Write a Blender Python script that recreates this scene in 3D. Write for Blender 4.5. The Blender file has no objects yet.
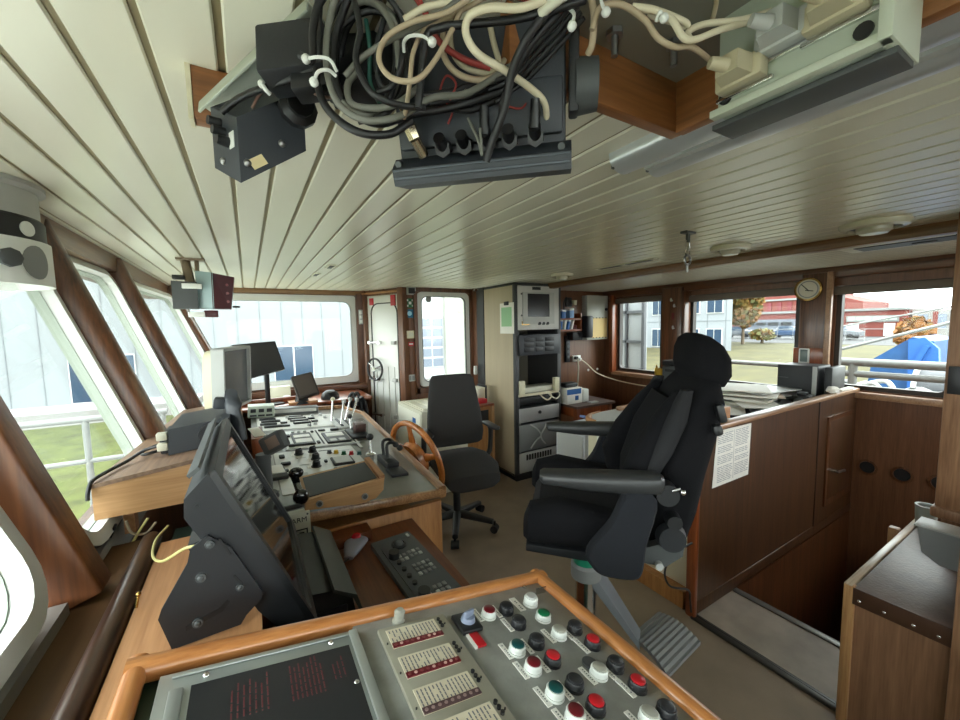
import bpy, bmesh, math, random
from mathutils import Vector as V, Matrix as M, Euler
SC = bpy.context.scene
COL = SC.collection
rad = math.radians
R_ = random.Random(7)

# ------------------------------------------------------------------ helpers
def rot(x=0, y=0, z=0):
    return Euler((rad(x), rad(y), rad(z))).to_matrix().to_4x4()

def frame(o, x, z):
    """orthonormal frame at o with local x along x and local z close to z"""
    x = V(x).normalized(); z = V(z); y = z.cross(x).normalized(); z = x.cross(y)
    m = M((x, y, z)).transposed().to_4x4(); m.translation = V(o)
    return m

class B:
    """collects shapes (in world space, or in the space of T) for ONE mesh"""
    def __init__(s, T=None):
        s.bm = bmesh.new(); s.T = T or M(); s.i = 0; s.n = 0
    def _done(s, vs):
        for f in {f for v in vs for f in v.link_faces}:
            f.material_index = s.i
        return s
    def mi(s, i):
        s.i = i; return s
    def box(s, c, d, R=None, bev=0, seg=2):
        m = s.T @ M.Translation(V(c)) @ (R or M()) @ M.Diagonal(V((*d, 1)))
        vs = bmesh.ops.create_cube(s.bm, size=1, matrix=m)['verts']
        if bev:
            es = list({e for v in vs for e in v.link_edges})
            r = bmesh.ops.bevel(s.bm, geom=es, offset=bev, segments=seg, affect='EDGES', clamp_overlap=True, profile=.5)
            vs = r['verts']
            s._flood(vs)
        else: s._done(vs)
        return s
    def _flood(s, vs):
        seen = set(vs); st = list(vs)
        while st:
            v = st.pop()
            for e in v.link_edges:
                w = e.other_vert(v)
                if w not in seen: seen.add(w); st.append(w)
        s._done(seen)
    def bb(s, x0, x1, y0, y1, z0, z1, bev=0, seg=2):
        return s.box(((x0+x1)/2, (y0+y1)/2, (z0+z1)/2), (abs(x1-x0), abs(y1-y0), abs(z1-z0)), None, bev, seg)
    def cyl(s, a, b, r, r2=None, seg=16):
        a = V(a); b = V(b); d = b-a
        q = d.to_track_quat('Z', 'Y').to_matrix().to_4x4()
        m = s.T @ M.Translation((a+b)/2) @ q
        vs = bmesh.ops.create_cone(s.bm, cap_ends=True, segments=seg, radius1=r, radius2=r if r2 is None else r2, depth=d.length, matrix=m)['verts']
        return s._done(vs)
    def sph(s, c, r, sc=(1, 1, 1), R=None, seg=16):
        m = s.T @ M.Translation(V(c)) @ (R or M()) @ M.Diagonal(V((*sc, 1)))
        vs = bmesh.ops.create_uvsphere(s.bm, u_segments=seg, v_segments=max(6, seg//2), radius=r, matrix=m)['verts']
        return s._done(vs)
    def rings(s, rr, close=False, caps=True):
        L = [[s.bm.verts.new(s.T @ V(p)) for p in r] for r in rr]
        n = len(L[0]); k = len(L); fs = []
        for i in range(k if close else k-1):
            a, b = L[i], L[(i+1) % k]
            for j in range(n):
                fs.append(s.bm.faces.new((a[j], a[(j+1) % n], b[(j+1) % n], b[j])))
        if caps and not close:
            fs.append(s.bm.faces.new(L[0][::-1])); fs.append(s.bm.faces.new(L[-1]))
        for f in fs: f.material_index = s.i
        return s
    def tube(s, pts, r, seg=8, sub=6, close=False):
        P = smooth(pts, sub, close)
        n = len(P); rr = []
        t0 = None; nn = None
        for i, p in enumerate(P):
            a = P[i-1] if (i > 0 or close) else p
            b = P[(i+1) % n] if (i < n-1 or close) else p
            t = (b-a).normalized() if (b-a).length > 1e-9 else V((0, 0, 1))
            if nn is None:
                nn = t.orthogonal().normalized()
            else:
                nn = (nn - t*nn.dot(t))
                nn = nn.normalized() if nn.length > 1e-6 else t.orthogonal().normalized()
            bb = t.cross(nn)
            ri = r(i/(n-1)) if callable(r) else r
            rr.append([p + (nn*math.cos(6.28318*k/seg)+bb*math.sin(6.28318*k/seg))*ri for k in range(seg)])
        return s.rings(rr, close)
    def lathe(s, prof, m=None, seg=24, hollow=False):
        m = m or M()
        rr = [[m @ V((r*math.cos(2*math.pi*k/seg), r*math.sin(2*math.pi*k/seg), z)) for k in range(seg)] for r, z in prof]
        return s.rings(rr, close=hollow)
    def loft(s, secs, seg=20, p=2.6):
        """secs: (centre, half axis a, half axis b); superellipse sections"""
        rr = []
        for c, a, b in secs:
            c, a, b = V(c), V(a), V(b); r = []
            for k in range(seg):
                t = 2*math.pi*k/seg; ct, st = math.cos(t), math.sin(t)
                r.append(c + a*math.copysign(abs(ct)**(2/p), ct) + b*math.copysign(abs(st)**(2/p), st))
            rr.append(r)
        return s.rings(rr)
    def prism(s, pts, d):
        d = V(d)
        return s.rings([[V(p) for p in pts], [V(p)+d for p in pts]])
    def ring(s, outer, inner, d):
        """flat frame between two loops of equal length, thickness d"""
        d = V(d)
        o0 = [V(p) for p in outer]; i0 = [V(p) for p in inner]
        return s.rings([o0, [p+d for p in o0], [p+d for p in i0], i0], close=True)

def smooth(pts, sub=6, close=False):
    P = [V(p) for p in pts]
    if sub <= 1 or len(P) < 3: return P
    out = []; n = len(P)
    for i in range(n if close else n-1):
        p1, p2 = P[i], P[(i+1) % n]
        p0 = P[i-1] if (i > 0 or close) else p1*2-p2
        p3 = P[(i+2) % n] if (i+2 < n or close) else p2*2-p1
        for k in range(sub):
            t = k/sub
            out.append(.5*((2*p1)+(p2-p0)*t+(2*p0-5*p1+4*p2-p3)*t*t+(3*p1-p0-3*p2+p3)*t**3))
    if not close: out.append(P[-1])
    return out

def rrect(w, h, r, n=5, cx=0, cy=0):
    r = min(r, w/2-1e-4, h/2-1e-4); P = []
    for sx, sy, a0 in ((1, 1, 0), (-1, 1, 90), (-1, -1, 180), (1, -1, 270)):
        for k in range(n+1):
            a = rad(a0+90*k/n)
            P.append((cx+sx*(w/2-r)+r*math.cos(a), cy+sy*(h/2-r)+r*math.sin(a), 0))
    return P

WORLD = {}
def finish_mesh(name, b, mats, inv, sharp=38):
    bm = b.bm
    bmesh.ops.recalc_face_normals(bm, faces=bm.faces)
    ca = math.cos(rad(sharp))
    for f in bm.faces: f.smooth = True
    for e in bm.edges:
        if len(e.link_faces) == 2:
            e.smooth = e.link_faces[0].normal.dot(e.link_faces[1].normal) > ca
        else: e.smooth = False
    bm.transform(inv)
    me = bpy.data.meshes.new(name); bm.to_mesh(me); bm.free()
    for m in (mats if isinstance(mats, (list, tuple)) else [mats]): me.materials.append(m)
    return me

def part(name, b, mats, parent, label=None, sharp=38):
    me = finish_mesh(name, b, mats, WORLD[parent].inverted(), sharp)
    o = bpy.data.objects.new(name, me); COL.objects.link(o); o.parent = parent
    WORLD[o] = WORLD[parent]
    if label: o['label'] = label
    return o

def tag(o, label, cat, group=None):
    o['label'] = label; o['category'] = cat
    if group: o['group'] = group
    return o

def thing(name, label, cat, loc=(0, 0, 0), rz=0, group=None, T=None):
    o = bpy.data.objects.new(name, None); COL.objects.link(o)
    o.empty_display_size = .05
    m = T if T is not None else M.Translation(V(loc)) @ rot(0, 0, rz)
    o.matrix_world = m; WORLD[o] = m.copy()
    return tag(o, label, cat, group)

def solo(name, b, mats, label, cat, loc=None, group=None, sharp=38):
    """a thing that is one mesh"""
    if loc is None:
        zs = [v.co for v in b.bm.verts]
        loc = (sum(v.x for v in zs)/len(zs), sum(v.y for v in zs)/len(zs), min(v.z for v in zs))
    m = M.Translation(V(loc))
    me = finish_mesh(name, b, mats, m.inverted(), sharp)
    o = bpy.data.objects.new(name, me); COL.objects.link(o); o.matrix_world = m
    WORLD[o] = m.copy()
    return tag(o, label, cat, group)

def struct(name, b, mats, parent=None, sharp=38, label=None, cat=None):
    if parent: return part(name, b, mats, parent, sharp=sharp)
    me = finish_mesh(name, b, mats, M(), sharp)
    o = bpy.data.objects.new(name, me); COL.objects.link(o); WORLD[o] = M()
    o['kind'] = 'structure'
    if label: o['label'] = label
    if cat: o['category'] = cat
    return o

def copy_tree(o, m=None, parent=None, label=None):
    c = o.copy(); COL.objects.link(c)
    if parent: c.parent = parent; WORLD[c] = WORLD[parent]
    else: c.matrix_world = m; WORLD[c] = m.copy()
    if label: c['label'] = label
    for ch in [x for x in bpy.data.objects if x.parent == o]: copy_tree(ch, parent=c)
    return c

def text_into(name, body, size, T, mat, parent, align='CENTER', ext=.0006):
    cu = bpy.data.curves.new('lettering', 'FONT'); cu.body = body; cu.size = size
    cu.align_x = align; cu.align_y = 'CENTER'; cu.extrude = ext
    t = bpy.data.objects.new('lettering', cu); COL.objects.link(t)
    dg = bpy.context.evaluated_depsgraph_get()
    me = bpy.data.meshes.new_from_object(t.evaluated_get(dg))
    bpy.data.objects.remove(t); bpy.data.curves.remove(cu)
    me.transform(WORLD[parent].inverted() @ T); me.materials.clear(); me.materials.append(mat); me.name = name
    o = bpy.data.objects.new(name, me); COL.objects.link(o); o.parent = parent; WORLD[o] = WORLD[parent]
    return o

# ------------------------------------------------------------------ camera (eye 1.65 m above the deck)
EYE = V((0, 0, 1.65)); FPX = 390.54
ya, pi_, ro = rad(30.616), rad(4.967), rad(-1.135)
f_ = V((math.sin(ya)*math.cos(pi_), math.cos(ya)*math.cos(pi_), -math.sin(pi_)))
r0 = V((math.cos(ya), -math.sin(ya), 0)); u0 = r0.cross(f_)
r_ = r0*math.cos(ro)+u0*math.sin(ro); u_ = u0*math.cos(ro)-r0*math.sin(ro)
cam = bpy.data.objects.new('camera', bpy.data.cameras.new('camera')); COL.objects.link(cam)
mm = M((r_, u_, -f_)).transposed().to_4x4(); mm.translation = EYE
cam.matrix_world = mm
cam.data.sensor_width = 36; cam.data.lens = FPX/960*36; cam.data.clip_start = .01; cam.data.clip_end = 500
SC.camera = cam
def at(px, py, d):
    """point at distance d (along the view axis) seen at photo pixel px, py"""
    return EYE + d*(f_ + (px-480)/FPX*r_ - (py-360)/FPX*u_)
def on(px, py, X=None, Y=None, Z=None):
    q = f_ + (px-480)/FPX*r_ - (py-360)/FPX*u_
    t = X/q.x if X is not None else Y/q.y if Y is not None else (Z-1.65)/q.z
    return EYE + t*q

# ------------------------------------------------------------------ materials
def lin(c):
    return tuple((x/255/12.92 if x/255 <= .04045 else ((x/255+.055)/1.055)**2.4) for x in c[:3])+(1,)
MATS = {}
def mat(name, col, rough=.5, metal=0, var=0, vs=8, bump=0, bs=60, coat=0, spec=.5, stretch=(1, 1, 1)):
    m = bpy.data.materials.new(name); m.use_nodes = True; nt = m.node_tree; p = nt.nodes['Principled BSDF']
    c = lin(col); p.inputs['Base Color'].default_value = c
    p.inputs['Roughness'].default_value = rough; p.inputs['Metallic'].default_value = metal
    p.inputs['Specular IOR Level'].default_value = spec
    if coat: p.inputs['Coat Weight'].default_value = coat; p.inputs['Coat Roughness'].default_value = .15
    if var or bump:
        tc = nt.nodes.new('ShaderNodeTexCoord'); mp = nt.nodes.new('ShaderNodeMapping'); mp.inputs['Scale'].default_value = stretch
        nt.links.new(tc.outputs['Object'], mp.inputs['Vector'])
    if var:
        n = nt.nodes.new('ShaderNodeTexNoise'); n.inputs['Scale'].default_value = vs; n.inputs['Detail'].default_value = 5
        nt.links.new(mp.outputs[0], n.inputs['Vector'])
        r = nt.nodes.new('ShaderNodeValToRGB')
        r.color_ramp.elements[0].position = .3; r.color_ramp.elements[1].position = .7
        r.color_ramp.elements[0].color = tuple(max(0, x*(1-var)) for x in c[:3])+(1,)
        r.color_ramp.elements[1].color = tuple(min(1, x*(1+var)) for x in c[:3])+(1,)
        nt.links.new(n.outputs['Fac'], r.inputs['Fac']); nt.links.new(r.outputs[0], p.inputs['Base Color'])
    if bump:
        n2 = nt.nodes.new('ShaderNodeTexNoise'); n2.inputs['Scale'].default_value = bs; n2.inputs['Detail'].default_value = 3
        nt.links.new(mp.outputs[0], n2.inputs['Vector'])
        bp = nt.nodes.new('ShaderNodeBump'); bp.inputs['Strength'].default_value = bump; bp.inputs['Distance'].default_value = .004
        nt.links.new(n2.outputs['Fac'], bp.inputs['Height']); nt.links.new(bp.outputs[0], p.inputs['Normal'])
    MATS[name] = m
    return m

def wood(name, dark, light, axis='z', rough=.4, sc=14, coat=0, contrast=.5):
    m = bpy.data.materials.new(name); m.use_nodes = True; nt = m.node_tree; p = nt.nodes['Principled BSDF']
    p.inputs['Roughness'].default_value = rough
    if coat: p.inputs['Coat Weight'].default_value = coat; p.inputs['Coat Roughness'].default_value = .2
    tc = nt.nodes.new('ShaderNodeTexCoord'); mp = nt.nodes.new('ShaderNodeMapping')
    s = [sc, sc, sc]; s['xyz'.index(axis)] = sc*.05
    mp.inputs['Scale'].default_value = s; nt.links.new(tc.outputs['Object'], mp.inputs['Vector'])
    n = nt.nodes.new('ShaderNodeTexNoise'); n.inputs['Scale'].default_value = 1; n.inputs['Detail'].default_value = 4; n.inputs['Distortion'].default_value = .6
    n2 = nt.nodes.new('ShaderNodeTexNoise'); n2.inputs['Scale'].default_value = 7; n2.inputs['Detail'].default_value = 3
    nt.links.new(mp.outputs[0], n.inputs['Vector']); nt.links.new(mp.outputs[0], n2.inputs['Vector'])
    mx = nt.nodes.new('ShaderNodeMath'); mx.operation = 'MULTIPLY_ADD'; mx.inputs[1].default_value = .45
    nt.links.new(n2.outputs['Fac'], mx.inputs[0])
    m2 = nt.nodes.new('ShaderNodeMath'); m2.operation = 'MULTIPLY'; m2.inputs[1].default_value = .55
    nt.links.new(n.outputs['Fac'], m2.inputs[0]); nt.links.new(m2.outputs[0], mx.inputs[2])
    r = nt.nodes.new('ShaderNodeValToRGB'); r.color_ramp.elements[0].position = .5-contrast*.3; r.color_ramp.elements[1].position = .5+contrast*.3
    r.color_ramp.elements[0].color = lin(dark); r.color_ramp.elements[1].color = lin(light)
    nt.links.new(mx.outputs[0], r.inputs['Fac']); nt.links.new(r.outputs[0], p.inputs['Base Color'])
    bp = nt.nodes.new('ShaderNodeBump'); bp.inputs['Strength'].default_value = .12; bp.inputs['Distance'].default_value = .003
    nt.links.new(mx.outputs[0], bp.inputs['Height']); nt.links.new(bp.outputs[0], p.inputs['Normal'])
    MATS[name] = m
    return m

def glass(name, tint=(235, 245, 240), refl=.05):
    m = bpy.data.materials.new(name); m.use_nodes = True; nt = m.node_tree; nt.nodes.clear()
    o = nt.nodes.new('ShaderNodeOutputMaterial'); t = nt.nodes.new('ShaderNodeBsdfTransparent'); g = nt.nodes.new('ShaderNodeBsdfGlossy')
    t.inputs[0].default_value = lin(tint); g.inputs['Roughness'].default_value = .02
    lw = nt.nodes.new('ShaderNodeLayerWeight'); lw.inputs['Blend'].default_value = .5
    pw = nt.nodes.new('ShaderNodeMath'); pw.operation = 'POWER'; pw.inputs[1].default_value = 5; nt.links.new(lw.outputs['Facing'], pw.inputs[0])
    fr = nt.nodes.new('ShaderNodeMath'); fr.operation = 'MULTIPLY_ADD'; fr.inputs[1].default_value = .35; fr.inputs[2].default_value = .008; nt.links.new(pw.outputs[0], fr.inputs[0])
    mx = nt.nodes.new('ShaderNodeMixShader')
    nt.links.new(fr.outputs[0], mx.inputs[0]); nt.links.new(t.outputs[0], mx.inputs[1]); nt.links.new(g.outputs[0], mx.inputs[2])
    nt.links.new(mx.outputs[0], o.inputs[0]); MATS[name] = m
    return m

def emit(name, col, st):
    m = mat(name, col, .4); p = m.node_tree.nodes['Principled BSDF']
    p.inputs['Emission Color'].default_value = lin(col); p.inputs['Emission Strength'].default_value = st
    return m

W_ceil = mat('ceiling_paint', (224, 221, 203), .26, var=.05, vs=3, stretch=(1, .2, 1))
W_dark = wood('dark_mahogany', (58, 32, 17), (112, 70, 42), 'z', .35, 16, .3)
W_darkx = wood('dark_mahogany_x', (60, 33, 18), (112, 70, 42), 'x', .35, 16, .3)
W_darky = wood('dark_mahogany_y', (60, 33, 18), (112, 70, 42), 'y', .35, 16, .3)
W_hdr = wood('header_wood', (96, 64, 40), (140, 102, 68), 'y', .35, 12, .2)
W_pan = wood('wall_panel_wood', (84, 52, 34), (124, 83, 57), 'z', .4, 26, .1, .7)
W_part = wood('partition_wood', (56, 35, 19), (92, 60, 35), 'z', .42, 30, .1, .6)
W_edge = wood('partition_edge_wood', (104, 50, 24), (146, 78, 42), 'z', .3, 16, .4)
W_lip = wood('pale_edging', (140, 104, 76), (176, 138, 106), 'x', .35, 16, .3)
W_light = wood('light_ply', (152, 104, 66), (194, 144, 100), 'y', .5, 22, 0, .7)
W_lightx = wood('light_ply_x', (164, 120, 76), (202, 158, 110), 'x', .5, 22, 0, .7)
W_oak = wood('console_oak', (140, 92, 50), (190, 138, 84), 'z', .4, 40, .1, .7)
W_rail = wood('varnished_rail', (150, 88, 42), (206, 142, 84), 'y', .3, 30, .5, .8)
W_railx = wood('varnished_rail_x', (150, 88, 42), (206, 142, 84), 'x', .3, 30, .5, .8)
W_wheel = wood('wheel_wood', (150, 84, 34), (206, 128, 62), 'z', .25, 20, .6)
W_desk = wood('low_desk_wood', (84, 44, 24), (120, 68, 38), 'y', .4, 14, .1)
W_blk = wood('ceiling_block_wood', (112, 70, 38), (156, 102, 58), 'x', .45, 18, 0)
W_cab = wood('cabinet_walnut', (92, 62, 42), (150, 112, 84), 'z', .5, 22, 0, .9)
W_cabedge = wood('cabinet_edge', (140, 100, 62), (182, 140, 96), 'z', .4, 22, .1)
W_post = wood('post_walnut', (112, 78, 54), (160, 122, 92), 'z', .45, 20, 0)
W_top = wood('worn_shelf_top', (92, 70, 56), (142, 114, 92), 'y', .55, 12, 0)
M_floor = mat('deck_covering', (132, 116, 98), .6, var=.12, vs=5, bump=.15, bs=120)
M_plat = mat('stair_landing', (172, 160, 146), .5, var=.15, vs=7)
M_metal = mat('brushed_metal', (150, 150, 150), .35, .9)
M_chrome = mat('chrome', (215, 215, 215), .12, 1)
M_alu = mat('aluminium', (178, 184, 182), .38, .7, var=.06, vs=10)
M_lamp = mat('lamp_reflector', (196, 199, 202), .3, .45)
M_white = mat('white_enamel', (226, 228, 224), .35)
M_offw = mat('off_white', (206, 204, 186), .45, var=.03, vs=6)
M_cream = mat('cream_plastic', (214, 208, 180), .5)
M_black = mat('black_plastic', (24, 25, 27), .45)
M_blk2 = mat('satin_black', (27, 29, 33), .5, var=.08, vs=12, bump=.05, bs=200)
M_char = mat('charcoal_housing', (46, 50, 56), .5, bump=.05, bs=300)
M_dgray = mat('dark_grey', (70, 73, 74), .5)
M_gray = mat('mid_grey', (128, 130, 130), .5)
M_lgray = mat('light_grey', (178, 180, 178), .45)
M_fab = mat('black_fabric', (15, 15, 18), .95, bump=.3, bs=400, spec=.2)
M_fab2 = mat('charcoal_fabric', (38, 38, 40), .9, bump=.3, bs=400, spec=.2)
M_ofab = mat('office_fabric', (58, 57, 57), .95, bump=.3, bs=300, spec=.2)
M_rub = mat('black_rubber', (18, 18, 18), .7)
M_panel = mat('panel_grey_paint', (142, 144, 140), .5, var=.16, vs=22, bump=.12, bs=160)
M_green = mat('dark_green_paint', (38, 66, 52), .5)
M_screen = mat('dark_screen', (16, 17, 19), .12, spec=.6)
M_screenw = mat('grey_screen', (88, 90, 94), .2)
M_paper = mat('paper', (232, 230, 222), .8, var=.03, vs=20)
M_ink = mat('printed_ink', (112, 114, 118), .8)
M_ink2 = mat('faint_ink', (158, 160, 164), .8)
M_inkd = mat('dark_ink', (40, 40, 42), .8)
M_card = mat('aged_card', (212, 203, 180), .7, var=.06, vs=40)
M_red = mat('red_cap', (176, 24, 34), .35)
M_maroon = mat('maroon_cap', (96, 16, 26), .35)
M_teal = mat('teal_cap', (18, 70, 70), .35)
M_grn = mat('green_cap', (14, 104, 66), .35)
M_tagw = mat('engraved_tag', (234, 233, 228), .5)
M_ledr = mat('unlit_red_led', (120, 60, 62), .4)
M_yel = mat('yellow_plastic', (206, 168, 50), .5)
M_blue = mat('blue_print', (36, 92, 156), .5)
M_cyan = mat('blue_sign', (24, 104, 140), .5)
M_sgn = mat('green_sign', (20, 104, 60), .5)
M_brass = mat('brass', (196, 160, 92), .25, .9)
M_dial = mat('dial_face', (196, 190, 170), .5)
M_rack = mat('rack_side_laminate', (174, 160, 134), .5, var=.06, vs=3, stretch=(4, 4, .4))
M_rackf = mat('rack_frame', (58, 58, 60), .45)
M_tan = mat('tan_cable', (176, 158, 132), .5)
M_crm = mat('cream_cable', (214, 204, 178), .5)
M_grc = mat('grey_cable', (112, 112, 104), .5)
M_bkc = mat('black_cable', (26, 26, 28), .45)
M_rdc = mat('red_cable', (150, 52, 46), .5)
M_ylc = mat('yellow_green_wire', (190, 182, 118), .5)
M_lea = mat('brown_leatherette', (98, 80, 72), .42, var=.2, vs=14, bump=.3, bs=90)
M_paleg = mat('pale_green_steel', (170, 178, 164), .4)
M_conn = mat('connector_beige', (186, 176, 148), .5)
M_glass = glass('window_glass', (240, 244, 241))
M_cglass = glass('clear_cover', (245, 245, 245))
M_wfr = mat('window_frame_paint', (206, 208, 204), .4)
M_seal = mat('rubber_seal', (40, 38, 36), .6)
M_ltab = mat('chart_table_top', (196, 200, 200), .4)
M_dtab = mat('dark_laminate', (84, 66, 60), .4)
M_con = mat('console_plate', (208, 208, 202), .3, .1, var=.06, vs=20)
M_ped = mat('pedal_grey', (112, 116, 122), .45)
M_tealp = mat('teal_collar', (30, 128, 98), .4)
# ------------------------------------------------------------------ the setting: wheelhouse shell
H = 2.09
def wall_cells(b, T, u0, u1, z0, z1, holes, th):
    """wall in local frame T: x along the wall, z up, y = outward; boxes leave the holes open"""
    us = sorted({u0, u1, *[h[0] for h in holes], *[h[1] for h in holes]})
    for a, c in zip(us, us[1:]):
        m = (a+c)/2; hs = sorted([(h[2], h[3]) for h in holes if h[0] < m < h[1]])
        z = z0
        for lo, hi in hs+[(z1, z1)]:
            if lo > z+1e-5:
                q = T @ M.Translation((m, th/2, (z+lo)/2)) @ M.Diagonal((c-a, th, lo-z, 1))
                vs = bmesh.ops.create_cube(b.bm, size=1, matrix=q)['verts']; b._done(vs)
            z = hi
    return b

# floor: lino deck with the stair opening at the right
b = B()
for x0, x1, y0, y1 in ((-.5, 2.05, -2.7, 4.9), (2.05, 2.48, -2.7, .36), (2.05, 4.4, 1.173, 4.2), (2.48, 4.4, -2.7, .36)):
    b.bb(x0, x1, y0, y1, -.06, 0)
struct('floor', b, M_floor)
b = B(); b.bb(2.05, 2.48, .36, 1.173, -.06, .004)
struct('floor_landing', b, M_plat)
b = B(); b.bb(2.03, 2.075, .36, 1.18, -.02, .012, .004); b.bb(2.06, 2.075, .36, 1.18, .01, .014)
struct('trim_1', b, mat('threshold_strip', (66, 64, 60), .35, .4))
b = B(); b.bb(2.455, 2.5, .36, 1.17, -.05, .012, .004); b.bb(2.485, 2.5, .36, 1.17, -.09, -.04)
struct('trim_2', b, mat('nosing_strip', (112, 112, 108), .35, .5))
# stairwell shaft below the floor
b = B(); b.bb(2.46, 2.48, .36, 1.17, -2.4, -.06); b.bb(2.46, 4.42, .34, .36, -2.4, -.06); b.bb(2.46, 4.42, 1.173, 1.21, -2.4, 0)
b.bb(2.46, 4.42, .34, 1.2, -2.44, -2.4)
struct('wall_stairwell', b, W_dark)

# ceiling: planks running athwartships with narrow gaps
b = B(); b.bb(-.95, 4.5, -2.8, 5.0, 2.105, 2.15)
x = -.0095-.098*8
while x < 4.36:
    b.bb(x+.0055, x+.0925, -2.7, 4.86, H, 2.108, .003, 1); x += .098
struct('ceiling', b, W_ceil, sharp=25)
b = B()
x = -.0095-.098*8
while x < 4.36:
    b.bb(x-.007, x+.007, -2.7, 4.86, 2.0955, 2.107); x += .098
struct('trim_3', b, mat('ceiling_gap_strip', (126, 114, 84), .5))
b = B(); b.bb(2.80, 2.87, -2.7, 3.87, 2.035, 2.1, .006)
struct('trim_4', b, W_hdr)

# aft wall (right of the photograph) with three windows
def Taft(): # local x runs towards -Y, outward +X
    return M(((0, 1, 0, 4.36), (-1, 0, 0, 0), (0, 0, 1, 0), (0, 0, 0, 1)))
AW = [(2.98, 3.66, 1.005, 1.985), (1.60, 2.64, .985, 1.95), (.66, 1.345, 1.055, 1.93)]
b = B(); wall_cells(b, Taft(), -3.9, 2.7, 0, 2.1, [(-a1, -a0, z0, z1) for a0, a1, z0, z1 in AW]+[(.3, 2.2, .9, 1.95)], .07)
b.bb(4.36, 4.43, .34, 1.2, -2.4, 0)
struct('wall_aft', b, W_pan)
for k, (y0, y1, z0, z1) in enumerate(AW):
    T = M(((0, 0, 1, 4.375), (1, 0, 0, (y0+y1)/2), (0, 1, 0, (z0+z1)/2), (0, 0, 0, 1)))
    w, h = y1-y0, z1-z0
    b = B(T); b.ring(rrect(w, h, .05), rrect(w-.07, h-.07, .05), (0, 0, .06))
    fr = struct('window_%d' % (k+1), b, mat('aft_window_frame%d' % k, (44, 36, 30), .5))
    g = B(T); g.prism(rrect(w-.06, h-.06, .05), (0, 0, .006)); g.bm.transform(M.Translation((.03, 0, 0)))
    part('window_pane', g, M_glass, fr)
    # blind rolled up under the head
    s = B(); s.bb(4.325, 4.365, y0-.02, y1+.02, z1-.075, z1-.005, .01)
    bl = solo('roller_blind', s, mat('blind_fabric%d' % k, (104, 94, 84), .7), ('rolled-up brown blind above the small aft window beside the desk', 'rolled-up brown blind above the wide window behind the pilot chair', 'rolled-up brown blind above the aft window by the stairwell')[k], 'blind', group=None)
    b = B(); b.bb(4.30, 4.37, y0-.05, y1+.05, z0-.06, z0-.01, .006)
    struct('trim_%d' % (5+k), b, W_lip)
# casings between aft windows
b = B(); b.bb(4.28, 4.37, 2.68, 2.94, .97, 2.05, .008); b.bb(4.25, 4.37, 2.63, 2.67, .97, 2.0, .008)
struct('trim_8', b, W_dark)
b = B(); b.bb(4.29, 4.37, 1.385, 1.57, .97, 2.05, .008)
struct('trim_9', b, W_dark)
b = B(); b.bb(4.26, 4.30, 1.345, 1.385, .97, 2.05, .006)
struct('trim_10', b, W_lip)
b = B(); b.bb(4.30, 4.37, -2.6, 3.86, 2.0, 2.1, .008)
struct('trim_11', b, W_darky)
b = B(); b.bb(4.27, 4.36, 3.665, 3.72, .98, 2.03, .006)
struct('trim_12', b, W_edge)

# starboard wall behind the chart corner
b = B(); b.bb(2.95, 4.43, 3.87, 3.94, 0, 2.1)
struct('wall_starboard_aft', b, W_pan)
# wall with the small window beside the door
T2 = M(((1, 0, 0, 0), (0, 1, 0, 4.15), (0, 0, 1, 0), (0, 0, 0, 1)))
b = B(); wall_cells(b, T2, 1.50, 3.0, 0, 2.1, [(1.66, 2.29, .99, 2.03)], .07)
b.bb(2.9, 2.97, 3.9, 4.2, 0, 2.1)
struct('wall_starboard_inner', b, W_pan)
def window(n, T, w, h, fw=.05, mat_=None, seal=True):
    b = B(T); b.ring(rrect(w, h, .06), rrect(w-2*fw, h-2*fw, .07), (0, 0, .05))
    fr = struct('window_%d' % n, b, M_wfr)
    if seal:
        s = B(T); s.ring(rrect(w-2*fw+.004, h-2*fw+.004, .07), rrect(w-2*fw-.012, h-2*fw-.012, .066), (0, 0, .012)); part('window_seal', s, M_seal, fr)
    g = B(T @ M.Translation((0, 0, .02))); g.prism(rrect(w-2*fw, h-2*fw, .07), (0, 0, .006)); part('window_pane', g, M_glass, fr)
    return fr
window(4, M(((1, 0, 0, 1.975), (0, 0, 1, 4.13), (0, 1, 0, 1.51), (0, 0, 0, 1))), .66, 1.07)
b = B(); b.bb(1.60, 2.36, 4.115, 4.15, 2.045, 2.09); b.bb(1.60, 1.64, 4.11, 4.15, .9, 2.05); b.bb(2.31, 2.345, 4.11, 4.15, .9, 2.05); b.bb(1.6, 2.345, 4.11, 4.15, .9, .965)
struct('trim_13', b, W_dark)
b = B(); b.bb(2.345, 2.52, 4.02, 4.15, 0, 2.09, .004)
struct('trim_14', b, W_pan)
b = B(); b.bb(2.345, 2.5, 3.87, 4.02, 0, 2.09)
struct('trim_15', b, M_rackf)

# starboard bulkhead with the wide window at the far left
T3 = M(((1, 0, 0, 0), (0, 1, 0, 4.8), (0, 0, 1, 0), (0, 0, 0, 1)))
b = B(); wall_cells(b, T3, -.3, 1.24, 0, 2.1, [(-.3, 1.10, 1.03, 2.02)], .07)
struct('wall_starboard', b, W_darkx)
T = M(((1, 0, 0, 0), (0, 0, 1, 4.775), (0, 1, 0, 1.525), (0, 0, 0, 1)))
def quadloop(tl, tr, br, bl, r, n=5):
    P = [V((*p, 0)) for p in (tr, tl, bl, br)]; out = []
    for k in range(4):
        p = P[k]; a = (P[k-1]-p).normalized(); c = (P[(k+1) % 4]-p).normalized()
        for j in range(n+1):
            t = j/n; out.append(p+a*r*(1-t)**2+c*r*t**2)
    return out
b = B(T); o = quadloop((-.63, .51), (1.13, .51), (1.13, -.51), (-.23, -.51), .05); i_ = quadloop((-.52, .44), (1.065, .44), (1.065, -.435), (-.17, -.435), .1)
b.ring(o, i_, (0, 0, .05))
fr = struct('window_5', b, M_wfr)
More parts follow.
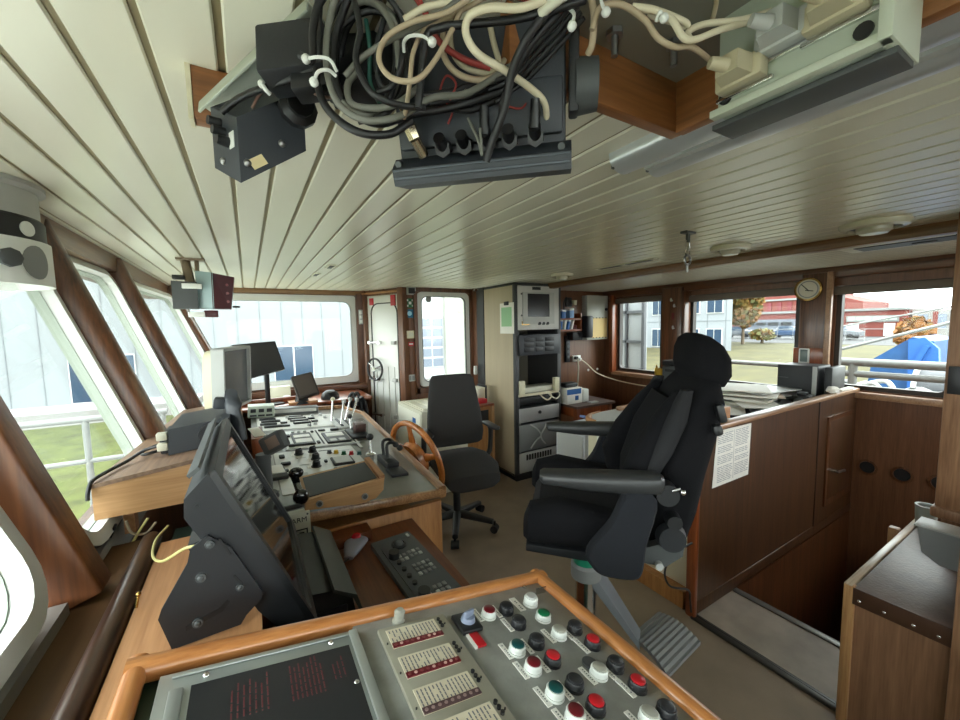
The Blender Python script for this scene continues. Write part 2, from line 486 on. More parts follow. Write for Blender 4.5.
g = B(T @ M.Translation((0, 0, .02))); g.prism(i_, (0, 0, .006)); part('window_pane', g, M_glass, fr)
s = B(T); s.ring([p*1.004 for p in i_], [p*.99 for p in i_], (0, 0, .01)); part('window_seal', s, M_lgray, fr)
b = B(); b.bb(-.66, 1.2, 4.74, 4.8, 2.04, 2.09, .004)
struct('trim_16', b, wood('far_header', (110, 80, 50), (146, 112, 74), 'x', .4, 12))
b = B(); b.bb(-.35, 1.2, 4.70, 4.8, .93, .995, .01)
struct('trim_17', b, W_darkx)
b = B(); b.bb(1.12, 1.2, 4.74, 4.8, 1.0, 2.06)
struct('trim_18', b, W_dark)

# diagonal wall with the weathertight door
A = V((1.20, 4.8, 0)); Bp = V((1.50, 4.15, 0)); du = (Bp-A).normalized(); dn = V((-du.y, du.x, 0)); dn = -dn if dn.dot(V((-1, -1, 0))) < 0 else dn   # dn points into the room? fixed below
if dn.dot(V((0, 0, 0))-A) < 0: dn = -dn
LD = (Bp-A).length
TD = M(((du.x, dn.x, 0, A.x), (du.y, dn.y, 0, A.y), (0, 0, 1, 0), (0, 0, 0, 1)))      # x along, y into the room, z up
b = B(TD); b.bb(0, .085, -.05, .03, 0, 2.09, .004); b.bb(LD-.06, LD+.02, -.05, .05, 0, 2.09, .006); b.bb(.0, LD, -.06, .0, 2.03, 2.1)
struct('wall_door_surround', b, W_pan)
b = B(TD); b.bb(-.02, LD-.06, .0, .035, 2.045, 2.065, .004)
struct('trim_19', b, W_light)
b = B(TD); b.bb(.085, LD-.06, -.05, -.015, .05, 2.03, .006)
Tp = TD @ M(((1, 0, 0, (LD+.025)/2), (0, 0, 1, -.015), (0, 1, 0, 1.07), (0, 0, 0, 1)))
door = struct('door_1', b, M_white)
p = B(Tp); p.ring(rrect(.45, 1.74, .12), rrect(.425, 1.715, .11), (0, 0, .008)); part('door_gasket', p, M_black, door)
p = B(TD)
for k in range(4): p.bb(.2+k*.1, .215+k*.1, -.015, -.004, .3, 1.2)
part('door_rib', p, M_white, door)
for k, z in enumerate((.62, 1.05, 1.48)):
    p = B(TD); p.cyl((.12, .02, z), (.3, .02, z), .012); p.cyl((.14, -.02, z), (.14, .035, z), .02); p.cyl((.3, -.02, z), (.3, .03, z), .018)
    part('door_dog', p, M_chrome, door)
    p = B(TD); p.bb(.5, .56, -.015, .02, z-.02, z+.02, .005); part('hinge', p, M_lgray, door)
wc = TD @ M(((1, 0, 0, .26), (0, 0, 1, .06), (0, 1, 0, 1.17), (0, 0, 0, 1)))
p = B(wc); p.tube([(.125*math.cos(a), .125*math.sin(a), 0) for a in [2*math.pi*k/16 for k in range(16)]], .012, 8, 3, True)
hw = part('hand_wheel', p, M_black, door)
p = B(wc); p.cyl((0, 0, -.08), (0, 0, .02), .025)
for k in range(3):
    a = 2*math.pi*k/3+.4; p.cyl((0, 0, 0), (.12*math.cos(a), .12*math.sin(a), 0), .01)
part('hand_wheel_spoke', p, M_chrome, door)
p = B(TD); p.bb(.14, .2, -.014, .0, 1.92, 2.0); part('notice', p, M_red, door)
p = B(TD); p.bb(.5, .57, -.014, .0, 1.9, 2.02); part('notice', p, M_red, door)
p = B(TD); p.bb(.1, .16, -.014, .004, .28, .52); part('hazard_patch', p, M_yel, door)

# windshield side (left): raked windows between rounded mahogany mullions
def xw(y, z):
    e = max(0, y-2.5)
    return -.70+.025*e + (2-z)*(.344+.033*e)
M_reveal = mat('pale_reveal_paint', (150, 160, 148), .5)
def bay(n, y0, y1, zb, zt, r=.09):
    c = [V((xw(y, z), y, z)) for y, z in ((y0, zb), (y1, zb), (y1, zt), (y0, zt))]
    o = sum(c, V())/4; ux = ((c[1]+c[2])-(c[0]+c[3])).normalized(); up = ((c[2]+c[3])-(c[0]+c[1])); h = up.length/2
    T = frame(o, ux, ux.cross(up)); w = ((c[1]+c[2])-(c[0]+c[3])).length/2
    if (T.to_3x3() @ V((0, 1, 0))).z < 0: T = T @ rot(180, 0, 0)
    b = B(T); inn = 1 if (T.to_3x3() @ V((0, 0, 1))).x > 0 else -1
    b.ring(rrect(w, h, r+.03), rrect(w-.07, h-.07, r), (0, 0, inn*.035))
    fr = struct('window_%d' % n, b, M_wfr)
    o = B(T); o.ring(rrect(w-.004, h-.004, r+.03), rrect(w-.075, h-.075, r), (0, 0, -inn*.032)); part('outer_reveal', o, M_reveal, fr)
    s = B(T); s.ring(rrect(w+.004, h+.004, r+.03), rrect(w-.002, h-.002, r+.03), (0, 0, inn*.030)); part('window_seal', s, M_seal, fr)
    g = B(T); g.prism(rrect(w-.06, h-.06, r), (0, 0, inn*.006)); part('window_pane', g, M_glass, fr)
    return T
W_fin = wood('fin_wood', (84, 48, 24), (130, 80, 44), 'z', .4, 14, .1)
W_tube = wood('dark_rail_wood', (44, 26, 16), (78, 48, 30), 'y', .35, 14, .2)
MULL = [-2.2, -1.05, .1, 1.17, 2.12, 3.06]
bay(6, .18, 1.10, 1.10, 1.99); bay(7, 1.25, 2.06, 1.09, 1.99); bay(8, 2.18, 3.00, 1.06, 1.99); bay(9, 3.12, 4.72, 1.06, 1.99)
bay(10, -.97, .02, 1.09, 1.99); bay(11, -2.12, -1.13, 1.09, 1.99)
b = B()
for y0, y1 in ((-2.7, 1.3), (1.3, 2.4), (2.4, 3.6), (3.6, 4.87)):       # wall below, following the sill line
    for z0, z1 in ((.0, 1.09),):
        xa, xb = xw(y0, 1.09), xw(y1, 1.09)
        b.prism([(xa-.12, y0, 0), (xa-.0, y0, 0), (xa, y0, 1.075), (xa-.1, y0, 1.075)], (xb-xa, y1-y0, 0))
struct('wall_bow', b, W_dark)
b = B()
for y0, y1 in ((-2.7, .06), (.14, 1.12), (1.22, 2.06), (2.18, 3.0), (3.12, 4.76)):
    xa, xb = xw(y0, 1.06), xw(y1, 1.06)
    b.prism([(xa-.03, y0, 1.0), (xa+.02, y0, 1.0), (xa+.015, y0, 1.085), (xa-.03, y0, 1.085)], (xb-xa, y1-y0, 0))
struct('trim_20', b, mat('grey_sill_paint', (140, 138, 130), .5))
# rounded mullions and the deep bulkhead fin close by
for k, y in enumerate(MULL):
    b = B(); lo = V((xw(y, 1.0)+.035, y, 1.0)); hi = V((xw(y, 2.06)+.035, y, 2.06)); t = (hi-lo).normalized(); nrm = V((t.z, 0, -t.x))
    if y < 2:
        lo = V((xw(y, 1.06), y, 1.06))
        b.loft([(lo-nrm*.005, V((0, .04, 0)), nrm*.075), (hi-nrm*.01, V((0, .04, 0)), nrm*.075)], 24, 12)
    else:
        b.loft([(lo, V((0, .056, 0)), nrm*.07), (hi, V((0, .056, 0)), nrm*.07)], 24, 2.4)
    struct('trim_%d' % (21+k), b, W_dark if y > 2 else W_fin)
b = B(); lo = V((xw(4.78, 1.0)+.03, 4.76, 1.0)); hi = V((xw(4.78, 2.06)+.03, 4.76, 2.06)); t = (hi-lo).normalized(); nrm = V((t.z, 0, -t.x))
b.loft([(lo, V((0, .05, 0)), nrm*.06), (hi, V((0, .05, 0)), nrm*.06)], 24, 3)
struct('trim_27', b, W_dark)
# header along the top of the windshield
b = B(); b.bb(-.70, -.62, -2.7, 4.8, 2.0, 2.095, .008)
struct('trim_28', b, W_hdr)
b = B(); b.bb(-.80, -.68, -2.7, 4.8, 1.965, 2.1)
struct('trim_29', b, W_darky)
# sill board and round wooden rail in front of it
b = B(); b.bb(-.46, -.255, -2.6, 1.42, 1.035, 1.06)
struct('trim_30', b, wood('stained_sill', (58, 38, 20), (104, 74, 44), 'y', .55, 9, 0, .9))
b = B(); b.tube([(-.262, -1.0, 1.078), (-.262, .5, 1.078), (-.262, 1.36, 1.078)], .024, 12, 4)
struct('trim_31', b, W_tube)
# port side, behind the photographer: bulkhead with big windows that also light the room
T4 = M(((1, 0, 0, 0), (0, -1, 0, -2.7), (0, 0, 1, 0), (0, 0, 0, 1)))
PW = [(-.5, .9, .95, 2.0), (1.1, 2.5, .95, 2.0)]
b = B(); wall_cells(b, T4, -.75, 4.43, 0, 2.1, PW, .07)
struct('wall_port', b, W_pan)
for k, (a0, a1, z0, z1) in enumerate(PW):
    window(12+k, M(((1, 0, 0, (a0+a1)/2), (0, 0, -1, -2.72), (0, 1, 0, (z0+z1)/2), (0, 0, 0, 1))), a1-a0+.02, z1-z0+.02)
# post and stub wall at the right edge of the stairwell
b = B(); b.bb(2.60, 2.74, .16, .42, .80, 2.09, .006); b.bb(2.58, 2.75, .15, .43, .76, .81, .012); b.bb(2.62, 2.74, .16, .40, .602, .78)
struct('wall_stair_post', b, W_post)
b = B(); b.bb(1.97, 2.02, .08, .256, .0, .93, .004); b.bb(2.0, 2.42, .10, .256, .604, .92, .004)
struct('trim_32', b, W_post)
# ------------------------------------------------------------------ main console and things on it
# slope: the top falls towards the helmsman (aft)
def ctop(x, y, h=0): return V((x, y, .852+(.769-x)*.0622+h))
SL = math.atan(.0622)
def ctop_T(x, y, rz=0, h=0): return M.Translation(ctop(x, y, h)) @ Euler((0, SL, 0)).to_matrix().to_4x4() @ rot(0, 0, rz)
con = thing('main_console', 'long main console with grey instrument top and striped oak end panel', 'console', (.4, 2.6, 0))
b = B()
b.bb(-.02, .62, 1.72, 3.9, 0, .80); b.bb(-.02, .77, 1.70, 1.73, 0, .80, .003)
part('body', b, W_oak, con)
b = B(); P = [(-.02, 1.70), (.765, 1.70), (.885, 3.70), (.78, 4.05), (-.02, 4.05)]
b.prism([ctop(x, y, -.03) for x, y in P], (0, 0, .03))
part('worktop', b, mat('console_steel_top', (112, 112, 104), .3, .3, var=.12, vs=9), con)
b = B()
b.loft([(ctop(-.02, 1.70, -.012), V((0, .012, 0)), V((0, 0, .019))), (ctop(.775, 1.70, -.012), V((0, .012, 0)), V((0, 0, .019)))], 12, 5)
b.loft([(ctop(.775, 1.695, -.008), V((.02, 0, 0)), V((0, 0, .03))), (ctop(.895, 3.72, -.008), V((.02, 0, 0)), V((0, 0, .03)))], 12, 4)
b.loft([(ctop(.895, 3.70, -.008), V((.012, .012, 0)), V((0, 0, .03))), (ctop(.79, 4.06, -.008), V((.012, .012, 0)), V((0, 0, .03)))], 12, 4)
b.loft([(ctop(.10, 4.06, .0), V((0, .02, 0)), V((0, 0, .035))), (ctop(.80, 4.06, 0), V((0, .02, 0)), V((0, 0, .035)))], 12, 4)
part('wooden_rim', b, wood('console_rim', (120, 80, 46), (186, 142, 98), 'y', .35, 20, .3), con)
def plate(x0, x1, y0, y1, m=M_con, h=.004, name='instrument_plate', parent=None):
    p = B(ctop_T((x0+x1)/2, (y0+y1)/2, 0, h/2)); p.box((0, 0, 0), (x1-x0, y1-y0, h), None, .0015, 1)
    return part(name, p, m, parent or con)
plA = plate(.09, .55, 1.95, 2.66); plB = plate(.17, .62, 2.72, 3.22); plC = plate(.02, .62, 3.3, 3.80)
plD = plate(.02, .15, 2.72, 3.2, M_lgray); plE = plate(.02, .085, 2.02, 2.66, M_lgray)
def lay(name, m, parent, *boxes):
    p = B()
    for x, y, w, d, h in boxes:
        q = B(); p.box((0, 0, 0), (0.0001, .0001, .0001)) if False else None
        mtx = ctop_T(x, y, 0, .004+h/2); p.T = mtx; p.box((0, 0, 0), (w, d, h), None, min(.003, h*.3), 1)
    return part(name, p, m, parent)
def knob(x, y, r, h, m, parent, name='knob', base=None, top=None):
    p = B(ctop_T(x, y, 0, .004))
    p.lathe([(r*1.25, 0), (r*1.25, h*.15), (r, h*.2), (r*.9, h), (0.0005, h)], seg=14)
    return part(name, p, m, parent)
# near plate: rotary switches, coloured lamps, a square read-out
for x, y in ((.224, 2.577), (.305, 2.60), (.301, 2.44), (.285, 2.30)):
    k = knob(x, y, .022, .03, M_black, plA); p = B(ctop_T(x, y, 35, .036)); p.box((0, 0, 0), (.036, .008, .012), None, .002); part('grip', p, M_black, k)
    lay('dial', M_tagw, plA, (x-.035, y, .018, .06, .001))
for x, y, m in ((.392, 2.528, M_dgray), (.429, 2.511, M_yel), (.466, 2.467, M_grn), (.508, 2.449, M_red), (.552, 2.43, M_teal)):
    knob(x, y, .013, .02, m, plA, 'push_button')
lay('display', M_black, plA, (.432, 2.33, .115, .135, .014)); lay('display_face', M_lgray, plA, (.432, 2.33, .095, .115, .017))
lay('push_button', M_black, plA, (.37, 2.20, .02, .02, .012)); lay('push_button', M_black, plA, (.41, 2.19, .02, .02, .012)); lay('push_button', M_black, plA, (.345, 2.36, .018, .03, .012))
for q in ((.30, 2.52, .05, .014, .001), (.23, 2.50, .05, .014, .001), (.23, 2.36, .05, .014, .001), (.37, 2.6, .06, .012, .001), (.47, 2.56, .1, .012, .001), (.2, 2.2, .06, .05, .001)): lay('name_strip', M_inkd if q[0] == .37 else M_lgray, plA, q)
for q in ((.13, 2.55, .03, .05, .012), (.14, 2.40, .05, .03, .014), (.13, 2.28, .03, .03, .012), (.20, 2.10, .06, .02, .010), (.33, 2.10, .05, .03, .012), (.45, 2.14, .06, .03, .010), (.50, 2.20, .03, .05, .012)): lay('switch_block', M_blk2, plA, q)
lay('joint_cover', M_lgray, con, (.39, 2.69, .46, .022, .008)); lay('joint_cover', M_lgray, con, (.60, 2.62, .02, .12, .008))
# middle plate: two framed meters
f1 = lay('meter', M_black, plB, (.285, 2.93, .13, .32, .012)); lay('meter_face', M_tagw, f1, (.285, 2.99, .105, .07, .015), (.285, 2.86, .105, .10, .015))
f2 = lay('meter', M_black, plB, (.50, 2.89, .16, .28, .012)); lay('meter_face', M_tagw, f2, (.50, 2.95, .12, .10, .015)); lay('meter_face', M_lgray, f2, (.465, 2.80, .045, .06, .015), (.525, 2.80, .045, .06, .015))
lay('name_strip', M_inkd, plB, (.40, 2.97, .012, .42, .001)); lay('name_strip', M_inkd, plB, (.60, 2.9, .01, .4, .001))
for q in ((.205, 2.78, .04, .03, .014), (.20, 3.05, .03, .05, .012), (.37, 3.12, .02, .03, .012), (.44, 3.14, .05, .03, .012), (.53, 3.12, .06, .03, .016), (.37, 2.80, .02, .05, .012)): lay('switch_block', M_blk2, plB, q)
for q in ((.06, 3.10, .07, .05, .012), (.10, 2.98, .05, .08, .014), (.06, 2.84, .06, .06, .012)): lay('switch_block', M_blk2, plD, q)
for q in ((.05, 2.58, .05, .06, .014), (.05, 2.46, .04, .05, .012)): lay('switch_block', M_blk2, plE, q)
for x in (.24, .28, .32): knob(x, 3.13, .011, .016, M_lgray, plB, 'push_button')
# far plate: slotted gauges
for x, y, w in ((.10, 3.70, .12), (.12, 3.60, .14), (.10, 3.50, .12), (.13, 3.40, .13), (.31, 3.74, .13), (.32, 3.66, .14), (.33, 3.57, .14), (.34, 3.47, .13), (.21, 3.52, .05), (.22, 3.40, .05), (.43, 3.62, .05), (.44, 3.5, .05)):
    g = lay('gauge', M_black, plC, (x, y, w, .04, .014)); lay('gauge_face', M_dgray if x < .2 else M_lgray, g, (x, y, w*.85, .022, .017))
for x, y in ((.25, 3.72), (.45, 3.72), (.43, 3.38), (.38, 3.35), (.52, 3.74), (.54, 3.62)): knob(x, y, .014, .02, M_lgray, plC)
# raised box rows along the back and a shelf of small boxes
p = B(ctop_T(.33, 3.95, 0, .03)); p.box((0, 0, 0), (.40, .10, .06), None, .004); sb = part('instrument_shelf', p, M_gray, con)
p = B(ctop_T(.33, 3.895, 0, .035)); p.box((0, 0, 0), (.36, .004, .03)); part('shelf_face', p, M_con, sb)
# small green-grey radio receiver at the back left corner
rx = thing('radio_receiver', 'small pale green receiver box at back left of console', 'radio', ctop(.07, 3.72, .003))
p = B(ctop_T(.06, 3.86, 0, .06)); p.box((0, 0, 0), (.20, .14, .10), None, .006); part('body', p, M_paleg, rx)
p = B(ctop_T(.06, 3.785, 0, .06))
for k in range(3): p.box((-.06+.06*k, 0, .012), (.04, .006, .03)); p.box((-.06+.06*k, 0, -.03), (.05, .006, .015))
part('front_slot', p, M_blk2, rx)
# engine telegraph levers (steel handles with round knobs)
tl = thing('engine_telegraph', 'engine control block with four steel levers at far console rim', 'lever control', ctop(.62, 3.35, .004))
p = B(ctop_T(.63, 3.30, 0, .012)); p.box((0, 0, 0), (.14, .34, .022), None, .004); part('base', p, M_lgray, tl)
p = B(ctop_T(.63, 3.30, 0, .026)); p.box((-.03, 0, 0), (.02, .28, .006)); p.box((.03, 0, 0), (.02, .28, .006)); part('slot', p, M_black, tl)
for x, y, dx, dy, m in ((.56, 3.40, .03, .07, M_cream), (.60, 3.22, .05, .10, M_lgray), (.66, 3.22, .10, .12, M_lgray), (.66, 3.36, .06, .05, M_lgray)):
    a = ctop(x, y, .02); e = a+V((dx, dy, .17))
    p = B(); p.cyl(a, e, .009, .008); lv = part('lever', p, M_chrome, tl); p = B(); p.sph(e, .019, seg=12); part('lever_knob', p, m, lv)
# black hose bundle hanging at the far end of the console
for k, (lab) in enumerate(('black cable loop hanging outermost behind the steel levers', 'black cable loop hanging innermost behind the steel levers')):
    p = B(); x = .93+.045*k
    p.tube([(x, 4.06, .86), (x-.03, 4.12, .98), (x-.07, 4.15, .90), (x-.07, 4.16, .68), (x, 4.15, .56), (x+.05, 4.1, .70), (x+.03, 4.06, .88), (x-.02, 4.03, .95)], .018, 8, 6)
    solo('cable_loop', p, M_bkc, lab, 'cable')
# clear domed joystick box
jb = thing('joystick_control', 'small joystick with black ball knob over a brown clear box', 'joystick', ctop(.69, 2.95, .003))
p = B(ctop_T(.66, 2.93, 0, .012)); p.box((0, 0, 0), (.13, .26, .02), None, .003); part('base', p, M_black, jb)
p = B(ctop_T(.68, 2.95, 0, .055)); p.box((0, 0, 0), (.075, .10, .06), None, .004); part('housing', p, mat('brown_box', (92, 70, 66), .3), jb)
p = B(ctop_T(.68, 2.95, 0, .06)); p.box((0, 0, 0), (.09, .16, .085), None, .004); part('clear_cover', p, M_cglass, jb)
p = B(); p.cyl(ctop(.64, 3.06, .02), ctop(.645, 3.10, .10), .006); part('stick', p, M_chrome, jb)
p = B(); p.sph(ctop(.645, 3.10, .11), .02, seg=12); part('ball_knob', p, M_black, jb)
# two black steering tillers near the rim
for (x, y), lab in (((.605, 2.36), 'single black ball lever beside the slanted wooden lectern'),):
    t = thing('ball_lever', lab, 'lever', ctop(x, y, .003))
    p = B(ctop_T(x, y, 0, .01)); p.lathe([(.03, 0), (.03, .012), (.014, .02), (.012, .03), (.001, .032)], seg=14); part('base', p, M_chrome, t)
    p = B(); p.cyl(ctop(x, y, .03), ctop(x+.01, y+.04, .10), .006); part('stem', p, M_chrome, t)
    p = B(); p.sph(ctop(x+.01, y+.042, .115), .022, seg=14); part('ball', p, M_black, t)
t = thing('tiller_control', 'black follow-up tiller unit near the front corner of console', 'lever', ctop(.68, 2.2, .003))
p = B(ctop_T(.655, 2.18, 0, .02)); p.box((0, 0, 0), (.07, .20, .04), None, .006); p.box((.0, -.16, -.012), (.09, .12, .016), None, .003); part('base', p, M_blk2, t)
for dy in (.04, -.04):
    p = B(); p.tube([ctop(.65, 2.2+dy, .04), ctop(.66, 2.24+dy, .11), ctop(.70, 2.24+dy, .12), ctop(.72, 2.21+dy, .10)], .010, 8, 4); a = part('arm', p, M_black, t)
    p = B(); p.sph(ctop(.725, 2.205+dy, .095), .018, seg=12); part('arm_tip', p, M_black, a)
# slanted wooden lectern with a dark pad, over the front edge
lc = thing('lectern_tray', 'slanted pale wood tray with black pad on near console edge', 'tray', (.36, 1.75, .93))
Ls, Le = V((.205, 1.72, .90)), V((.485, 1.72, .985))
p = B()
p.prism([(.155, 1.666, .925), (.375, 1.666, .897), (.44, 1.666, .905), (.475, 1.666, .935), (.482, 1.666, .988), (.16, 1.666, .966)], (0, .02, 0)); part('front_board', p, W_lightx, lc)
p = B(); p.prism([(.16, 1.686, .952), (.482, 1.686, .974), (.482, 1.93, .984), (.165, 1.93, .965)], (0, 0, .010)); part('tray_board', p, W_lightx, lc)
p = B(); p.prism([(.172, 1.69, .9635), (.455, 1.69, .983), (.455, 1.90, .992), (.175, 1.90, .974)], (0, 0, .005)); part('pad', p, M_blk2, lc)
p = B(); p.prism([(.460, 1.668, .983), (.484, 1.668, .985), (.486, 1.93, .993), (.462, 1.93, .992)], (0, 0, .016)); part('end_strip', p, W_light, lc)
p = B(); p.bb(.17, .20, 1.80, 1.86, .885, .955); part('support_block', p, W_light, lc)
p = B(); p.bb(.42, .45, 1.80, 1.86, .872, .975); part('support_block', p, W_light, lc)
for x, z in ((.210, .940), (.393, .926)):
    p = B(); p.cyl((x, 1.668, z), (x, 1.660, z), .014, seg=16); s = part('screw_cup', p, M_metal, lc); p = B(); p.cyl((x, 1.661, z), (x, 1.658, z), .009); part('screw_head', p, M_dgray, s)
# black telephone handset leaning on the lectern
hs = thing('telephone_handset', 'glossy black telephone handset hooked at lectern end', 'handset', on(300, 490, Y=1.70))
M_gloss = mat('glossy_black', (14, 14, 16), .12, coat=.6)
p = B(); q = [on(294, 474, Y=1.80), on(296, 482, Y=1.74), on(300, 494, Y=1.68), on(301, 500, Y=1.66)]
p.loft([(q[0], r_*.022, u_*.016), (q[1], r_*.016, V((0, .02, 0))), (q[2], r_*.015, V((0, .02, 0))), (q[3], r_*.024, V((0, .02, 0)))], 16, 2.3); part('grip', p, M_gloss, hs)
p = B(); p.sph(on(296, 473, Y=1.78), .030, (1, .8, .8)); part('earpiece', p, M_gloss, hs)
p = B(); p.sph(on(301, 497, Y=1.655), .030, (1, .7, 1.1)); part('mouthpiece', p, M_gloss, hs)
p = B(); p.tube([on(302, 505, Y=1.67), on(298, 506, Y=1.64), on(285, 509, Y=1.62), on(270, 511, Y=1.62)], .010, 8, 5); part('cord', p, M_bkc, hs)
# white alarm box on the console end panel
ab = thing('alarm_box', 'white alarm box screwed to the striped console end', 'alarm box', on(298, 540, Y=1.69))
TL, BR = on(283, 510, Y=1.68), on(313, 541, Y=1.68)
p = B(); p.bb(.045, .172, 1.655, 1.695, .775, .925, .004); part('box', p, M_offw, ab)
text_into('lettering', 'ALARM', .028, M(((1, 0, 0, .115), (0, 0, -1, 1.6545), (0, 1, 0, .895), (0, 0, 0, 1))), M_inkd, ab)
p = B(); z = .835
for a in ((.115, .16, z+.018, z+.023), (.115, .16, z-.023, z-.018), (.115, .12, z-.023, z+.023), (.155, .16, z-.023, z+.023), (.128, .147, z-.006, z-.001), (.128, .147, z+.005, z+.010), (.135, .14, z-.012, z+.01)):
    p.bb(a[0], a[1], 1.6535, 1.656, a[2], a[3])
part('symbol', p, M_inkd, ab)
p = B()
for x, z in ((.055, .915), (.162, .915), (.162, .785), (.055, .785)): p.cyl((x, 1.656, z), (x, 1.653, z), .004, seg=10)
part('screw', p, M_dgray, ab)
# small grey display on a swivel foot
ds = thing('swivel_display', 'small grey angled display on swivel foot on the console', 'display', ctop(.07, 2.15, .004))
Td = frame(on(272, 443, Y=1.95), r_*.9+u_*.5, -f_*.7+V((.5, 0, .25)))
p = B(Td); p.box((0, 0, -.02), (.105, .085, .06), None, .012); part('housing', p, M_dgray, ds)
p = B(Td); p.box((.008, 0, .012), (.055, .05, .004), None, .001); part('screen', p, mat('brownish_screen', (128, 112, 104), .2), ds)
p = B(); c = on(268, 452, Y=1.95); p.cyl((c.x-.02, c.y+.02, .90), c+V((-.02, .02, -.01)), .032, .03, 16); part('swivel_post', p, M_dgray, ds)
p = B(); p.cyl((c.x-.02, c.y+.02, .895), (c.x-.02, c.y+.02, .915), .055, .05, 20); part('foot', p, M_blk2, ds)
# microphone clip and white keypad
kp = thing('keypad', 'white keypad lying on the console beside the swivel display', 'keypad', ctop(.08, 2.2, .004))
p = B(ctop_T(.078, 2.25, 4, .014)); p.box((0, 0, 0), (.105, .19, .02), None, .005); part('body', p, M_dgray, kp)
p = B(ctop_T(.078, 2.27, 4, .027)); p.box((0, 0, 0), (.085, .13, .006), None, .002); part('face', p, M_tagw, kp)
# round mushroom grommet / dark puck near far rail
pk = solo('compass_repeater', B().lathe([(.09, .0), (.09, .03), (.075, .06), (.04, .085), (.0005, .09)], M.Translation((.70, 4.26, .931)), 24), M_black, 'dark domed compass repeater behind the far console rail', 'compass')
# far ledge with papers and a plank
b = B(); b.bb(-.28, 1.10, 4.12, 4.70, .90, .93, .006)
lg = solo('window_ledge_board', b, W_edge, 'reddish wooden ledge board under the wide far window', 'shelf')
b = B(); b.bb(-.2, .42, 4.285, 4.315, .932, .985, .004)
solo('ledge_fiddle', b, W_edge, 'upright reddish fiddle board along the far ledge', 'board')
for k, (x, y, a, lab) in enumerate(((.18, 4.52, 12, 'white sheet lying under the black far monitor'), (.36, 4.45, -18, 'white sheet lying loose at right end of ledge'))):
    p = B(M.Translation((x, y, .932+.001*k)) @ rot(0, 0, a)); p.box((0, 0, .001), (.21, .297, .002)); solo('paper_sheet', p, M_paper, lab, 'paper')
p = B(); p.bb(.16, .36, 4.62, 4.70, .932, 1.05, .004); solo('white_box', p, M_offw, 'small white carton on ledge against the far window', 'box')
p = B(); p.cyl((.50, 4.36, .932), (.50, 4.36, .99), .035, .04, 20); solo('paper_cup', p, M_white, 'white cup beside the dark tilted display', 'cup')
p = B(); p.cyl((.30, 4.37, .932), (.30, 4.37, .985), .03, .034, 20); solo('paper_cup', p, M_white, 'white cup left of the dark tilted display foot', 'cup')
# black flat monitor at the far window
mo = thing('flat_monitor', 'black flat monitor on a foot before the wide far window', 'monitor', (.09, 4.1, .932))
Qm = [on(232, 345, Y=3.95), on(275, 341, Y=4.18), on(285, 369, Y=4.08), on(247, 379, Y=3.86)]; nm = (Qm[1]-Qm[0]).cross(Qm[3]-Qm[0]).normalized(); nm = nm if nm.dot(EYE-Qm[0]) < 0 else -nm
p = B(); p.prism(Qm, nm*.03); part('housing', p, M_black, mo)
p = B(); cq = sum(Qm, V())/4; p.prism([cq+(q-cq)*.94-nm*.002 for q in Qm], nm*.003); part('screen', p, mat('off_screen', (48, 48, 51), .35), mo)
p = B(); p.cyl((.13, 4.22, .94), (.13, 4.14, 1.30), .022); part('stand_neck', p, M_black, mo)
p = B(); p.box((.13, 4.24, .940), (.24, .17, .015), rot(0, 0, 25), .006); part('stand_foot', p, M_black, mo)
# dark tilted display with diagonal crease
td = thing('tilted_display', 'dark brown tilted display on black foot at far console end', 'display', (.45, 4.1, .90))
Tm = frame((.455, 4.14, 1.10), V((1, -.10, -.12)), V((.30, -.80, .45)))
p = B(Tm); p.box((0, 0, 0), (.20, .25, .05), rot(0, 0, 20), .012); part('housing', p, mat('brown_black', (42, 37, 35), .35), td)
p = B(Tm); p.box((.0, .0, .026), (.165, .21, .003), rot(0, 0, 20)); part('screen', p, mat('dull_screen', (66, 58, 54), .3), td)
p = B(); p.loft([((.42, 4.17, .925), V((.07, 0, 0)), V((0, .06, 0))), ((.42, 4.19, 1.0), V((.05, 0, 0)), V((0, .04, 0))), ((.43, 4.19, 1.12), V((.045, 0, 0)), V((0, .03, 0)))], 16, 3); part('foot', p, M_black, td)
p = B(); p.bb(.30, .56, 4.125, 4.28, .931, .95); solo('display_base_board', p, W_light, 'pale wooden block beneath the dark tilted display', 'board')
# wooden steering wheel
wh = thing('steering_wheel', 'varnished wooden steering wheel on the aft side of console', 'steering wheel', (.957, 2.52, .42))
az, el = rad(15.2), rad(12)
nn = V((math.cos(az)*math.cos(el), math.sin(az)*math.cos(el), math.sin(el)))
Tw = frame((.957, 2.521, .735), V((-math.sin(az), math.cos(az), 0)), nn)
p = B(Tw); p.tube([(.268*math.cos(2*math.pi*k/20), .268*math.sin(2*math.pi*k/20), 0) for k in range(20)], .021, 10, 3, True); part('rim', p, W_wheel, wh)
p = B(Tw); p.lathe([(.001, -.05), (.12, -.05), (.135, -.02), (.125, .01), (.07, .035), (.04, .05), (.001, .055)], seg=28); part('hub', p, W_wheel, wh)
for k in range(5):
    a = 2*math.pi*k/5+rad(72+18); d = V((math.cos(a), math.sin(a), 0))
    p = B(Tw); p.loft([(d*.08, V((-d.y, d.x, 0))*.028, V((0, 0, .018))), (d*.15, V((-d.y, d.x, 0))*.030, V((0, 0, .018))), (d*.2, V((-d.y, d.x, 0))*.020, V((0, 0, .014))), (d*.27, V((-d.y, d.x, 0))*.024, V((0, 0, .014)))], 12, 2)
    part('spoke', p, W_wheel, wh)
p = B(Tw); p.cyl((0, 0, -.05), (0, 0, -.12), .03); part('shaft', p, M_metal, wh)

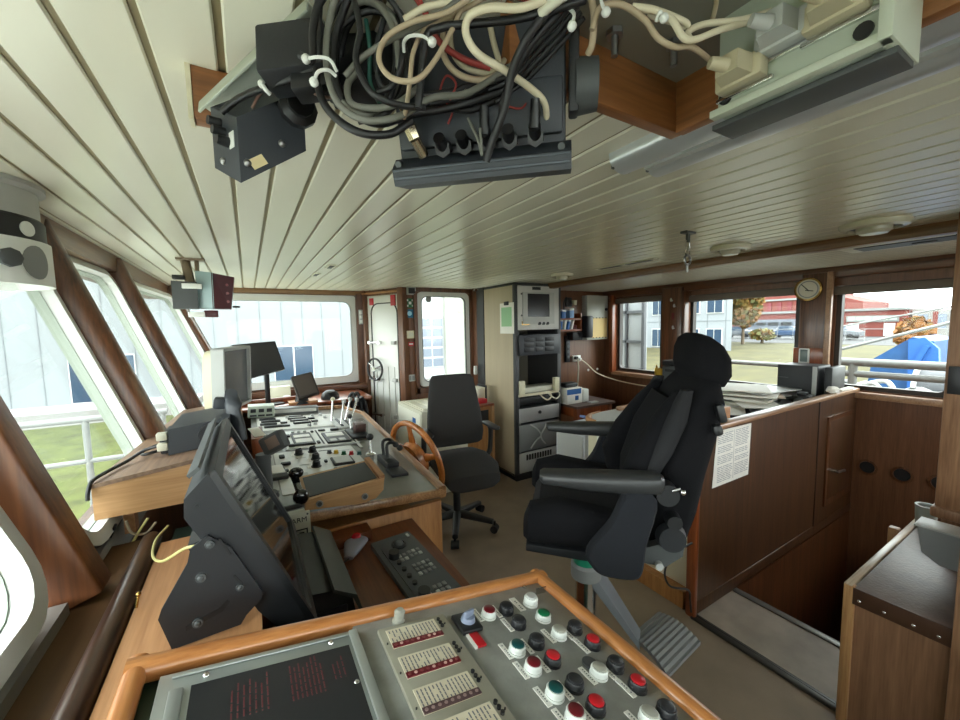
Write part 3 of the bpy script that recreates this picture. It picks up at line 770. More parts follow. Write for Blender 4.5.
# ------------------------------------------------------------------ shelf unit along the windshield, near the big display
sh = thing('window_shelf_box', 'long pale wooden box shelf under the raked windows', 'shelf', (-.25, 2.0, 1.1))
p = B(); p.prism([(-.395, 1.44, 1.135), (-.09, 1.44, 1.135), (-.09, 1.44, 1.262), (-.395, 1.44, 1.226)], (0, .018, 0)); part('end_panel', p, W_lightx, sh)
p = B(); p.prism([(-.40, 1.435, 1.226), (-.08, 1.435, 1.264), (-.08, 2.9, 1.20), (-.36, 2.9, 1.17)], (0, 0, .012)); part('top_board', p, W_top, sh)
p = B(); p.prism([(-.395, 1.46, 1.135), (-.09, 1.46, 1.135), (-.06, 2.9, 1.08), (-.34, 2.9, 1.08)], (0, 0, .018)); p.prism([(-.09, 1.46, 1.14), (-.09, 1.46, 1.26), (-.075, 2.9, 1.20), (-.075, 2.9, 1.09)], (.015, 0, 0)); part('carcase', p, W_light, sh)
for q in ((-.115, -.085, 1.48, 1.52, .9, 1.14), (-.115, -.085, 2.4, 2.45, .8, 1.11), (-.345, -.32, 1.48, 1.52, 1.062, 1.14)): p = B(); p.bb(*q); part('support_leg', p, W_light, sh)
# black printer on the shelf
pr_ = thing('label_printer', 'black boxy printer with round side cap on the box shelf', 'printer', (-.17, 1.85, 1.26))
zt = lambda x, y: 1.226+(x+.40)*.11-(y-1.435)*.042+.013
p = B(); zb = zt(-.17, 1.75)
p.prism([(-.245, 1.58, zb+.001), (-.10, 1.58, zb+.016), (-.075, 1.58, zb+.019), (-.072, 1.58, zb+.102), (-.15, 1.58, zb+.096), (-.238, 1.58, zb+.086)], (.0, .30, -.004)); part('housing', p, M_char, pr_)
p = B(); p.cyl((-.125, 1.58, zb+.056), (-.125, 1.566, zb+.056), .038, .035, 28); part('side_cap', p, M_blk2, pr_)
p = B(); p.bb(-.268, -.240, 1.60, 1.78, zb+.002, zb+.06, .005); part('cable_socket', p, M_blk2, pr_)
for k in range(2):
    p = B(); p.bb(-.272, -.244, 1.578, 1.605, zb+.018+.034*k, zb+.042+.034*k, .003); part('white_plug', p, M_offw, pr_)
p = B(); p.cyl((-.085, 1.579, zb+.08), (-.085, 1.574, zb+.08), .006, seg=10); part('screw', p, M_chrome, pr_)
p = B(); p.tube([(-.268, 1.61, zb+.03), (-.31, 1.62, zb+.020), (-.35, 1.60, zt(-.35, 1.60)+.011), (-.375, 1.53, zt(-.375, 1.53)+.009), (-.392, 1.45, zt(-.39, 1.45)+.007), (-.398, 1.428, 1.225), (-.40, 1.425, 1.20)], .005, 8, 6)
solo('printer_cable', p, M_bkc, 'thick black cable running over the box shelf corner', 'cable')
p = B(); p.tube([(-.265, 1.63, zb+.012), (-.31, 1.62, zb+.006), (-.33, 1.68, zb), (-.31, 1.74, zb), (-.26, 1.75, zb+.012)], .005, 8, 6)
solo('printer_cable', p, M_bkc, 'thin black cable looped on the box shelf beside printer', 'cable')
# cream computer monitor beyond the printer
cm = thing('cream_monitor', 'cream-cased computer monitor facing aft beside the front window', 'monitor', (-.10, 2.3, 1.2))
Tm = frame((-.048, 2.15, 1.432), V((.32, .95, .0)), V((.95, -.32, -.04)))
p = B(Tm); p.ring(rrect(.32, .285, .012), rrect(.295, .26, .006), (0, 0, -.05)); part('bezel', p, M_lgray, cm)
p = B(Tm); p.box((0, 0, -.030), (.30, .265, .03)); part('screen', p, M_screenw, cm)
p = B(Tm); p.loft([((0, 0, -.03), V((.158, 0, 0)), V((0, .142, 0))), ((0, -.005, -.085), V((.15, 0, 0)), V((0, .135, 0))), ((0, -.005, -.10), V((.12, 0, 0)), V((0, .10, 0)))], 24, 8); part('back_shell', p, M_cream, cm)
p = B(); p.box((-.13, 2.17, 1.27), (.07, .2, .10), None, .01); p.box((-.14, 2.17, 1.242), (.12, .24, .012), None, .004); part('stand', p, M_cream, cm)
# handset in cradle (dark grey) in front of the cream monitor
rh = thing('radio_handset', 'upright dark grey radio handset on a cradle beside the cream monitor', 'handset', (-.04, 1.75, 1.2))
q = [on(231, 395, Y=1.70), on(233, 410, Y=1.68), on(237, 425, Y=1.67), on(241, 438, Y=1.66)]
p = B(); p.loft([(q[0], r_*.024, V((0, .03, .02))), (q[0]+V((.004, -.01, -.03)), r_*.034, V((0, .036, .01))), (q[1], r_*.028, V((0, .03, 0))), (q[2], r_*.031, V((0, .03, 0))), (q[3], r_*.024, V((0, .03, 0)))], 16, 3); part('handset_body', p, M_char, rh)
p = B(); p.box(on(220, 403, Y=1.72), (.04, .06, .04), rot(0, 10, 0), .008); part('cradle', p, M_char, rh)
p = B(); p.cyl(on(236, 430, Y=1.70), (-.052, 1.72, 1.10), .012); part('cradle_post', p, M_char, rh)
p = B(); p.tube([q[3], q[3]+V((.005, -.004, -.06)), q[3]+V((.0, .02, -.14)), q[3]+V((-.01, .05, -.2))], .006, 8, 5); part('cord', p, M_bkc, rh)
p = B(); p.bb(-.02, .045, 2.6, 2.92, .90, 1.02, .004)
solo('wooden_box', p, W_edge, 'reddish wooden box with papers left of the console plates', 'box')
p = B(M.Translation((.01, 2.76, 1.022)) @ rot(0, 0, 8)); p.box((0, 0, .001), (.06, .25, .002)); solo('paper_sheet', p, M_paper, 'white sheet on top of the small reddish wooden box', 'paper')
# ------------------------------------------------------------------ pilot control desk in the foreground
TP = frame((.57, .70, 1.05), V((math.cos(rad(9.9)), 0, -math.sin(rad(9.9)))), V((math.sin(rad(9.9)), 0, math.cos(rad(9.9)))))
pd = thing('control_desk', 'sloping grey control desk with wooden rails and rows of push buttons in the foreground', 'control panel', (.2, .2, 0))
p = B(); p.prism([(-.18, -.55, 0), (.56, -.55, 0), (.56, -.55, 1.030), (-.18, -.55, 1.16)], (0, 1.245, 0)); part('cabinet_body', p, M_green, pd)
p = B(TP); p.box((-.234, -.61, -.006), (.43, 1.18, .012), None, .002); part('panel_plate', p, M_panel, pd)
p = B(TP)
p.loft([((-.013, .006, -.002), V((.016, 0, 0)), V((0, 0, .016))), ((-.013, -1.25, -.002), V((.016, 0, 0)), V((0, 0, .016)))], 16, 2.6); part('rail', p, W_rail, pd)
p = B(TP)
p.loft([((.003, -.010, -.002), V((0, .016, 0)), V((0, 0, .016))), ((-.757, -.010, -.002), V((0, .016, 0)), V((0, 0, .016)))], 16, 2.6); part('rail', p, W_railx, pd)
p = B(TP)
p.loft([((-.745, .006, -.004), V((.014, 0, 0)), V((0, 0, .016))), ((-.745, -1.25, -.004), V((.014, 0, 0)), V((0, 0, .016)))], 16, 2.6); part('rail', p, W_rail, pd)
def cap(x, y, base, top, r=.0142, h=.0135, name='push_button'):
    p = B(TP @ M.Translation((x, y, 0))); p.lathe([(r*1.08, 0), (r*1.08, h*.25), (r, h*.3), (r, h*.86), (r*.92, h)] + [(.0005, h)], seg=20); b_ = part(name, p, base, pd)
    p = B(TP @ M.Translation((x, y, 0))); p.lathe([(r*.80, h*.98), (r*.80, h*1.14), (r*.7, h*1.22), (.0005, h*1.22)], seg=20); part('button_cap', p, top, b_)
    return b_
M_bwh = mat('button_white', (214, 218, 214), .35); M_bbk = mat('button_black', (34, 35, 38), .45); M_lens = mat('lens_grey', (150, 150, 140), .3)
for x, y, ba, to in ((-.202, -.086, M_bwh, M_maroon), (-.161, -.087, M_bbk, M_bbk), (-.162, -.130, M_bbk, M_bbk), (-.105, -.181, M_bwh, M_lens),
        (-.064, -.181, M_bbk, M_bbk), (-.062, -.224, M_bbk, M_red), (-.205, -.184, M_bwh, M_teal), (-.161, -.183, M_bbk, M_bbk), (-.204, -.227, M_bwh, M_maroon), (-.162, -.227, M_bbk, M_red),
        (-.105, -.278, M_bwh, M_lens), (-.064, -.278, M_bbk, M_bbk), (-.064, -.322, M_bbk, M_red), (-.204, -.280, M_bwh, M_teal), (-.163, -.280, M_bbk, M_bbk),
        (-.203, -.322, M_bwh, M_maroon), (-.162, -.323, M_bbk, M_red), (-.100, -.369, M_bwh, M_lens), (-.064, -.373, M_bbk, M_bbk), (-.204, -.376, M_bwh, M_teal), (-.163, -.376, M_bbk, M_bbk), (-.064, -.42, M_bbk, M_red)):
    cap(x, y, ba, to)
cap(-.096, -.084, M_bwh, M_lgray, .0145, .016, 'indicator_lamp'); cap(-.101, -.131, M_bwh, M_grn, .0150, .012, 'indicator_lamp')
p = B(TP); p.bb(-.085, -.058, -.085, -.083, .018, .03); part('lamp_clip', p, M_chrome, pd)
p = B(TP @ M.Translation((-.101, -.254, 0))); p.lathe([(.013, 0), (.013, .004), (.0005, .005)], seg=20); part('blanking_cap', p, M_dgray, pd)
for k, (x, y) in enumerate(((-.221, -.077), (-.180, -.080), (-.124, -.076), (-.181, -.121), (-.124, -.174), (-.084, -.181), (-.223, -.176), (-.181, -.180), (-.082, -.217), (-.223, -.220), (-.181, -.223), (-.124, -.272), (-.084, -.278), (-.083, -.315), (-.223, -.274), (-.183, -.278), (-.182, -.321), (-.222, -.315), (-.120, -.362), (-.084, -.368))):
    w = .014 if k == 2 else .0095; l = .042 if k == 2 else .036
    p = B(TP); p.bb(x-w/2, x+w/2, y-l/2, y+l/2, 0, .0015)
    p.mi(1)
    n = 7
    for j in range(n):
        if R_.random() < .85: p.bb(x-w*.12, x+w*.14, y-l*.42+j*l*.12, y-l*.42+j*l*.12+l*.06, .0014, .0018)
    part('name_plate', p, [M_tagw, M_ink], pd)
# selector switch with red tag
p = B(TP); p.box((-.255, -.093, .004), (.042, .050, .008), None, .002); s = part('selector_switch', p, M_black, pd)
p = B(TP @ M.Translation((-.253, -.092, .008))); p.cyl((0, 0, 0), (0, 0, .008), .014, .012, 20); p.box((0, 0, .012), (.024, .008, .014), rot(0, 0, 18), .003); part('selector_knob', p, mat('blue_grey_knob', (126, 136, 158), .35), s)
p = B(TP); p.box((-.257, -.136, .002), (.018, .034, .004), None, .001); r_tag = part('red_tag', p, M_red, pd)
p = B(TP); p.box((-.2685, -.136, .0018), (.005, .034, .0036)); part('tag_edge', p, M_tagw, r_tag)
# alarm strip: four card modules with rows of small lamps
p = B(TP); p.box((-.352, -.20, .004), (.127, .285, .008), None, .003); st = part('alarm_strip', p, mat('alarm_strip_grey', (150, 148, 134), .45, var=.06, vs=30), pd)
p = B(TP); p.box((-.352, -.44, .006), (.135, .19, .012), None, .003); st2 = part('alarm_strip', p, mat('alarm_strip_grey2', (156, 154, 142), .45), pd)
for k in range(6):
    y0 = -.068-.0645*k; P_ = st if k < 4 else st2; z0 = .008 if k < 3 else .013
    p = B(TP); p.bb(-.404, -.313, y0-.044, y0, z0, z0+.0012)
    p.mi(1)
    for c in range(14):
        xx = -.4005+c*.0062
        yy = y0-.004
        while yy > y0-.031:
            l = R_.uniform(.004, .010)
            if R_.random() < .93: p.bb(xx, xx+.0019, max(yy-l, y0-.032), yy, z0+.001, z0+.0016)
            yy -= l+.0012
    cd = part('legend_card', p, [M_card, M_ink], P_)
    p = B(TP); p.bb(-.404, -.313, y0-.044, y0-.034, z0+.001, z0+.003); ls = part('lamp_row', p, M_maroon if k < 2 else mat('lamp_row_dim%d' % k, (84, 62, 64), .4), P_)
    p = B(TP)
    for c in range(9):
        p.mi(0 if (c in (1, 4, 6, 7)) or k > 1 else 1); p.cyl((-.399+c*.0100, y0-.039, z0+.003), (-.399+c*.0100, y0-.039, z0+.0038), .0026, seg=10)
    # children two levels deep only: the lamps belong to the strip
    part('lamp_lens', p, [mat('lens_pale%d' % k, (206, 168, 160) if k < 2 else (150, 128, 126), .3), M_ledr], P_)
    p = B(TP)
    for c in range(3): p = B(TP); p.cyl((-.3055, y0-.004-c*.009, z0-.001), (-.3055, y0-.004-c*.009, z0+.003), .0032, seg=12); part('test_button', p, M_black, P_)
    for q in ((-.2985, y0-.018), (-.410, y0-.03)): p = B(TP); p.cyl((*q, z0-.001), (*q, z0+.002), .0014, seg=8); part('pin_hole', p, M_black, P_)
    pass
# display plate with dark screen, frame strips and a few screws
p = B(TP); p.box((-.583, -.22, .002), (.262, .36, .004), None, .001); dp = part('display_plate', p, M_alu, pd)
p = B(TP); p.bb(-.676, -.467, -.36, -.074, .003, .006); part('display_screen', p, mat('red_text_screen', (34, 36, 40), .35), pd)
p = B(TP)
for (xa, xb, ya, yb, n) in ((-.628, -.586, -.150, -.084, 7), (-.556, -.515, -.150, -.078, 8), (-.498, -.484, -.135, -.090, 3)):
    for j in range(n):
        x = xa+(xb-xa)*j/max(1, n-1); y = yb-R_.uniform(0, .02)
        while y > ya:
            l = R_.uniform(.006, .02); p.bb(x-.0009, x+.0009, max(ya, y-l), y, .0058, .0063); y -= l+.003
part('red_text', p, mat('faint_red_print', (98, 44, 50), .5), pd)
p = B(TP); p.bb(-.462, -.448, -.40, -.045, .004, .010, .002); p.bb(-.70, -.684, -.40, -.075, .004, .009, .002); p.bb(-.70, -.452, -.052, -.046, .004, .007, .002); part('frame_strip', p, M_alu, dp)
p = B(TP)
for x, y in ((-.492, -.058), (-.472, -.150), (-.455, -.11), (-.66, -.06), (-.452, -.18)): p.sph((x, y, .005), .0045, (1, 1, .7), seg=10)
part('screw', p, M_chrome, dp)
p = B(TP @ M.Translation((-.372, -.045, 0))); p.lathe([(.012, 0), (.012, .006), (.009, .009), (.010, .022), (.006, .026), (.0005, .026)], seg=16); part('clear_knob', p, mat('smoked_plastic', (150, 150, 140), .2), pd)
for x, y in ((-.685, -.045), (-.07, -.03)):
    p = B(TP @ M.Translation((x, y, 0))); p.lathe([(.0055, 0), (.005, .003), (.0005, .004)], seg=12); part('screw', p, M_chrome, pd)

# pale wooden desk top carrying the big display, along the windshield
b = B(); b.prism([(-.235, -.55, 1.055), (-.186, -.55, 1.055), (-.186, .70, 1.055), (-.010, .70, 1.055), (-.010, 1.31, 1.055), (-.235, 1.31, 1.055)], (0, 0, .03))
dk = solo('side_worktop', b, W_light, 'pale wooden worktop under the big black display by the window', 'worktop', loc=(-.1, .6, 1.055))
b = B(); b.bb(-.225, -.02, .72, 1.46, 0, 1.053)
solo('side_cabinet_base', b, mat('dark_green_steel', (34, 50, 42), .5), 'dark green steel base beneath the pale side worktop', 'cabinet base')
# screw left standing in the worktop
p = B(); p.cyl((-.262+.03, 1.02, 1.085), (-.228, 1.025, 1.108), .0025, seg=8); p.sph((-.2275, 1.025, 1.110), .005, seg=10)
solo('loose_screw', p, M_brass, 'screw standing half driven in the pale side worktop', 'screw')
# yellow-green wire along the worktop and loops under the shelf box
p = B(); p.tube([on(208, 545, Y=.93), on(186, 548, Y=.95), on(163, 561, Y=1.02), on(153, 556, Y=1.12), on(156, 540, Y=1.20), on(168, 526, Y=1.28)], .003, 8, 8)
solo('earth_wire', p, M_ylc, 'yellow green wire curling over worktop behind the big display', 'wire')
for k, (pts, m, lab) in enumerate((([(102, 540), (112, 552), (128, 548), (140, 530), (148, 518)], M_ylc, 'yellow green wire loop hanging lowest under the shelf box'),
        ([(126, 521), (132, 533), (146, 533), (156, 522)], M_tan, 'pale wire loop hanging under the shelf box'), ([(100, 535), (108, 540), (116, 524)], M_bkc, 'black wire hanging under left end of the shelf box'))):
    p = B(); p.tube([on(x, y, Y=1.425) for x, y in pts], .0035, 8, 6); solo('wire_loop', p, m, lab, 'wire')

# big black marine display on its side brackets
bd = thing('marine_display', 'large black marine display tilted back on bolted side brackets', 'display', (-.05, 1.1, 1.085))
Y0, Y1 = .85, 1.36
tf, bf = V((-.078, 0, 1.392)), V((.082, 0, 1.020)); bk = V((-.125, 0, 1.352)); ax = (tf-bf).normalized(); nf = V((-ax.z, 0, ax.x)); nf = nf if nf.x > 0 else -nf
prof = [tf, bf, bf-nf*.065-ax*.0, bf-nf*.075+ax*.06, tf-nf*.085-ax*.05, tf-nf*.072-ax*.01]
prof = [tf, bf, V((.045, 0, 1.005)), V((-.015, 0, 1.10)), V((-.118, 0, 1.318)), V((-.116, 0, 1.352))]
p = B(); p.prism([v+V((0, Y0, 0)) for v in prof], (0, Y1-Y0, 0)); hs_ = part('housing', p, M_blk2, bd)
p = B(); q = [tf-ax*.02, bf+ax*.04]
Tb = frame((tf+bf)/2+V((0, (Y0+Y1)/2, 0)), V((0, 1, 0)), nf); L_ = (tf-bf).length
if (Tb.to_3x3() @ V((0, 1, 0))).z < 0: Tb = frame((tf+bf)/2+V((0, (Y0+Y1)/2, 0)), V((0, -1, 0)), nf)
p = B(Tb); p.ring(rrect(Y1-Y0, L_, .008, 3), rrect(Y1-Y0-.05, L_-.05, .004, 3), (0, 0, .012)); part('bezel', p, M_black, bd)
p = B(Tb); p.box((0, 0, .003), (Y1-Y0-.048, L_-.048, .004)); part('screen', p, mat('glossy_screen', (14, 15, 17), .06, spec=.6), bd)
p = B(); p.prism([tf+V((-.012, Y0+.02, .004)), tf+V((-.03, Y0+.02, -.01)), tf+V((-.03, Y1-.02, -.01)), tf+V((-.012, Y1-.02, .004))], (-.004, 0, .006)); part('top_strip', p, M_dgray, bd)
# rear body
p = B(); p.prism([(-.065, .95, 1.24), (-.02, .95, 1.12), (-.10, .95, 1.09), (-.13, .95, 1.22)], (0, .32, 0)); part('rear_body', p, M_black, bd)
# near bracket plate: traced outline with real thickness, plus the matching far one
brk = [(-.112, 1.262), (-.118, 1.237), (-.160, 1.165), (-.165, 1.150), (-.150, 1.087), (-.045, 1.087+.003), (-.035, 1.105), (-.008, 1.128), (-.006, 1.142), (-.052, 1.248), (-.085, 1.280)]
for yy in (Y0-.008, Y1+.002):
    p = B(); p.prism([(x, yy, z) for x, z in brk], (0, .006, 0)); br = part('side_bracket', p, M_blk2, bd)
    if yy < Y0:
        for x, z, r in ((-.083, 1.263, .010), (-.100, 1.205, .011), (-.110, 1.122, .011), (-.042, 1.165, .0085)):
            s = B(); s.cyl((x, yy, z), (x, yy-.004, z), r*.8, r*.75, 18); s.sph((x, yy-.004, z), r*.5, (1, .4, 1), seg=12); part('bolt', s, M_dgray, br)
        s = B(); s.prism([(-.128, yy-.001, 1.113), (-.072, yy-.001, 1.128), (-.060, yy-.001, 1.142), (-.064, yy-.001, 1.148), (-.078, yy-.001, 1.136), (-.128, yy-.001, 1.122)], (0, .002, 0)); part('slot', s, mat('slot_black', (8, 8, 9), .6), br)
        s = B(); s.prism([(-.070, yy-.001, 1.268), (-.054, yy-.001, 1.232), (-.051, yy-.001, 1.234), (-.066, yy-.001, 1.269)], (0, .002, 0)); s.prism([(-.052, yy-.001, 1.19), (-.036, yy-.001, 1.162), (-.033, yy-.001, 1.164), (-.049, yy-.001, 1.192)], (0, .002, 0)); part('slot', s, MATS['slot_black'], br)
p = B(); p.cyl((-.098, Y0, 1.335), (-.098, Y0-.002, 1.335), .004, seg=12); part('screw', p, M_black, bd)

# low brown desk with trackball console, mouse and a dark box
ld = solo('low_desk', B().bb(.03, .612, .76, 1.693, .735, .757, .003), W_desk, 'low reddish brown desk between control desk and main console', 'desk', loc=(.3, 1.2, .735))
b = B(); b.bb(.06, .59, .80, 1.66, 0, .733); solo('low_desk_cabinet', b, W_desk, 'plain brown cabinet carrying the low desk', 'cabinet')
kb = thing('trackball_keyboard', 'dark grey keyboard console with trackball on the low brown desk', 'keyboard', (.47, 1.33, .757))
kx, ky = .475, 1.315
Tk = M.Translation((kx, ky, .757)) @ rot(0, 0, 3) @ M.Diagonal((.95, 1.14, 1, 1))
p = B(Tk); p.prism([(-.09, -.25, 0), (.085, -.25, 0), (.085, .20, 0), (-.09, .20, 0)], (0, 0, .022)); part('base', p, mat('kbd_grey', (80, 84, 86), .5), kb)
p = B(Tk @ M.Translation((0, 0, .022))); P_ = [(-.072, -.24, 0), (.072, -.24, 0)]+[(.072*math.cos(rad(a)), .12+.072*math.sin(rad(a)), 0) for a in range(0, 181, 15)]
p.prism(P_, (0, 0, .006)); part('top_face', p, mat('kbd_top', (72, 77, 81), .45), kb)
p = B(Tk @ M.Translation((0, .125, .028))); p.lathe([(.030, 0), (.030, .006), (.024, .008), (.022, .004), (.0005, .003)], seg=24); tb = part('ball_ring', p, M_black, kb)
p = B(Tk); p.sph((0, .125, .032), .02, seg=16); part('trackball', p, M_dgray, tb)
for c, (x0, y0, nx, ny) in enumerate(((-.03, .055, 2, 2), (.012, .06, 3, 2), (-.008, -.02, 4, 3), (.0, -.15, 3, 2), (-.03, -.17, 1, 2))):
    for i in range(nx):
        for j in range(ny):
            p = B(Tk); p.box((x0+i*.019, y0-j*.024, .030), (.014, .016, .006), None, .002, 1); part('key', p, M_lgray if (i*3+j*5+c) % 4 == 0 else M_gray, kb)
for y in (.02, -.02, -.06, -.10):
    p = B(Tk); p.cyl((-.048, y, .028), (-.048, y, .036), .009, seg=14); part('round_key', p, M_black, kb)
for y in (.065, -.165):
    p = B(Tk); p.cyl((-.048, y, .028), (-.048, y, .05), .022, .020, 20); part('rotary_knob', p, M_black, kb)
p = B(Tk); p.box((.06, .165, .030), (.01, .02, .004)); part('badge', p, M_lgray, kb)
mb = thing('trackball_mouse', 'silver trackball mouse with red ball on the low brown desk', 'mouse', (.32, 1.57, .757))
Tm = M.Translation((.32, 1.57, .757)) @ rot(0, 0, 60)
p = B(Tm); p.loft([((-.075, 0, .008), V((0, .018, 0)), V((0, 0, .008))), ((-.04, 0, .014), V((0, .03, 0)), V((0, 0, .014))), ((.0, 0, .02), V((0, .042, 0)), V((0, 0, .02))), ((.04, 0, .018), V((0, .045, 0)), V((0, 0, .018))), ((.07, 0, .01), V((0, .03, 0)), V((0, 0, .010)))], 20, 2.3); part('shell', p, mat('mouse_silver', (132, 130, 142), .35), mb)
p = B(Tm); p.sph((.03, 0, .032), .021, seg=18); part('red_ball', p, mat('red_ball', (150, 10, 24), .12), mb)
p = B(Tm); p.tube([(-.075, 0, .006), (-.12, .02, .005), (-.15, -.02, .005), (-.2, 0, .005)], .003, 6, 5); part('cord', p, M_bkc, mb)
db = thing('desk_instrument', 'dark hooded instrument box standing behind the big display on low desk', 'instrument', (.18, 1.3, .757))
p = B(); p.prism([(.08, 1.12, .757), (.235, 1.12, .757), (.215, 1.12, .875), (.165, 1.12, .91), (.10, 1.12, .92)], (.0, .38, 0)); part('housing', p, mat('instrument_black', (40, 44, 42), .5), db)
p = B(); p.prism([(.243, 1.10, .80), (.250, 1.10, .80), (.225, 1.10, .888), (.165, 1.10, .925), (.160, 1.10, .918), (.215, 1.10, .880)], (0, .42, 0)); part('hood', p, mat('hood_grey', (62, 66, 62), .45), db)
p = B(); p.bb(.10, .20, 1.112, 1.122, .80, .86, .003); part('front_plate', p, M_black, db)
p = B(); p.bb(.02, .40, 1.60, 1.68, .757, .80); solo('desk_fiddle', p, W_desk, 'brown wooden batten at the back of the low desk', 'batten')

# ------------------------------------------------------------------ partition, stairwell side and landing cabinet
pt = thing('partition', 'wood-panelled partition with raised panel door beside the stairwell', 'partition', (3.2, 1.19, 0))
b = B(); b.bb(2.06, 4.355, 1.173, 1.20, .012, 1.045); b.bb(2.06, 4.355, 1.168, 1.18, .012, .085, .003); part('panel', b, W_part, pt)
b = B(); b.bb(2.035, 2.065, 1.16, 1.215, .0, 1.05, .008); part('edge_post', b, W_edge, pt)
b = B(); b.bb(2.04, 4.355, 1.155, 1.215, 1.045, 1.075, .008); part('cap_rail', b, W_lip, pt)
b = B(); b.bb(3.80, 4.24, 1.158, 1.173, .25, .87, .006); dr = part('panel_door', b, W_part, pt)
b = B(); b.ring([(3.76, 1.160, .20), (4.28, 1.160, .20), (4.28, 1.160, .905), (3.76, 1.160, .905)], [(3.80, 1.160, .25), (4.24, 1.160, .25), (4.24, 1.160, .865), (3.80, 1.160, .865)], (0, .012, 0)); part('door_moulding', b, W_dark, pt)
b = B(); b.bb(3.60, 3.61, 1.168, 1.174, .02, 1.045); part('joint', b, mat('dark_joint', (40, 24, 16), .6), pt)
b = B(); b.cyl((3.86, 1.158, .47), (3.86, 1.12, .47), .012); b.cyl((3.85, 1.122, .472), (3.96, 1.115, .466), .011); part('door_handle', b, M_chrome, pt)
b = B(); q0 = on(949, 366, X=2.597); q1 = on(962, 395, X=2.597); b.bb(2.592, 2.601, q1.y, q0.y, q1.z, q0.z, .003); solo('lock_plate', b, M_black, 'black lock plate on the walnut post at right edge', 'lock plate')
nt_ = thing('notice_sheet', 'printed white notice sheet taped to the partition behind the chair', 'notice', (2.4, 1.168, .88))
b = B(); b.prism([(2.19, 1.1705, .715), (2.585, 1.1705, .712), (2.60, 1.1705, 1.03), (2.225, 1.1705, 1.038)], (0, -.002, 0)); part('sheet', b, M_paper, nt_)
b = B()
for c, (xa, xb) in enumerate(((2.235, 2.395), (2.42, 2.575))):
    z = 1.015
    while z > .735:
        x = xa
        while x < xb-.02:
            l = R_.uniform(.02, .07); b.bb(x, min(xb, x+l), 1.1680, 1.1690, z-.0035, z+.0005); x += l+.008
        z -= .0105 if R_.random() < .85 else .022
b.bb(2.405, 2.408, 1.168, 1.169, .73, 1.02)
part('printed_text', b, M_ink2, nt_)
# round vents in the aft stairwell panel
for k, (y, lab) in enumerate(((1.131-.05, 'round dark vent nearest the partition, low on aft panel'), (.88, 'round dark vent in the middle, low on aft panel'), (.68, 'round dark vent partly hidden by the post, low on aft panel'))):
    Tv = M(((0, 0, -1, 4.355), (1, 0, 0, y), (0, 1, 0, .42), (0, 0, 0, 1)))
    v = thing('round_vent', lab, 'vent', (4.355, y, .36)); p = B(Tv); p.lathe([(.062, 0), (.066, .012), (.05, .014), (.046, .002)], seg=24, hollow=True); part('vent_ring', p, W_dark, v)
    p = B(Tv); p.lathe([(.048, .001), (.048, .004), (.0005, .004)], seg=24); part('vent_grille', p, M_black, v)
# stairs going down (dark)
sc_ = thing('companionway_stairs', 'dark wooden stair flight going down the unlit stairwell', 'stairs', (3.2, .75, -2.4))
for k in range(7):
    b = B(); b.bb(2.5+.22*k, 2.75+.22*k, .38, 1.16, -.27-.25*k, -.23-.25*k, .006); part('tread', b, W_dark, sc_)
b = B(); b.bb(2.72, 2.76, .545, .585, -.35, .60, .004)
solo('stair_newel', b, W_cabedge, 'short pale newel post at stair edge behind the walnut cabinet', 'newel post')
# walnut cabinet at lower right
wc_ = thing('walnut_cabinet', 'walnut veneered cabinet with brown padded top at lower right', 'cabinet', (2.4, .2, 0))
b = B(); b.bb(2.0, 2.70, -.25, .515, 0, .575); part('carcase', b, W_cab, wc_)
b = B(); b.bb(1.985, 2.01, .505, .538, 0, .602, .003); part('corner_post', b, W_cabedge, wc_)
b = B(); b.bb(1.985, 2.95, .512, .538, .572, .603, .003); b.bb(2.0, 2.95, .505, .535, 0, .575); part('side_edging', b, wood('pale_cap', (150, 128, 104), (196, 176, 150), 'x', .35, 20, .2), wc_)
b = B(); b.bb(1.99, 2.95, -.25, .51, .575, .598, .004); part('padded_top', b, M_lea, wc_)
b = B(); b.bb(1.984, 1.992, -.25, .51, .530, .598, .002); tp = part('front_flap', b, mat('dark_leatherette', (70, 46, 32), .45), wc_)
b = B()
for y in (.49, .42, .345, .285, .19): b = B(); b.sph((1.983, y, .552), .006, (.5, 1, 1), seg=10); part('stud', b, M_chrome, tp)
# grey metal bin on the post, and a grey cup by the cabinet
gb = thing('metal_tray', 'small grey metal tray fixed to the board above walnut cabinet', 'tray', (2.33, .36, .66))
b = B(); b.prism([(2.30, .412, .805), (2.30, .258, .805), (2.30, .258, .668), (2.30, .345, .668), (2.30, .395, .70)], (.09, 0, 0)); part('body', b, mat('tray_grey', (150, 153, 154), .35, .4), gb)
b = B(); b.bb(2.29, 2.40, .258, .42, .805, .813, .002); part('lid', b, M_lgray, gb)
b = B(); b.cyl((2.86, .485, .604), (2.86, .485, .70), .035, .04, 20); b.lathe([(.04, .70), (.042, .715), (.034, .715), (.032, .70)], M.Translation((2.86, .485, 0)), 20)
solo('grey_cup', b, mat('cup_grey', (150, 158, 152), .4), 'grey cup standing on the far end of walnut cabinet', 'cup')

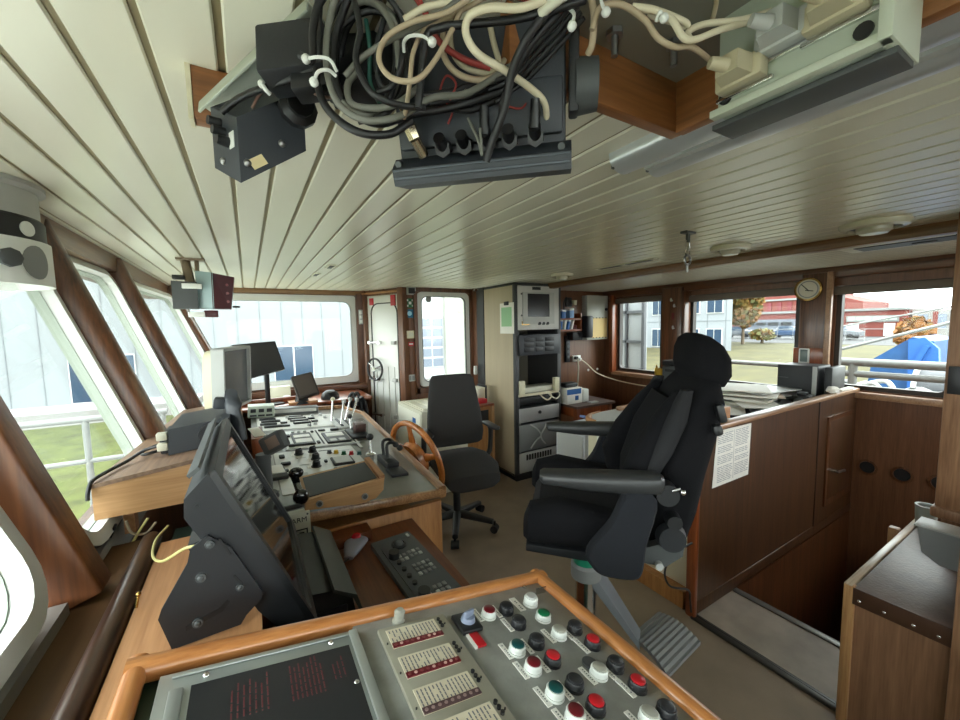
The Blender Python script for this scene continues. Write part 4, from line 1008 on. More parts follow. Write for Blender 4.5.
# ------------------------------------------------------------------ pilot chair
F = V((-.74, .67, 0)).normalized(); S = V((F.y, -F.x, 0)); CO = V((1.04, .95, 0))
TC = M(((F.x, S.x, 0, CO.x), (F.y, S.y, 0, CO.y), (0, 0, 1, 0), (0, 0, 0, 1)))   # local: x forward, y away from the camera, z up
pc = thing('pilot_chair', 'tall black upholstered pilot chair with headrest and armrests on a chrome pedestal', 'chair', (CO.x, CO.y, 0))
cu = lambda: B(TC)
X_, Y_, Z_ = V((1, 0, 0)), V((0, 1, 0)), V((0, 0, 1))
p = cu(); p.loft([((.225, 0, .985), Y_*.13, Z_*.05), ((.20, 0, 1.0), Y_*.15, Z_*.075), ((.05, 0, 1.0), Y_*.16, Z_*.07), ((-.12, 0, .99), Y_*.16, Z_*.07)], 28, 4); part('seat_cushion', p, M_fab2, pc)
for s in (-1, 1):
    p = cu(); p.loft([((.245, s*.20, 1.015), Y_*.035, Z_*.030), ((.228, s*.20, 1.03), Y_*.058, Z_*.056), ((.14, s*.205, 1.042), Y_*.062, Z_*.068), ((.05, s*.205, 1.035), Y_*.06, Z_*.060), ((-.06, s*.205, 1.02), Y_*.05, Z_*.055)], 24, 2.8); part('seat_bolster', p, M_fab, pc)
p = cu(); p.loft([((.24, 0, .935), Y_*.20, Z_*.02), ((.0, 0, .92), Y_*.20, Z_*.03), ((-.16, 0, .925), Y_*.17, Z_*.03)], 24, 4); part('seat_pan', p, M_blk2, pc)
# side wings hanging from the seat back
for s in (-1, 1):
    p = cu(); c = s*.275
    O_ = smooth([(.058, c, 1.01), (.045, c, .965), (.01, c, .940), (-.065, c, .937), (-.09, c, .96), (-.10, c, 1.04), (-.125, c, 1.17), (-.05, c, 1.19), (-.005, c, 1.10)], 4, True); cc_ = sum(O_, V())/len(O_)
    p.rings([[cc_+(q-cc_)*.90 for q in O_], [q+V((0, s*.010, 0)) for q in O_], [q+V((0, s*.036, 0)) for q in O_], [cc_+(q-cc_)*.90+V((0, s*.046, 0)) for q in O_]]); part('side_wing', p, mat('navy_fabric%d' % s, (17, 20, 27), .95, bump=.3, bs=400), pc)
# backrest: stacked sections leaning back
def bsec(z, xc, w, t): return ((xc, 0, z), Y_*w, V((math.cos(.28), 0, math.sin(.28)))*t)
p = cu(); p.loft([bsec(.955, -.175, .15, .05), bsec(1.00, -.185, .205, .075), bsec(1.10, -.20, .225, .085), bsec(1.22, -.225, .215, .085), bsec(1.34, -.265, .20, .078), bsec(1.42, -.295, .185, .065), bsec(1.47, -.310, .14, .045), bsec(1.485, -.315, .08, .02)], 32, 3.0); part('backrest', p, M_fab, pc)
p = cu(); p.loft([bsec(1.02, -.10, .13, .02), bsec(1.15, -.118, .145, .035), bsec(1.30, -.165, .14, .035), bsec(1.41, -.215, .12, .025)], 24, 3); part('back_insert', p, M_fab, pc)
for s in (-1, 1):
    p = cu(); p.loft([((-.085, s*.20, 1.06), Y_*.03, X_*.03), ((-.085, s*.195, 1.16), Y_*.042, X_*.052), ((-.13, s*.175, 1.27), Y_*.040, X_*.050), ((-.19, s*.15, 1.38), Y_*.032, X_*.035), ((-.225, s*.13, 1.44), Y_*.015, X_*.015)], 20, 2.4); part('back_bolster', p, M_fab, pc)
    p = cu(); p.loft([((-.125, s*.20, 1.20), X_*.022, Y_*.034), ((-.16, s*.195, 1.27), X_*.030, Y_*.032), ((-.20, s*.182, 1.36), X_*.030, Y_*.03), ((-.235, s*.165, 1.45), X_*.016, Y_*.02)], 16, 3) ; part('side_stripe', p, M_fab2, pc)
# headrest
def hsec(z, xc, w, t): return ((xc, 0, z), Y_*w, V((math.cos(.28), 0, math.sin(.28)))*t)
p = cu(); p.loft([hsec(1.448, -.318, .08, .035), hsec(1.462, -.318, .125, .060), hsec(1.50, -.322, .145, .073), hsec(1.55, -.322, .142, .070), hsec(1.585, -.318, .12, .055), hsec(1.607, -.312, .075, .03), hsec(1.612, -.311, .03, .01)], 28, 2.5); part('headrest', p, M_fab, pc)
# armrests
for s in (-1, 1):
    y = s*.285
    p = cu(); p.loft([((.190, y, 1.215), Y_*.022, Z_*.010), ((.18, y, 1.212), Y_*.034, Z_*.017), ((.06, y, 1.208), Y_*.036, Z_*.026), ((-.09, y, 1.208), Y_*.034, Z_*.031), ((-.135, y, 1.210), Y_*.028, Z_*.028), ((-.145, y, 1.212), Y_*.018, Z_*.018)], 24, 3); part('armrest', p, mat('armrest_black%d' % s, (42, 43, 44), .4), pc)
    p = cu(); p.cyl((-.155, s*.255, 1.18), (-.155, s*.30, 1.18), .03, seg=18); part('arm_pivot', p, M_black, pc)
p = cu(); p.cyl((-.165, -.30, 1.195), (-.185, -.305, 1.205), .004); p.sph((-.19, -.305, 1.195), .008, seg=10); part('adjuster_screw', p, M_chrome, pc)
p = cu(); p.cyl((-.185, -.225, 1.085), (-.185, -.262, 1.085), .022, .020, 20); part('lumbar_knob', p, M_black, pc)
p = cu(); p.cyl((-.18, -.235, 1.035), (-.18, -.262, 1.035), .042, .036, 24); part('recline_knob', p, M_blk2, pc)
p = cu(); p.prism([(-.222, -.235, 1.035), (-.10, -.235, .985), (-.10, -.235, .945), (-.17, -.235, .938), (-.215, -.235, .975)], (0, .03, 0)); hg = part('hinge_plate', p, M_dgray, pc)
p = cu(); p.cyl((-.15, -.235, .945), (-.15, -.25, .945), .011, seg=14); part('hinge_bolt', p, M_lgray, hg)
p = cu(); p.box((-.312, -.205, 1.392), (.022, .03, .055), rot(0, 15, 0), .008); p.box((-.302, -.212, 1.345), (.028, .03, .035), rot(0, 15, 0), .012); part('strap_buckle', p, M_black, pc)
# pedestal: teal collar, chrome column, footrest arm
p = B(TC @ M.Translation((.04, 0, 0))); p.lathe([(.07, .90), (.055, .86), (.046, .85), (.046, .79), (.040, .785)], seg=24); part('swivel_collar', p, M_tealp, pc)
p = B(TC @ M.Translation((.04, 0, 0))); p.lathe([(.046, .790), (.054, .780), (.054, .735), (.042, .728)], seg=24); part('clamp_collar', p, M_gray, pc)
p = B(TC @ M.Translation((.04, 0, 0))); p.lathe([(.038, .74), (.038, .40), (.048, .39), (.045, .02), (.16, .015), (.16, .0)], seg=24); part('pedestal', p, M_chrome, pc)
p = B(); a0, a1 = on(591, 568, Z=.755), on(640, 640, Z=.50); sd = V((.75, .5, 0)).normalized()
p.loft([(a0, sd*.050, V((0, 0, .035))), (a1, sd*.034, V((0, 0, .018)))], 12, 6); part('footrest_arm', p, M_ped, pc)
p = B(); P_ = [V((1.140, .885, .505)), V((1.335, .905, .505)), V((1.335, .735, .50)), V((1.115, .715, .495))]
N = 19; rr = []
for k in range(N+1):
    t = k/N; a = P_[0].lerp(P_[3], t); c = P_[1].lerp(P_[2], t); z = .0035 if k % 2 else 0; bow = .02*math.sin(math.pi*t)
    a = a+V((0, 0, z+bow)); c = c+V((0, 0, z+bow)); rr.append([a, c, c-V((0, 0, .014)), a-V((0, 0, .014))])
p.rings(rr); part('footrest', p, mat('ribbed_rubber', (124, 126, 128), .55), pc, sharp=20)
p = B(); p.tube([on(692, 543, Y=1.15), on(676, 552, Y=1.13), on(665, 570, Y=1.10), on(670, 586, Y=1.08), on(688, 590, Y=1.10), on(690, 600, Y=1.11), on(691, 612, Y=1.12)], .005, 8, 8)
solo('floor_cable', p, M_bkc, 'thin black cable looping down behind the pilot chair', 'cable')

# ------------------------------------------------------------------ office chair
oc = thing('office_chair', 'dark grey office chair on a five-star base behind the steering wheel', 'chair', (1.40, 2.80, 0), 0)
TO = M.Translation((1.40, 2.80, 0)) @ rot(0, 0, -8)
u = lambda: B(TO)
def osec(z, y, w, t): return ((0, y, z), X_*w, V((0, math.cos(.16), math.sin(.16)))*t)
p = u(); p.loft([osec(.70, -.03, .20, .02), osec(.72, -.03, .228, .035), osec(.80, -.04, .235, .042), osec(.95, -.02, .225, .04), osec(1.10, .01, .205, .035), osec(1.22, .03, .185, .03), osec(1.255, .035, .165, .02), osec(1.262, .036, .12, .006)], 28, 4.2); part('backrest', p, M_ofab, oc)
p = u(); p.loft([((0, -.46, .50), X_*.15, Z_*.02), ((0, -.44, .535), X_*.20, Z_*.05), ((0, -.34, .585), X_*.235, Z_*.06), ((0, -.1, .60), X_*.24, Z_*.055), ((0, .03, .60), X_*.20, Z_*.045)], 28, 3.4); part('seat', p, M_ofab, oc)
for s in (-1, 1):
    p = u(); p.tube([(s*.24, -.08, .58), (s*.275, -.09, .64), (s*.28, -.10, .80), (s*.27, -.10, .835)], .02, 10, 5); a = part('arm_support', p, M_black, oc)
    p = u(); p.loft([((s*.27, -.26, .845), X_*.012, Z_*.008), ((s*.27, -.23, .85), X_*.035, Z_*.014), ((s*.27, -.02, .85), X_*.035, Z_*.014), ((s*.27, .03, .84), X_*.02, Z_*.010)], 16, 3); part('arm_pad', p, M_black, a)
p = u(); p.cyl((0, -.02, .12), (0, -.02, .55), .03, .03); p.cyl((0, -.02, .30), (0, -.02, .46), .045, .045); p.box((0, -.03, .54), (.2, .25, .03), None, .01); part('gas_column', p, M_black, oc)
for k in range(5):
    a = 2*math.pi*k/5+.55; d = V((math.cos(a), math.sin(a), 0)); c = V((0, -.02, 0))
    p = u(); p.loft([(c+Z_*.12, V((-d.y, d.x, 0))*.035, Z_*.03), (c+d*.31+Z_*.085, V((-d.y, d.x, 0))*.022, Z_*.018)], 14, 3.5); l = part('base_leg', p, M_black, oc)
    p = u(); e = c+d*.32; q = V((-d.y, d.x, 0)); p.cyl(e-q*.03+Z_*.03, e+q*.03+Z_*.03, .03, seg=18); p.cyl(e+Z_*.03, e+Z_*.09, .01); part('castor', p, M_rub, l)

# ------------------------------------------------------------------ cabinets by the door
wb = thing('white_cabinet', 'white steel cabinet beside the weathertight door', 'cabinet', (1.52, 3.7, 0))
b = B(); b.bb(1.37, 1.86, 3.42, 4.10, 0, .845, .004); part('body', b, M_offw, wb)
b = B(); b.bb(1.362, 1.372, 3.44, 4.08, .06, .82, .003); dd = part('door', b, mat('white_door', (226, 226, 212), .4), wb)
b = B(); b.bb(1.359, 1.363, 3.56, 3.64, .70, .76); part('maker_plate', b, M_blue, dd)
b = B(); b.bb(1.40, 1.84, 3.46, 4.05, .846, .852)
for k in range(4): b.bb(1.42+.1*k, 1.47+.1*k, 3.5, 4.02, .85, .858)
part('top_ribs', b, M_offw, wb)
bc = thing('brown_cabinet', 'brown wooden cabinet with dark recess behind the office chair', 'cabinet', (2.0, 3.7, 0))
b = B(); b.bb(1.87, 2.19, 3.50, 4.10, 0.08, .80); part('carcase', b, W_oak, bc)
b = B(); b.bb(1.865, 2.22, 3.47, 4.10, .80, .825, .004); part('top', b, W_edge, bc)
b = B(); b.bb(2.19, 2.225, 3.475, 4.1, 0, .80, .003); part('side_panel', b, W_cabedge, bc)
b = B(); b.bb(1.92, 2.16, 3.492, 3.503, .62, .76); part('recess', b, M_black, bc)
b = B(); b.bb(1.87, 2.19, 3.485, 3.5, 0, .085); part('plinth', b, W_light, bc)
b = B(); b.bb(2.10, 2.20, 3.62, 3.78, .826, .98, .004); solo('white_carton', b, M_offw, 'white box standing on the brown cabinet by rack', 'box')
b = B(); b.bb(2.205, 2.225, 3.62, 3.8, .826, 1.0, .004); solo('black_folder', b, M_black, 'thin black folder upright between white box and rack', 'folder')
b = B(); b.bb(2.06, 2.17, 3.52, 3.60, .826, .875, .012); solo('red_pouch', b, M_red, 'small red pouch on the brown cabinet beside office chair', 'pouch')

# ------------------------------------------------------------------ equipment rack
rk = thing('equipment_rack', 'tall equipment rack with beige side and black posts', 'rack', (2.66, 3.55, 0))
RX0, RX1, RY0, RY1 = 2.354, 2.977, 3.265, 3.86
b = B(); b.bb(RX0, RX0+.02, RY0+.03, RY1, .04, 2.06); part('side_panel', b, M_rack, rk)
b = B(); b.bb(RX1-.02, RX1, RY0+.03, RY1, .04, 2.06); part('side_panel', b, M_rackf, rk)
b = B(); b.bb(RX0+.02, RX1-.02, RY1-.02, RY1, .04, 2.06); part('back_panel', b, mat('rack_back', (112, 106, 92), .6), rk)
for x in (RX0, RX1-.05):
    b = B(); b.bb(x, x+.05, RY0, RY0+.04, .0, 2.075, .003); part('front_post', b, M_rackf, rk)
b = B(); b.bb(RX0, RX1, RY0, RY1, 2.06, 2.085, .003); part('top_panel', b, M_rackf, rk)
b = B(); b.bb(RX0, RX1, RY0, RY1, 0, .07, .003); part('plinth', b, M_black, rk)
b = B(); b.bb(RX0+.052, RX0+.06, RY0+.0, RY0+.01, .1, .72); part('edge_strip', b, M_metal, rk)
def unit(name, label, cat, z0, z1, m, y0=RY0-.015, d=.35, x0=RX0+.052, x1=RX1-.052, bev=.004):
    t = thing(name, label, cat, ((x0+x1)/2, y0+d/2, z0)); b = B(); b.bb(x0, x1, y0+.01, y0+d, z0, z1); part('chassis', b, M_dgray, t)
    b = B(); b.bb(x0-.02, x1+.01, y0, y0+.012, z0, z1, bev); part('front_panel', b, m, t); return t
x0, x1 = RX0+.05, RX1-.055
t = unit('radar_processor', 'white rack unit with dark square screen at top of rack', 'rack monitor', 1.60, 2.055, mat('rack_white', (198, 196, 190), .4))
fy = RY0-.016
b = B(); b.ring([(2.44, fy, 1.66), (2.86, fy, 1.66), (2.86, fy, 1.99), (2.44, fy, 1.99)], [(2.50, fy, 1.735), (2.795, fy, 1.735), (2.795, fy, 1.975), (2.50, fy, 1.975)], (0, -.012, 0)); part('screen_frame', b, mat('frame_grey', (178, 178, 172), .4), t)
b = B(); b.bb(2.495, 2.80, fy-.006, fy-.001, 1.73, 1.98); part('screen', b, mat('crt_dark', (42, 43, 46), .2), t)
b = B(); b.bb(2.57, 2.68, fy-.003, fy, 2.015, 2.045); part('vent_slot', b, M_black, t)
for k in range(3):
    b = B(); b.cyl((2.655+.055*k, fy, 1.665), (2.655+.055*k, fy-.02, 1.665), .016); part('knob', b, M_black, t)
b = B(); b.bb(2.43, 2.53, fy-.003, fy, 1.65, 1.69); part('label_plate', b, M_brass, t)
b = B(); b.cyl((2.835, fy, 1.93), (2.835, fy-.004, 1.93), .02); b.cyl((2.43, fy, 1.97), (2.43, fy-.004, 1.97), .01); b.cyl((2.43, fy, 1.75), (2.43, fy-.004, 1.75), .01); part('lock', b, M_dgray, t)
t = unit('rack_transceiver', 'dark rack unit with rows of black sockets below the screen', 'rack unit', 1.335, 1.55, mat('rack_dark', (52, 54, 58), .4), y0=RY0-.03)
for i in range(3):
    for j, (xa, xb) in enumerate(((2.45, 2.57), (2.60, 2.70), (2.73, 2.85))):
        b = B(); b.bb(xa, xb, RY0-.036, RY0-.03, 1.37+.055*i, 1.41+.055*i, .002); part('socket_block', b, M_black, t)
t = unit('patch_shelf', 'cream shelf with two upright blocks in the middle of the rack', 'rack shelf', .90, .93, M_cream, y0=RY0-.012)
for xa in (x0-.01, x1-.055):
    b = B(); b.bb(xa, xa+.065, RY0-.03, RY0+.02, .92, 1.07, .006); part('end_block', b, M_cream, t)
b = B(); b.bb(x0, x1, RY0+.02, RY0+.2, .93, .985, .004); part('tray', b, M_offw, t)
t = unit('battery_unit', 'black rack unit with tangled leads below the cream shelf', 'rack unit', .80, .875, M_black, y0=RY0+.03)
for k, (a, m) in enumerate(((0, M_crm), (.12, M_offw))):
    p = B(); xx = 2.66+a; p.tube([(xx, RY0-.005, .91), (xx+.05, RY0-.03, .86), (xx+.1, RY0-.035, .84), (xx+.16, RY0-.02, .87), (xx+.14, RY0-.005, .93)], .008, 8, 6); part('lead', p, m, t)
t = unit('drawer_unit', 'light grey rack drawer with small black lock', 'rack drawer', .625, .775, mat('drawer_grey', (170, 170, 170), .35, .3), y0=RY0-.02)
b = B(); b.cyl((2.655, RY0-.02, .715), (2.655, RY0-.03, .715), .018); part('lock', b, M_black, t)
t = unit('power_supply', 'grey power unit with tied white leads low in the rack', 'rack unit', .315, .60, M_gray, y0=RY0-.02); 
b = B(); b.tube([(2.52, RY0-.035, .34), (2.58, RY0-.05, .42), (2.64, RY0-.06, .47), (2.60, RY0-.05, .54), (2.52, RY0-.03, .60)], .008, 8, 6); b.tube([(2.72, RY0-.035, .36), (2.66, RY0-.05, .42), (2.64, RY0-.06, .48), (2.70, RY0-.05, .54), (2.74, RY0-.03, .58)], .008, 8, 6); part('lead', b, M_lgray, t)
t = unit('ventilated_unit', 'grey rack unit with slotted vent and red emergency knob', 'rack unit', .085, .30, M_lgray, y0=RY0-.02)
b = B()
for k in range(10): b.bb(2.47+.036*k, 2.492+.036*k, RY0-.024, RY0-.018, .215, .275)
part('vent_slot', b, M_black, t)
b = B(); b.cyl((2.66, RY0-.02, .135), (2.66, RY0-.05, .135), .035, .03, 20); part('red_knob', b, M_red, t)
b = B(); b.bb(2.62, 2.70, RY0-.024, RY0-.019, .175, .2); part('label_plate', b, M_white, t)
# clipboard sheet on the rack side
nb = thing('clip_notice', 'green and white notice clipped to the beige rack side', 'notice', (2.35, 3.40, 1.56))
b = B(); b.bb(2.347, 2.352, 3.275, 3.525, 1.565, 1.885); part('sheet', b, M_paper, nb)
b = B(); b.bb(2.344, 2.348, 3.31, 3.495, 1.64, 1.84); part('green_panel', b, mat('pale_green_print', (150, 196, 150), .6), nb)
b = B(); b.bb(2.33, 2.352, 3.36, 3.43, 1.86, 1.90, .006); part('clip', b, M_black, nb)

# ------------------------------------------------------------------ signs, switches on the door wall
def wallbox(name, lab, cat, px, py, w, h, m, d=.012, Y=4.15, inner=None):
    c = on(px, py, Y=Y-.005); t = thing(name, lab, cat, (c.x, Y-.01, c.z-h/2)); b = B(); b.bb(c.x-w/2, c.x+w/2, Y-d, Y+.0, c.z-h/2, c.z+h/2, min(.003, d*.3)); part('plate', b, m, t)
    if inner:
        for (dx, dz, ww, hh, mm_) in inner:
            b = B(); b.bb(c.x+dx-ww/2, c.x+dx+ww/2, Y-d-.002, Y-d+.001, c.z+dz-hh/2, c.z+dz+hh/2); part('symbol', b, mm_, t)
    return t
wallbox('loudspeaker', 'black loudspeaker grille high beside the weathertight door', 'speaker', 410.5, 291, .10, .085, M_lgray, .04, inner=((0, 0, .075, .06, M_black),))
wallbox('assembly_sign', 'green sign with white arrows on the wood beside the door', 'sign', 410, 303, .095, .10, M_sgn, .006, inner=((0, 0, .03, .03, M_white), (-.03, .03, .02, .02, M_white), (.03, .03, .02, .02, M_white), (-.03, -.03, .02, .02, M_white), (.03, -.03, .02, .02, M_white)))
t = wallbox('mandatory_sign', 'blue safety sign with pale round symbol below the green sign', 'sign', 409.5, 313.5, .10, .095, M_cyan, .006)
c = on(409.5, 313.5, Y=4.145); b = B(); b.cyl((c.x, 4.144, c.z), (c.x, 4.140, c.z), .026, seg=20); part('symbol', b, mat('pale_blue', (170, 220, 240), .5), t)
wallbox('switch_box', 'cream switch box below the blue sign', 'switch', 410, 334.5, .085, .085, M_cream, .03, inner=((0, 0, .05, .05, M_offw),))
wallbox('fire_call_plate', 'small red plate with white lettering under the cream switch box', 'sign', 411, 344, .075, .045, M_red, .008, inner=((0, 0, .045, .018, M_white),))
wallbox('socket_plate', 'grey double socket plate lowest beside the small window', 'socket', 411.5, 378, .09, .075, M_lgray, .012, inner=((-.02, 0, .03, .05, M_gray), (.022, 0, .03, .05, M_gray)))
wallbox('white_handset', 'white wall switch on column beside the rack', 'switch', 475, 370, .035, .10, M_white, .03, Y=4.02)
t = wallbox('coat_hook', 'pair of brass hooks high on the column beside the rack', 'hook', 475, 290, .07, .03, W_dark, .01, Y=4.02)
c = on(475, 290, Y=4.01)
for dx in (-.025, .025):
    b = B(); b.cyl((c.x+dx, 4.01, c.z), (c.x+dx, 3.98, c.z-.005), .006); b.sph((c.x+dx, 3.98, c.z), .011, seg=10); part('hook', b, M_chrome, t)
# triple switch on the wood left of the door, socket near the hoses
t = thing('triple_switch', 'three-gang white switch on wood left of the door', 'switch', (1.17, 4.72, 1.75))
b = B(); b.bb(1.145, 1.19, 4.725, 4.742, 1.70, 1.87, .003); part('plate', b, M_lgray, t)
for k in range(3): b = B(); b.bb(1.152, 1.183, 4.718, 4.727, 1.715+.052*k, 1.75+.052*k, .003); part('rocker', b, M_white, t)
t = thing('wall_socket', 'white wall socket below the wide far window near the hoses', 'socket', (1.09, 4.79, .82))
b = B(); b.bb(1.05, 1.14, 4.775, 4.80, .80, .87, .005); part('plate', b, M_white, t); b = B(); b.bb(1.075, 1.115, 4.772, 4.777, .82, .85); part('face', b, M_dgray, t)
# round disc on the small window
b = B(); b.cyl((1.79, 4.15, 1.965), (1.79, 4.142, 1.965), .035, seg=24); solo('window_sticker', b, M_gray, 'grey round sticker in top left of the small window', 'sticker')
# ------------------------------------------------------------------ chart corner
ct = thing('chart_table', 'pale topped chart table with rounded wooden corner behind the pilot chair', 'table', (3.0, 1.6, 0))
P_ = [(2.07, 1.22), (4.28, 1.22), (4.28, 2.10), (2.33, 2.10), (2.20, 2.07), (2.10, 1.98), (2.07, 1.86)]
b = B(); b.prism([(x, y, .955) for x, y in P_], (0, 0, .012)); part('table_top', b, M_ltab, ct)
b = B(); b.prism([(x, y, .90) for x, y in P_], (0, 0, .055)); part('wooden_edge', b, W_light, ct)
b = B(); b.tube([(2.08, 1.93, .95), (2.11, 2.02, .95), (2.20, 2.09, .95), (2.33, 2.115, .95)], .022, 10, 5); part('corner_rim', b, W_light, ct)
b = B(); b.bb(2.46, 4.28, 2.03, 2.07, .968, 1.0, .006); part('fiddle_rail', b, W_lip, ct)
b = B(); b.bb(2.12, 2.75, 1.24, 2.03, .10, .90); part('cupboard', b, mat('cream_cupboard', (214, 206, 184), .45), ct)
b = B(); b.bb(2.14, 4.25, 1.24, 1.27, 0, .9); part('back_board', b, W_light, ct)
b = B(); b.bb(2.115, 2.125, 1.25, 2.025, .12, .88, .003); cd_ = part('cupboard_door', b, M_cream, ct)
b = B(); b.cyl((2.115, 1.90, .70), (2.10, 1.90, .70), .03, seg=20); part('door_knob', b, M_black, cd_)
b = B(); b.bb(2.110, 2.116, 1.82, 1.94, .78, .86); part('door_notice', b, M_paper, cd_)
b = B(); b.bb(2.06, 2.14, 1.24, 1.6, .0, .1); part('plinth', b, W_oak, ct)
fc = thing('white_drawer_unit', 'white drawer unit beneath the dark side table', 'cabinet', (2.45, 2.3, 0))
b = B(); b.bb(2.28, 2.62, 2.22, 2.56, 0, .78, .004); part('body', b, mat('drawer_white', (196, 200, 206), .45), fc)
b = B(); b.bb(2.272, 2.283, 2.24, 2.54, .1, .74, .003); a = part('door', b, M_lgray, fc)
b = B(); b.cyl((2.272, 2.28, .50), (2.258, 2.28, .50), .022, seg=16); part('door_knob', b, M_black, a)
# wooden box next to buckle, papers, binders and case on the table
b = B(); b.bb(2.28, 2.42, 1.20, 1.27, 1.08, 1.15, .004) ; solo('wooden_block', b, W_light, 'small wooden block on partition rail beside the chair back', 'block', loc=(2.35, 1.235, 1.08))
def sheet(x, y, z, w, h, a, lab, m=M_paper, t=.002, name='paper_sheet', cat='paper', grp=None):
    p = B(M.Translation((x, y, z)) @ rot(R_.uniform(-.5, .5), R_.uniform(-.5, .5), a)); p.box((0, 0, t/2), (w, h, t), None, min(.004, t*.3), 1); return solo(name, p, m, lab, cat, group=grp)
sheet(2.62, 1.86, .970, .30, .25, 20, 'pink edged folder lying on the chart table edge', mat('pink_folder', (222, 186, 180), .7), .006, 'folder', 'folder')
sheet(2.40, 1.72, .969, .42, .30, 5, 'large white chart sheet spread on left end of the chart table')
sheet(3.05, 1.52, .970, .36, .26, 30, 'black laptop-sized folder under white pages on chart table', M_black, .018, 'folder', 'folder')
sheet(3.03, 1.53, .990, .32, .23, 27, 'white pages on the black folder on chart table', M_paper, .004)
Z0 = .970
for k, (x, y, w, h, a, t, m, lab) in enumerate((
        (3.55, 1.66, .50, .42, 12, .030, M_offw, 'bottom grey folder of the untidy paper pile'), (3.60, 1.63, .48, .36, 22, .014, M_black, 'black folder low in the untidy paper pile'),
        (3.54, 1.62, .52, .40, 8, .022, M_paper, 'thick white stack in the middle of the paper pile'), (3.60, 1.60, .46, .34, 30, .012, mat('folder_tan', (196, 178, 158), .7), 'tan folder in upper half of the paper pile'),
        (3.55, 1.63, .56, .42, 18, .012, M_paper, 'white papers fanned near top of the paper pile'), (3.62, 1.58, .50, .36, -8, .008, M_lgray, 'grey sheet second from top of the paper pile'), (3.52, 1.66, .46, .36, 28, .010, M_paper, 'white top sheets of the paper pile'))):
    sheet(x, y, Z0, w, h, a, lab, m, t, 'paper_stack', 'papers'); Z0 += t+.004
for k, (x, y, a, z, m, lab) in enumerate(((3.30, 1.45, 40, 1.02, M_paper, 'white sheet sliding off near left of the paper pile'), (3.75, 1.50, -25, 1.045, M_lgray, 'grey sheet jutting from right of the paper pile'), (3.42, 1.80, 55, 1.06, M_paper, 'white sheet jutting from back of the paper pile'))): sheet(x, y, z, .40, .28, a, lab, m, .003)
sheet(4.0, 1.95, .970, .40, .30, 10, 'white papers nearest the aft window on chart table', M_paper, .03, 'paper_stack', 'papers')
sheet(3.3, 1.80, .970, .34, .26, -12, 'white loose pages behind the black folder', M_paper, .012, 'paper_stack', 'papers')
cs = thing('computer_case', 'black computer case lying on the chart table by the window post', 'computer', (3.98, 1.38, .97))
b = B(); b.bb(3.93, 4.18, 1.30, 1.58, .972, 1.272, .006); part('case', b, M_blk2, cs)
b = B(); b.bb(3.925, 3.932, 1.305, 1.335, .98, 1.268); part('front_strip', b, M_lgray, cs)
b = B()
for z in (1.08, 1.16): b.bb(3.926, 3.931, 1.50, 1.58, z, z+.006)
part('badge', b, M_dgray, cs)
b = B(); b.bb(3.98, 4.25, 1.225, 1.275, .972, 1.262, .004); 
solo('black_binder', b, M_black, 'black binder beside the computer case at partition end', 'binder')
cam_ = thing('camera_body', 'small black camera standing before the computer case', 'camera', (3.72, 1.32, .97))
b = B(); b.bb(3.68, 3.76, 1.26, 1.38, .97, 1.06, .012); part('body', b, M_black, cam_); b = B(); b.cyl((3.68, 1.32, 1.015), (3.645, 1.32, 1.015), .03, seg=20); part('lens', b, M_dgray, cam_); b = B(); b.bb(3.69, 3.75, 1.29, 1.35, 1.06, 1.085, .006); part('finder', b, M_black, cam_)
for k, (x, lab) in enumerate(((3.45, 'crumpled white paper on table edge left of camera'), (3.9, 'crumpled white paper on the partition rail near window'))):
    b = B(); b.sph((x, 1.26 if k == 0 else 1.19, 1.0 if k == 0 else 1.10), .04, (1.5, 1, .6), seg=8)
    for v in b.bm.verts: v.co += V((R_.uniform(-.01, .01), R_.uniform(-.01, .01), R_.uniform(-.008, .008)))
    solo('crumpled_paper', b, M_paper, lab, 'paper', sharp=5)
b = B(); b.bb(4.0, 4.25, 1.165, 1.205, 1.077, 1.092, .004); solo('folded_paper', b, M_paper, 'folded white paper on partition rail by stairwell window', 'paper')
# small printer and brown shelf by window one, yellow cup
b = B(); b.bb(4.02, 4.34, 2.42, 2.80, .90, .93, .004); solo('wall_shelf', b, W_light, 'small wooden wall shelf under the window post', 'shelf')
bp_ = thing('black_printer', 'dark grey printer on wooden wall shelf behind chair headrest', 'printer', (4.17, 2.6, .93))
b = B(); b.bb(4.02, 4.33, 2.42, 2.74, .932, 1.16, .01); part('housing', b, M_dgray, bp_); b = B(); b.bb(4.03, 4.33, 2.45, 2.75, 1.162, 1.225, .012); part('lid', b, M_black, bp_); b = B(); b.bb(4.014, 4.022, 2.47, 2.70, 1.10, 1.13); part('paper_slot', b, M_black, bp_)
yc = thing('yellow_cup', 'yellow cup with sharp crown on sill of the small aft window', 'cup', (4.26, 2.88, 1.0))
b = B(); b.lathe([(.045, .985), (.06, 1.03), (.06, 1.10), (.052, 1.10), (.05, 1.0), (.0005, .995)], M.Translation((4.26, 2.93, 0)), 20); part('body', b, M_yel, yc)
b = B(); b.tube([(4.26, 2.87, 1.09), (4.26, 2.84, 1.07), (4.26, 2.85, 1.02), (4.26, 2.875, 1.01)], .008, 8, 5); part('handle', b, M_yel, yc)
b = B(); b.loft([((4.26, 2.97, 1.09), V((.02, 0, 0)), V((0, .02, 0))), ((4.26, 2.98, 1.14), V((.004, 0, 0)), V((0, .004, 0)))], 10, 2); part('spout', b, M_yel, yc)
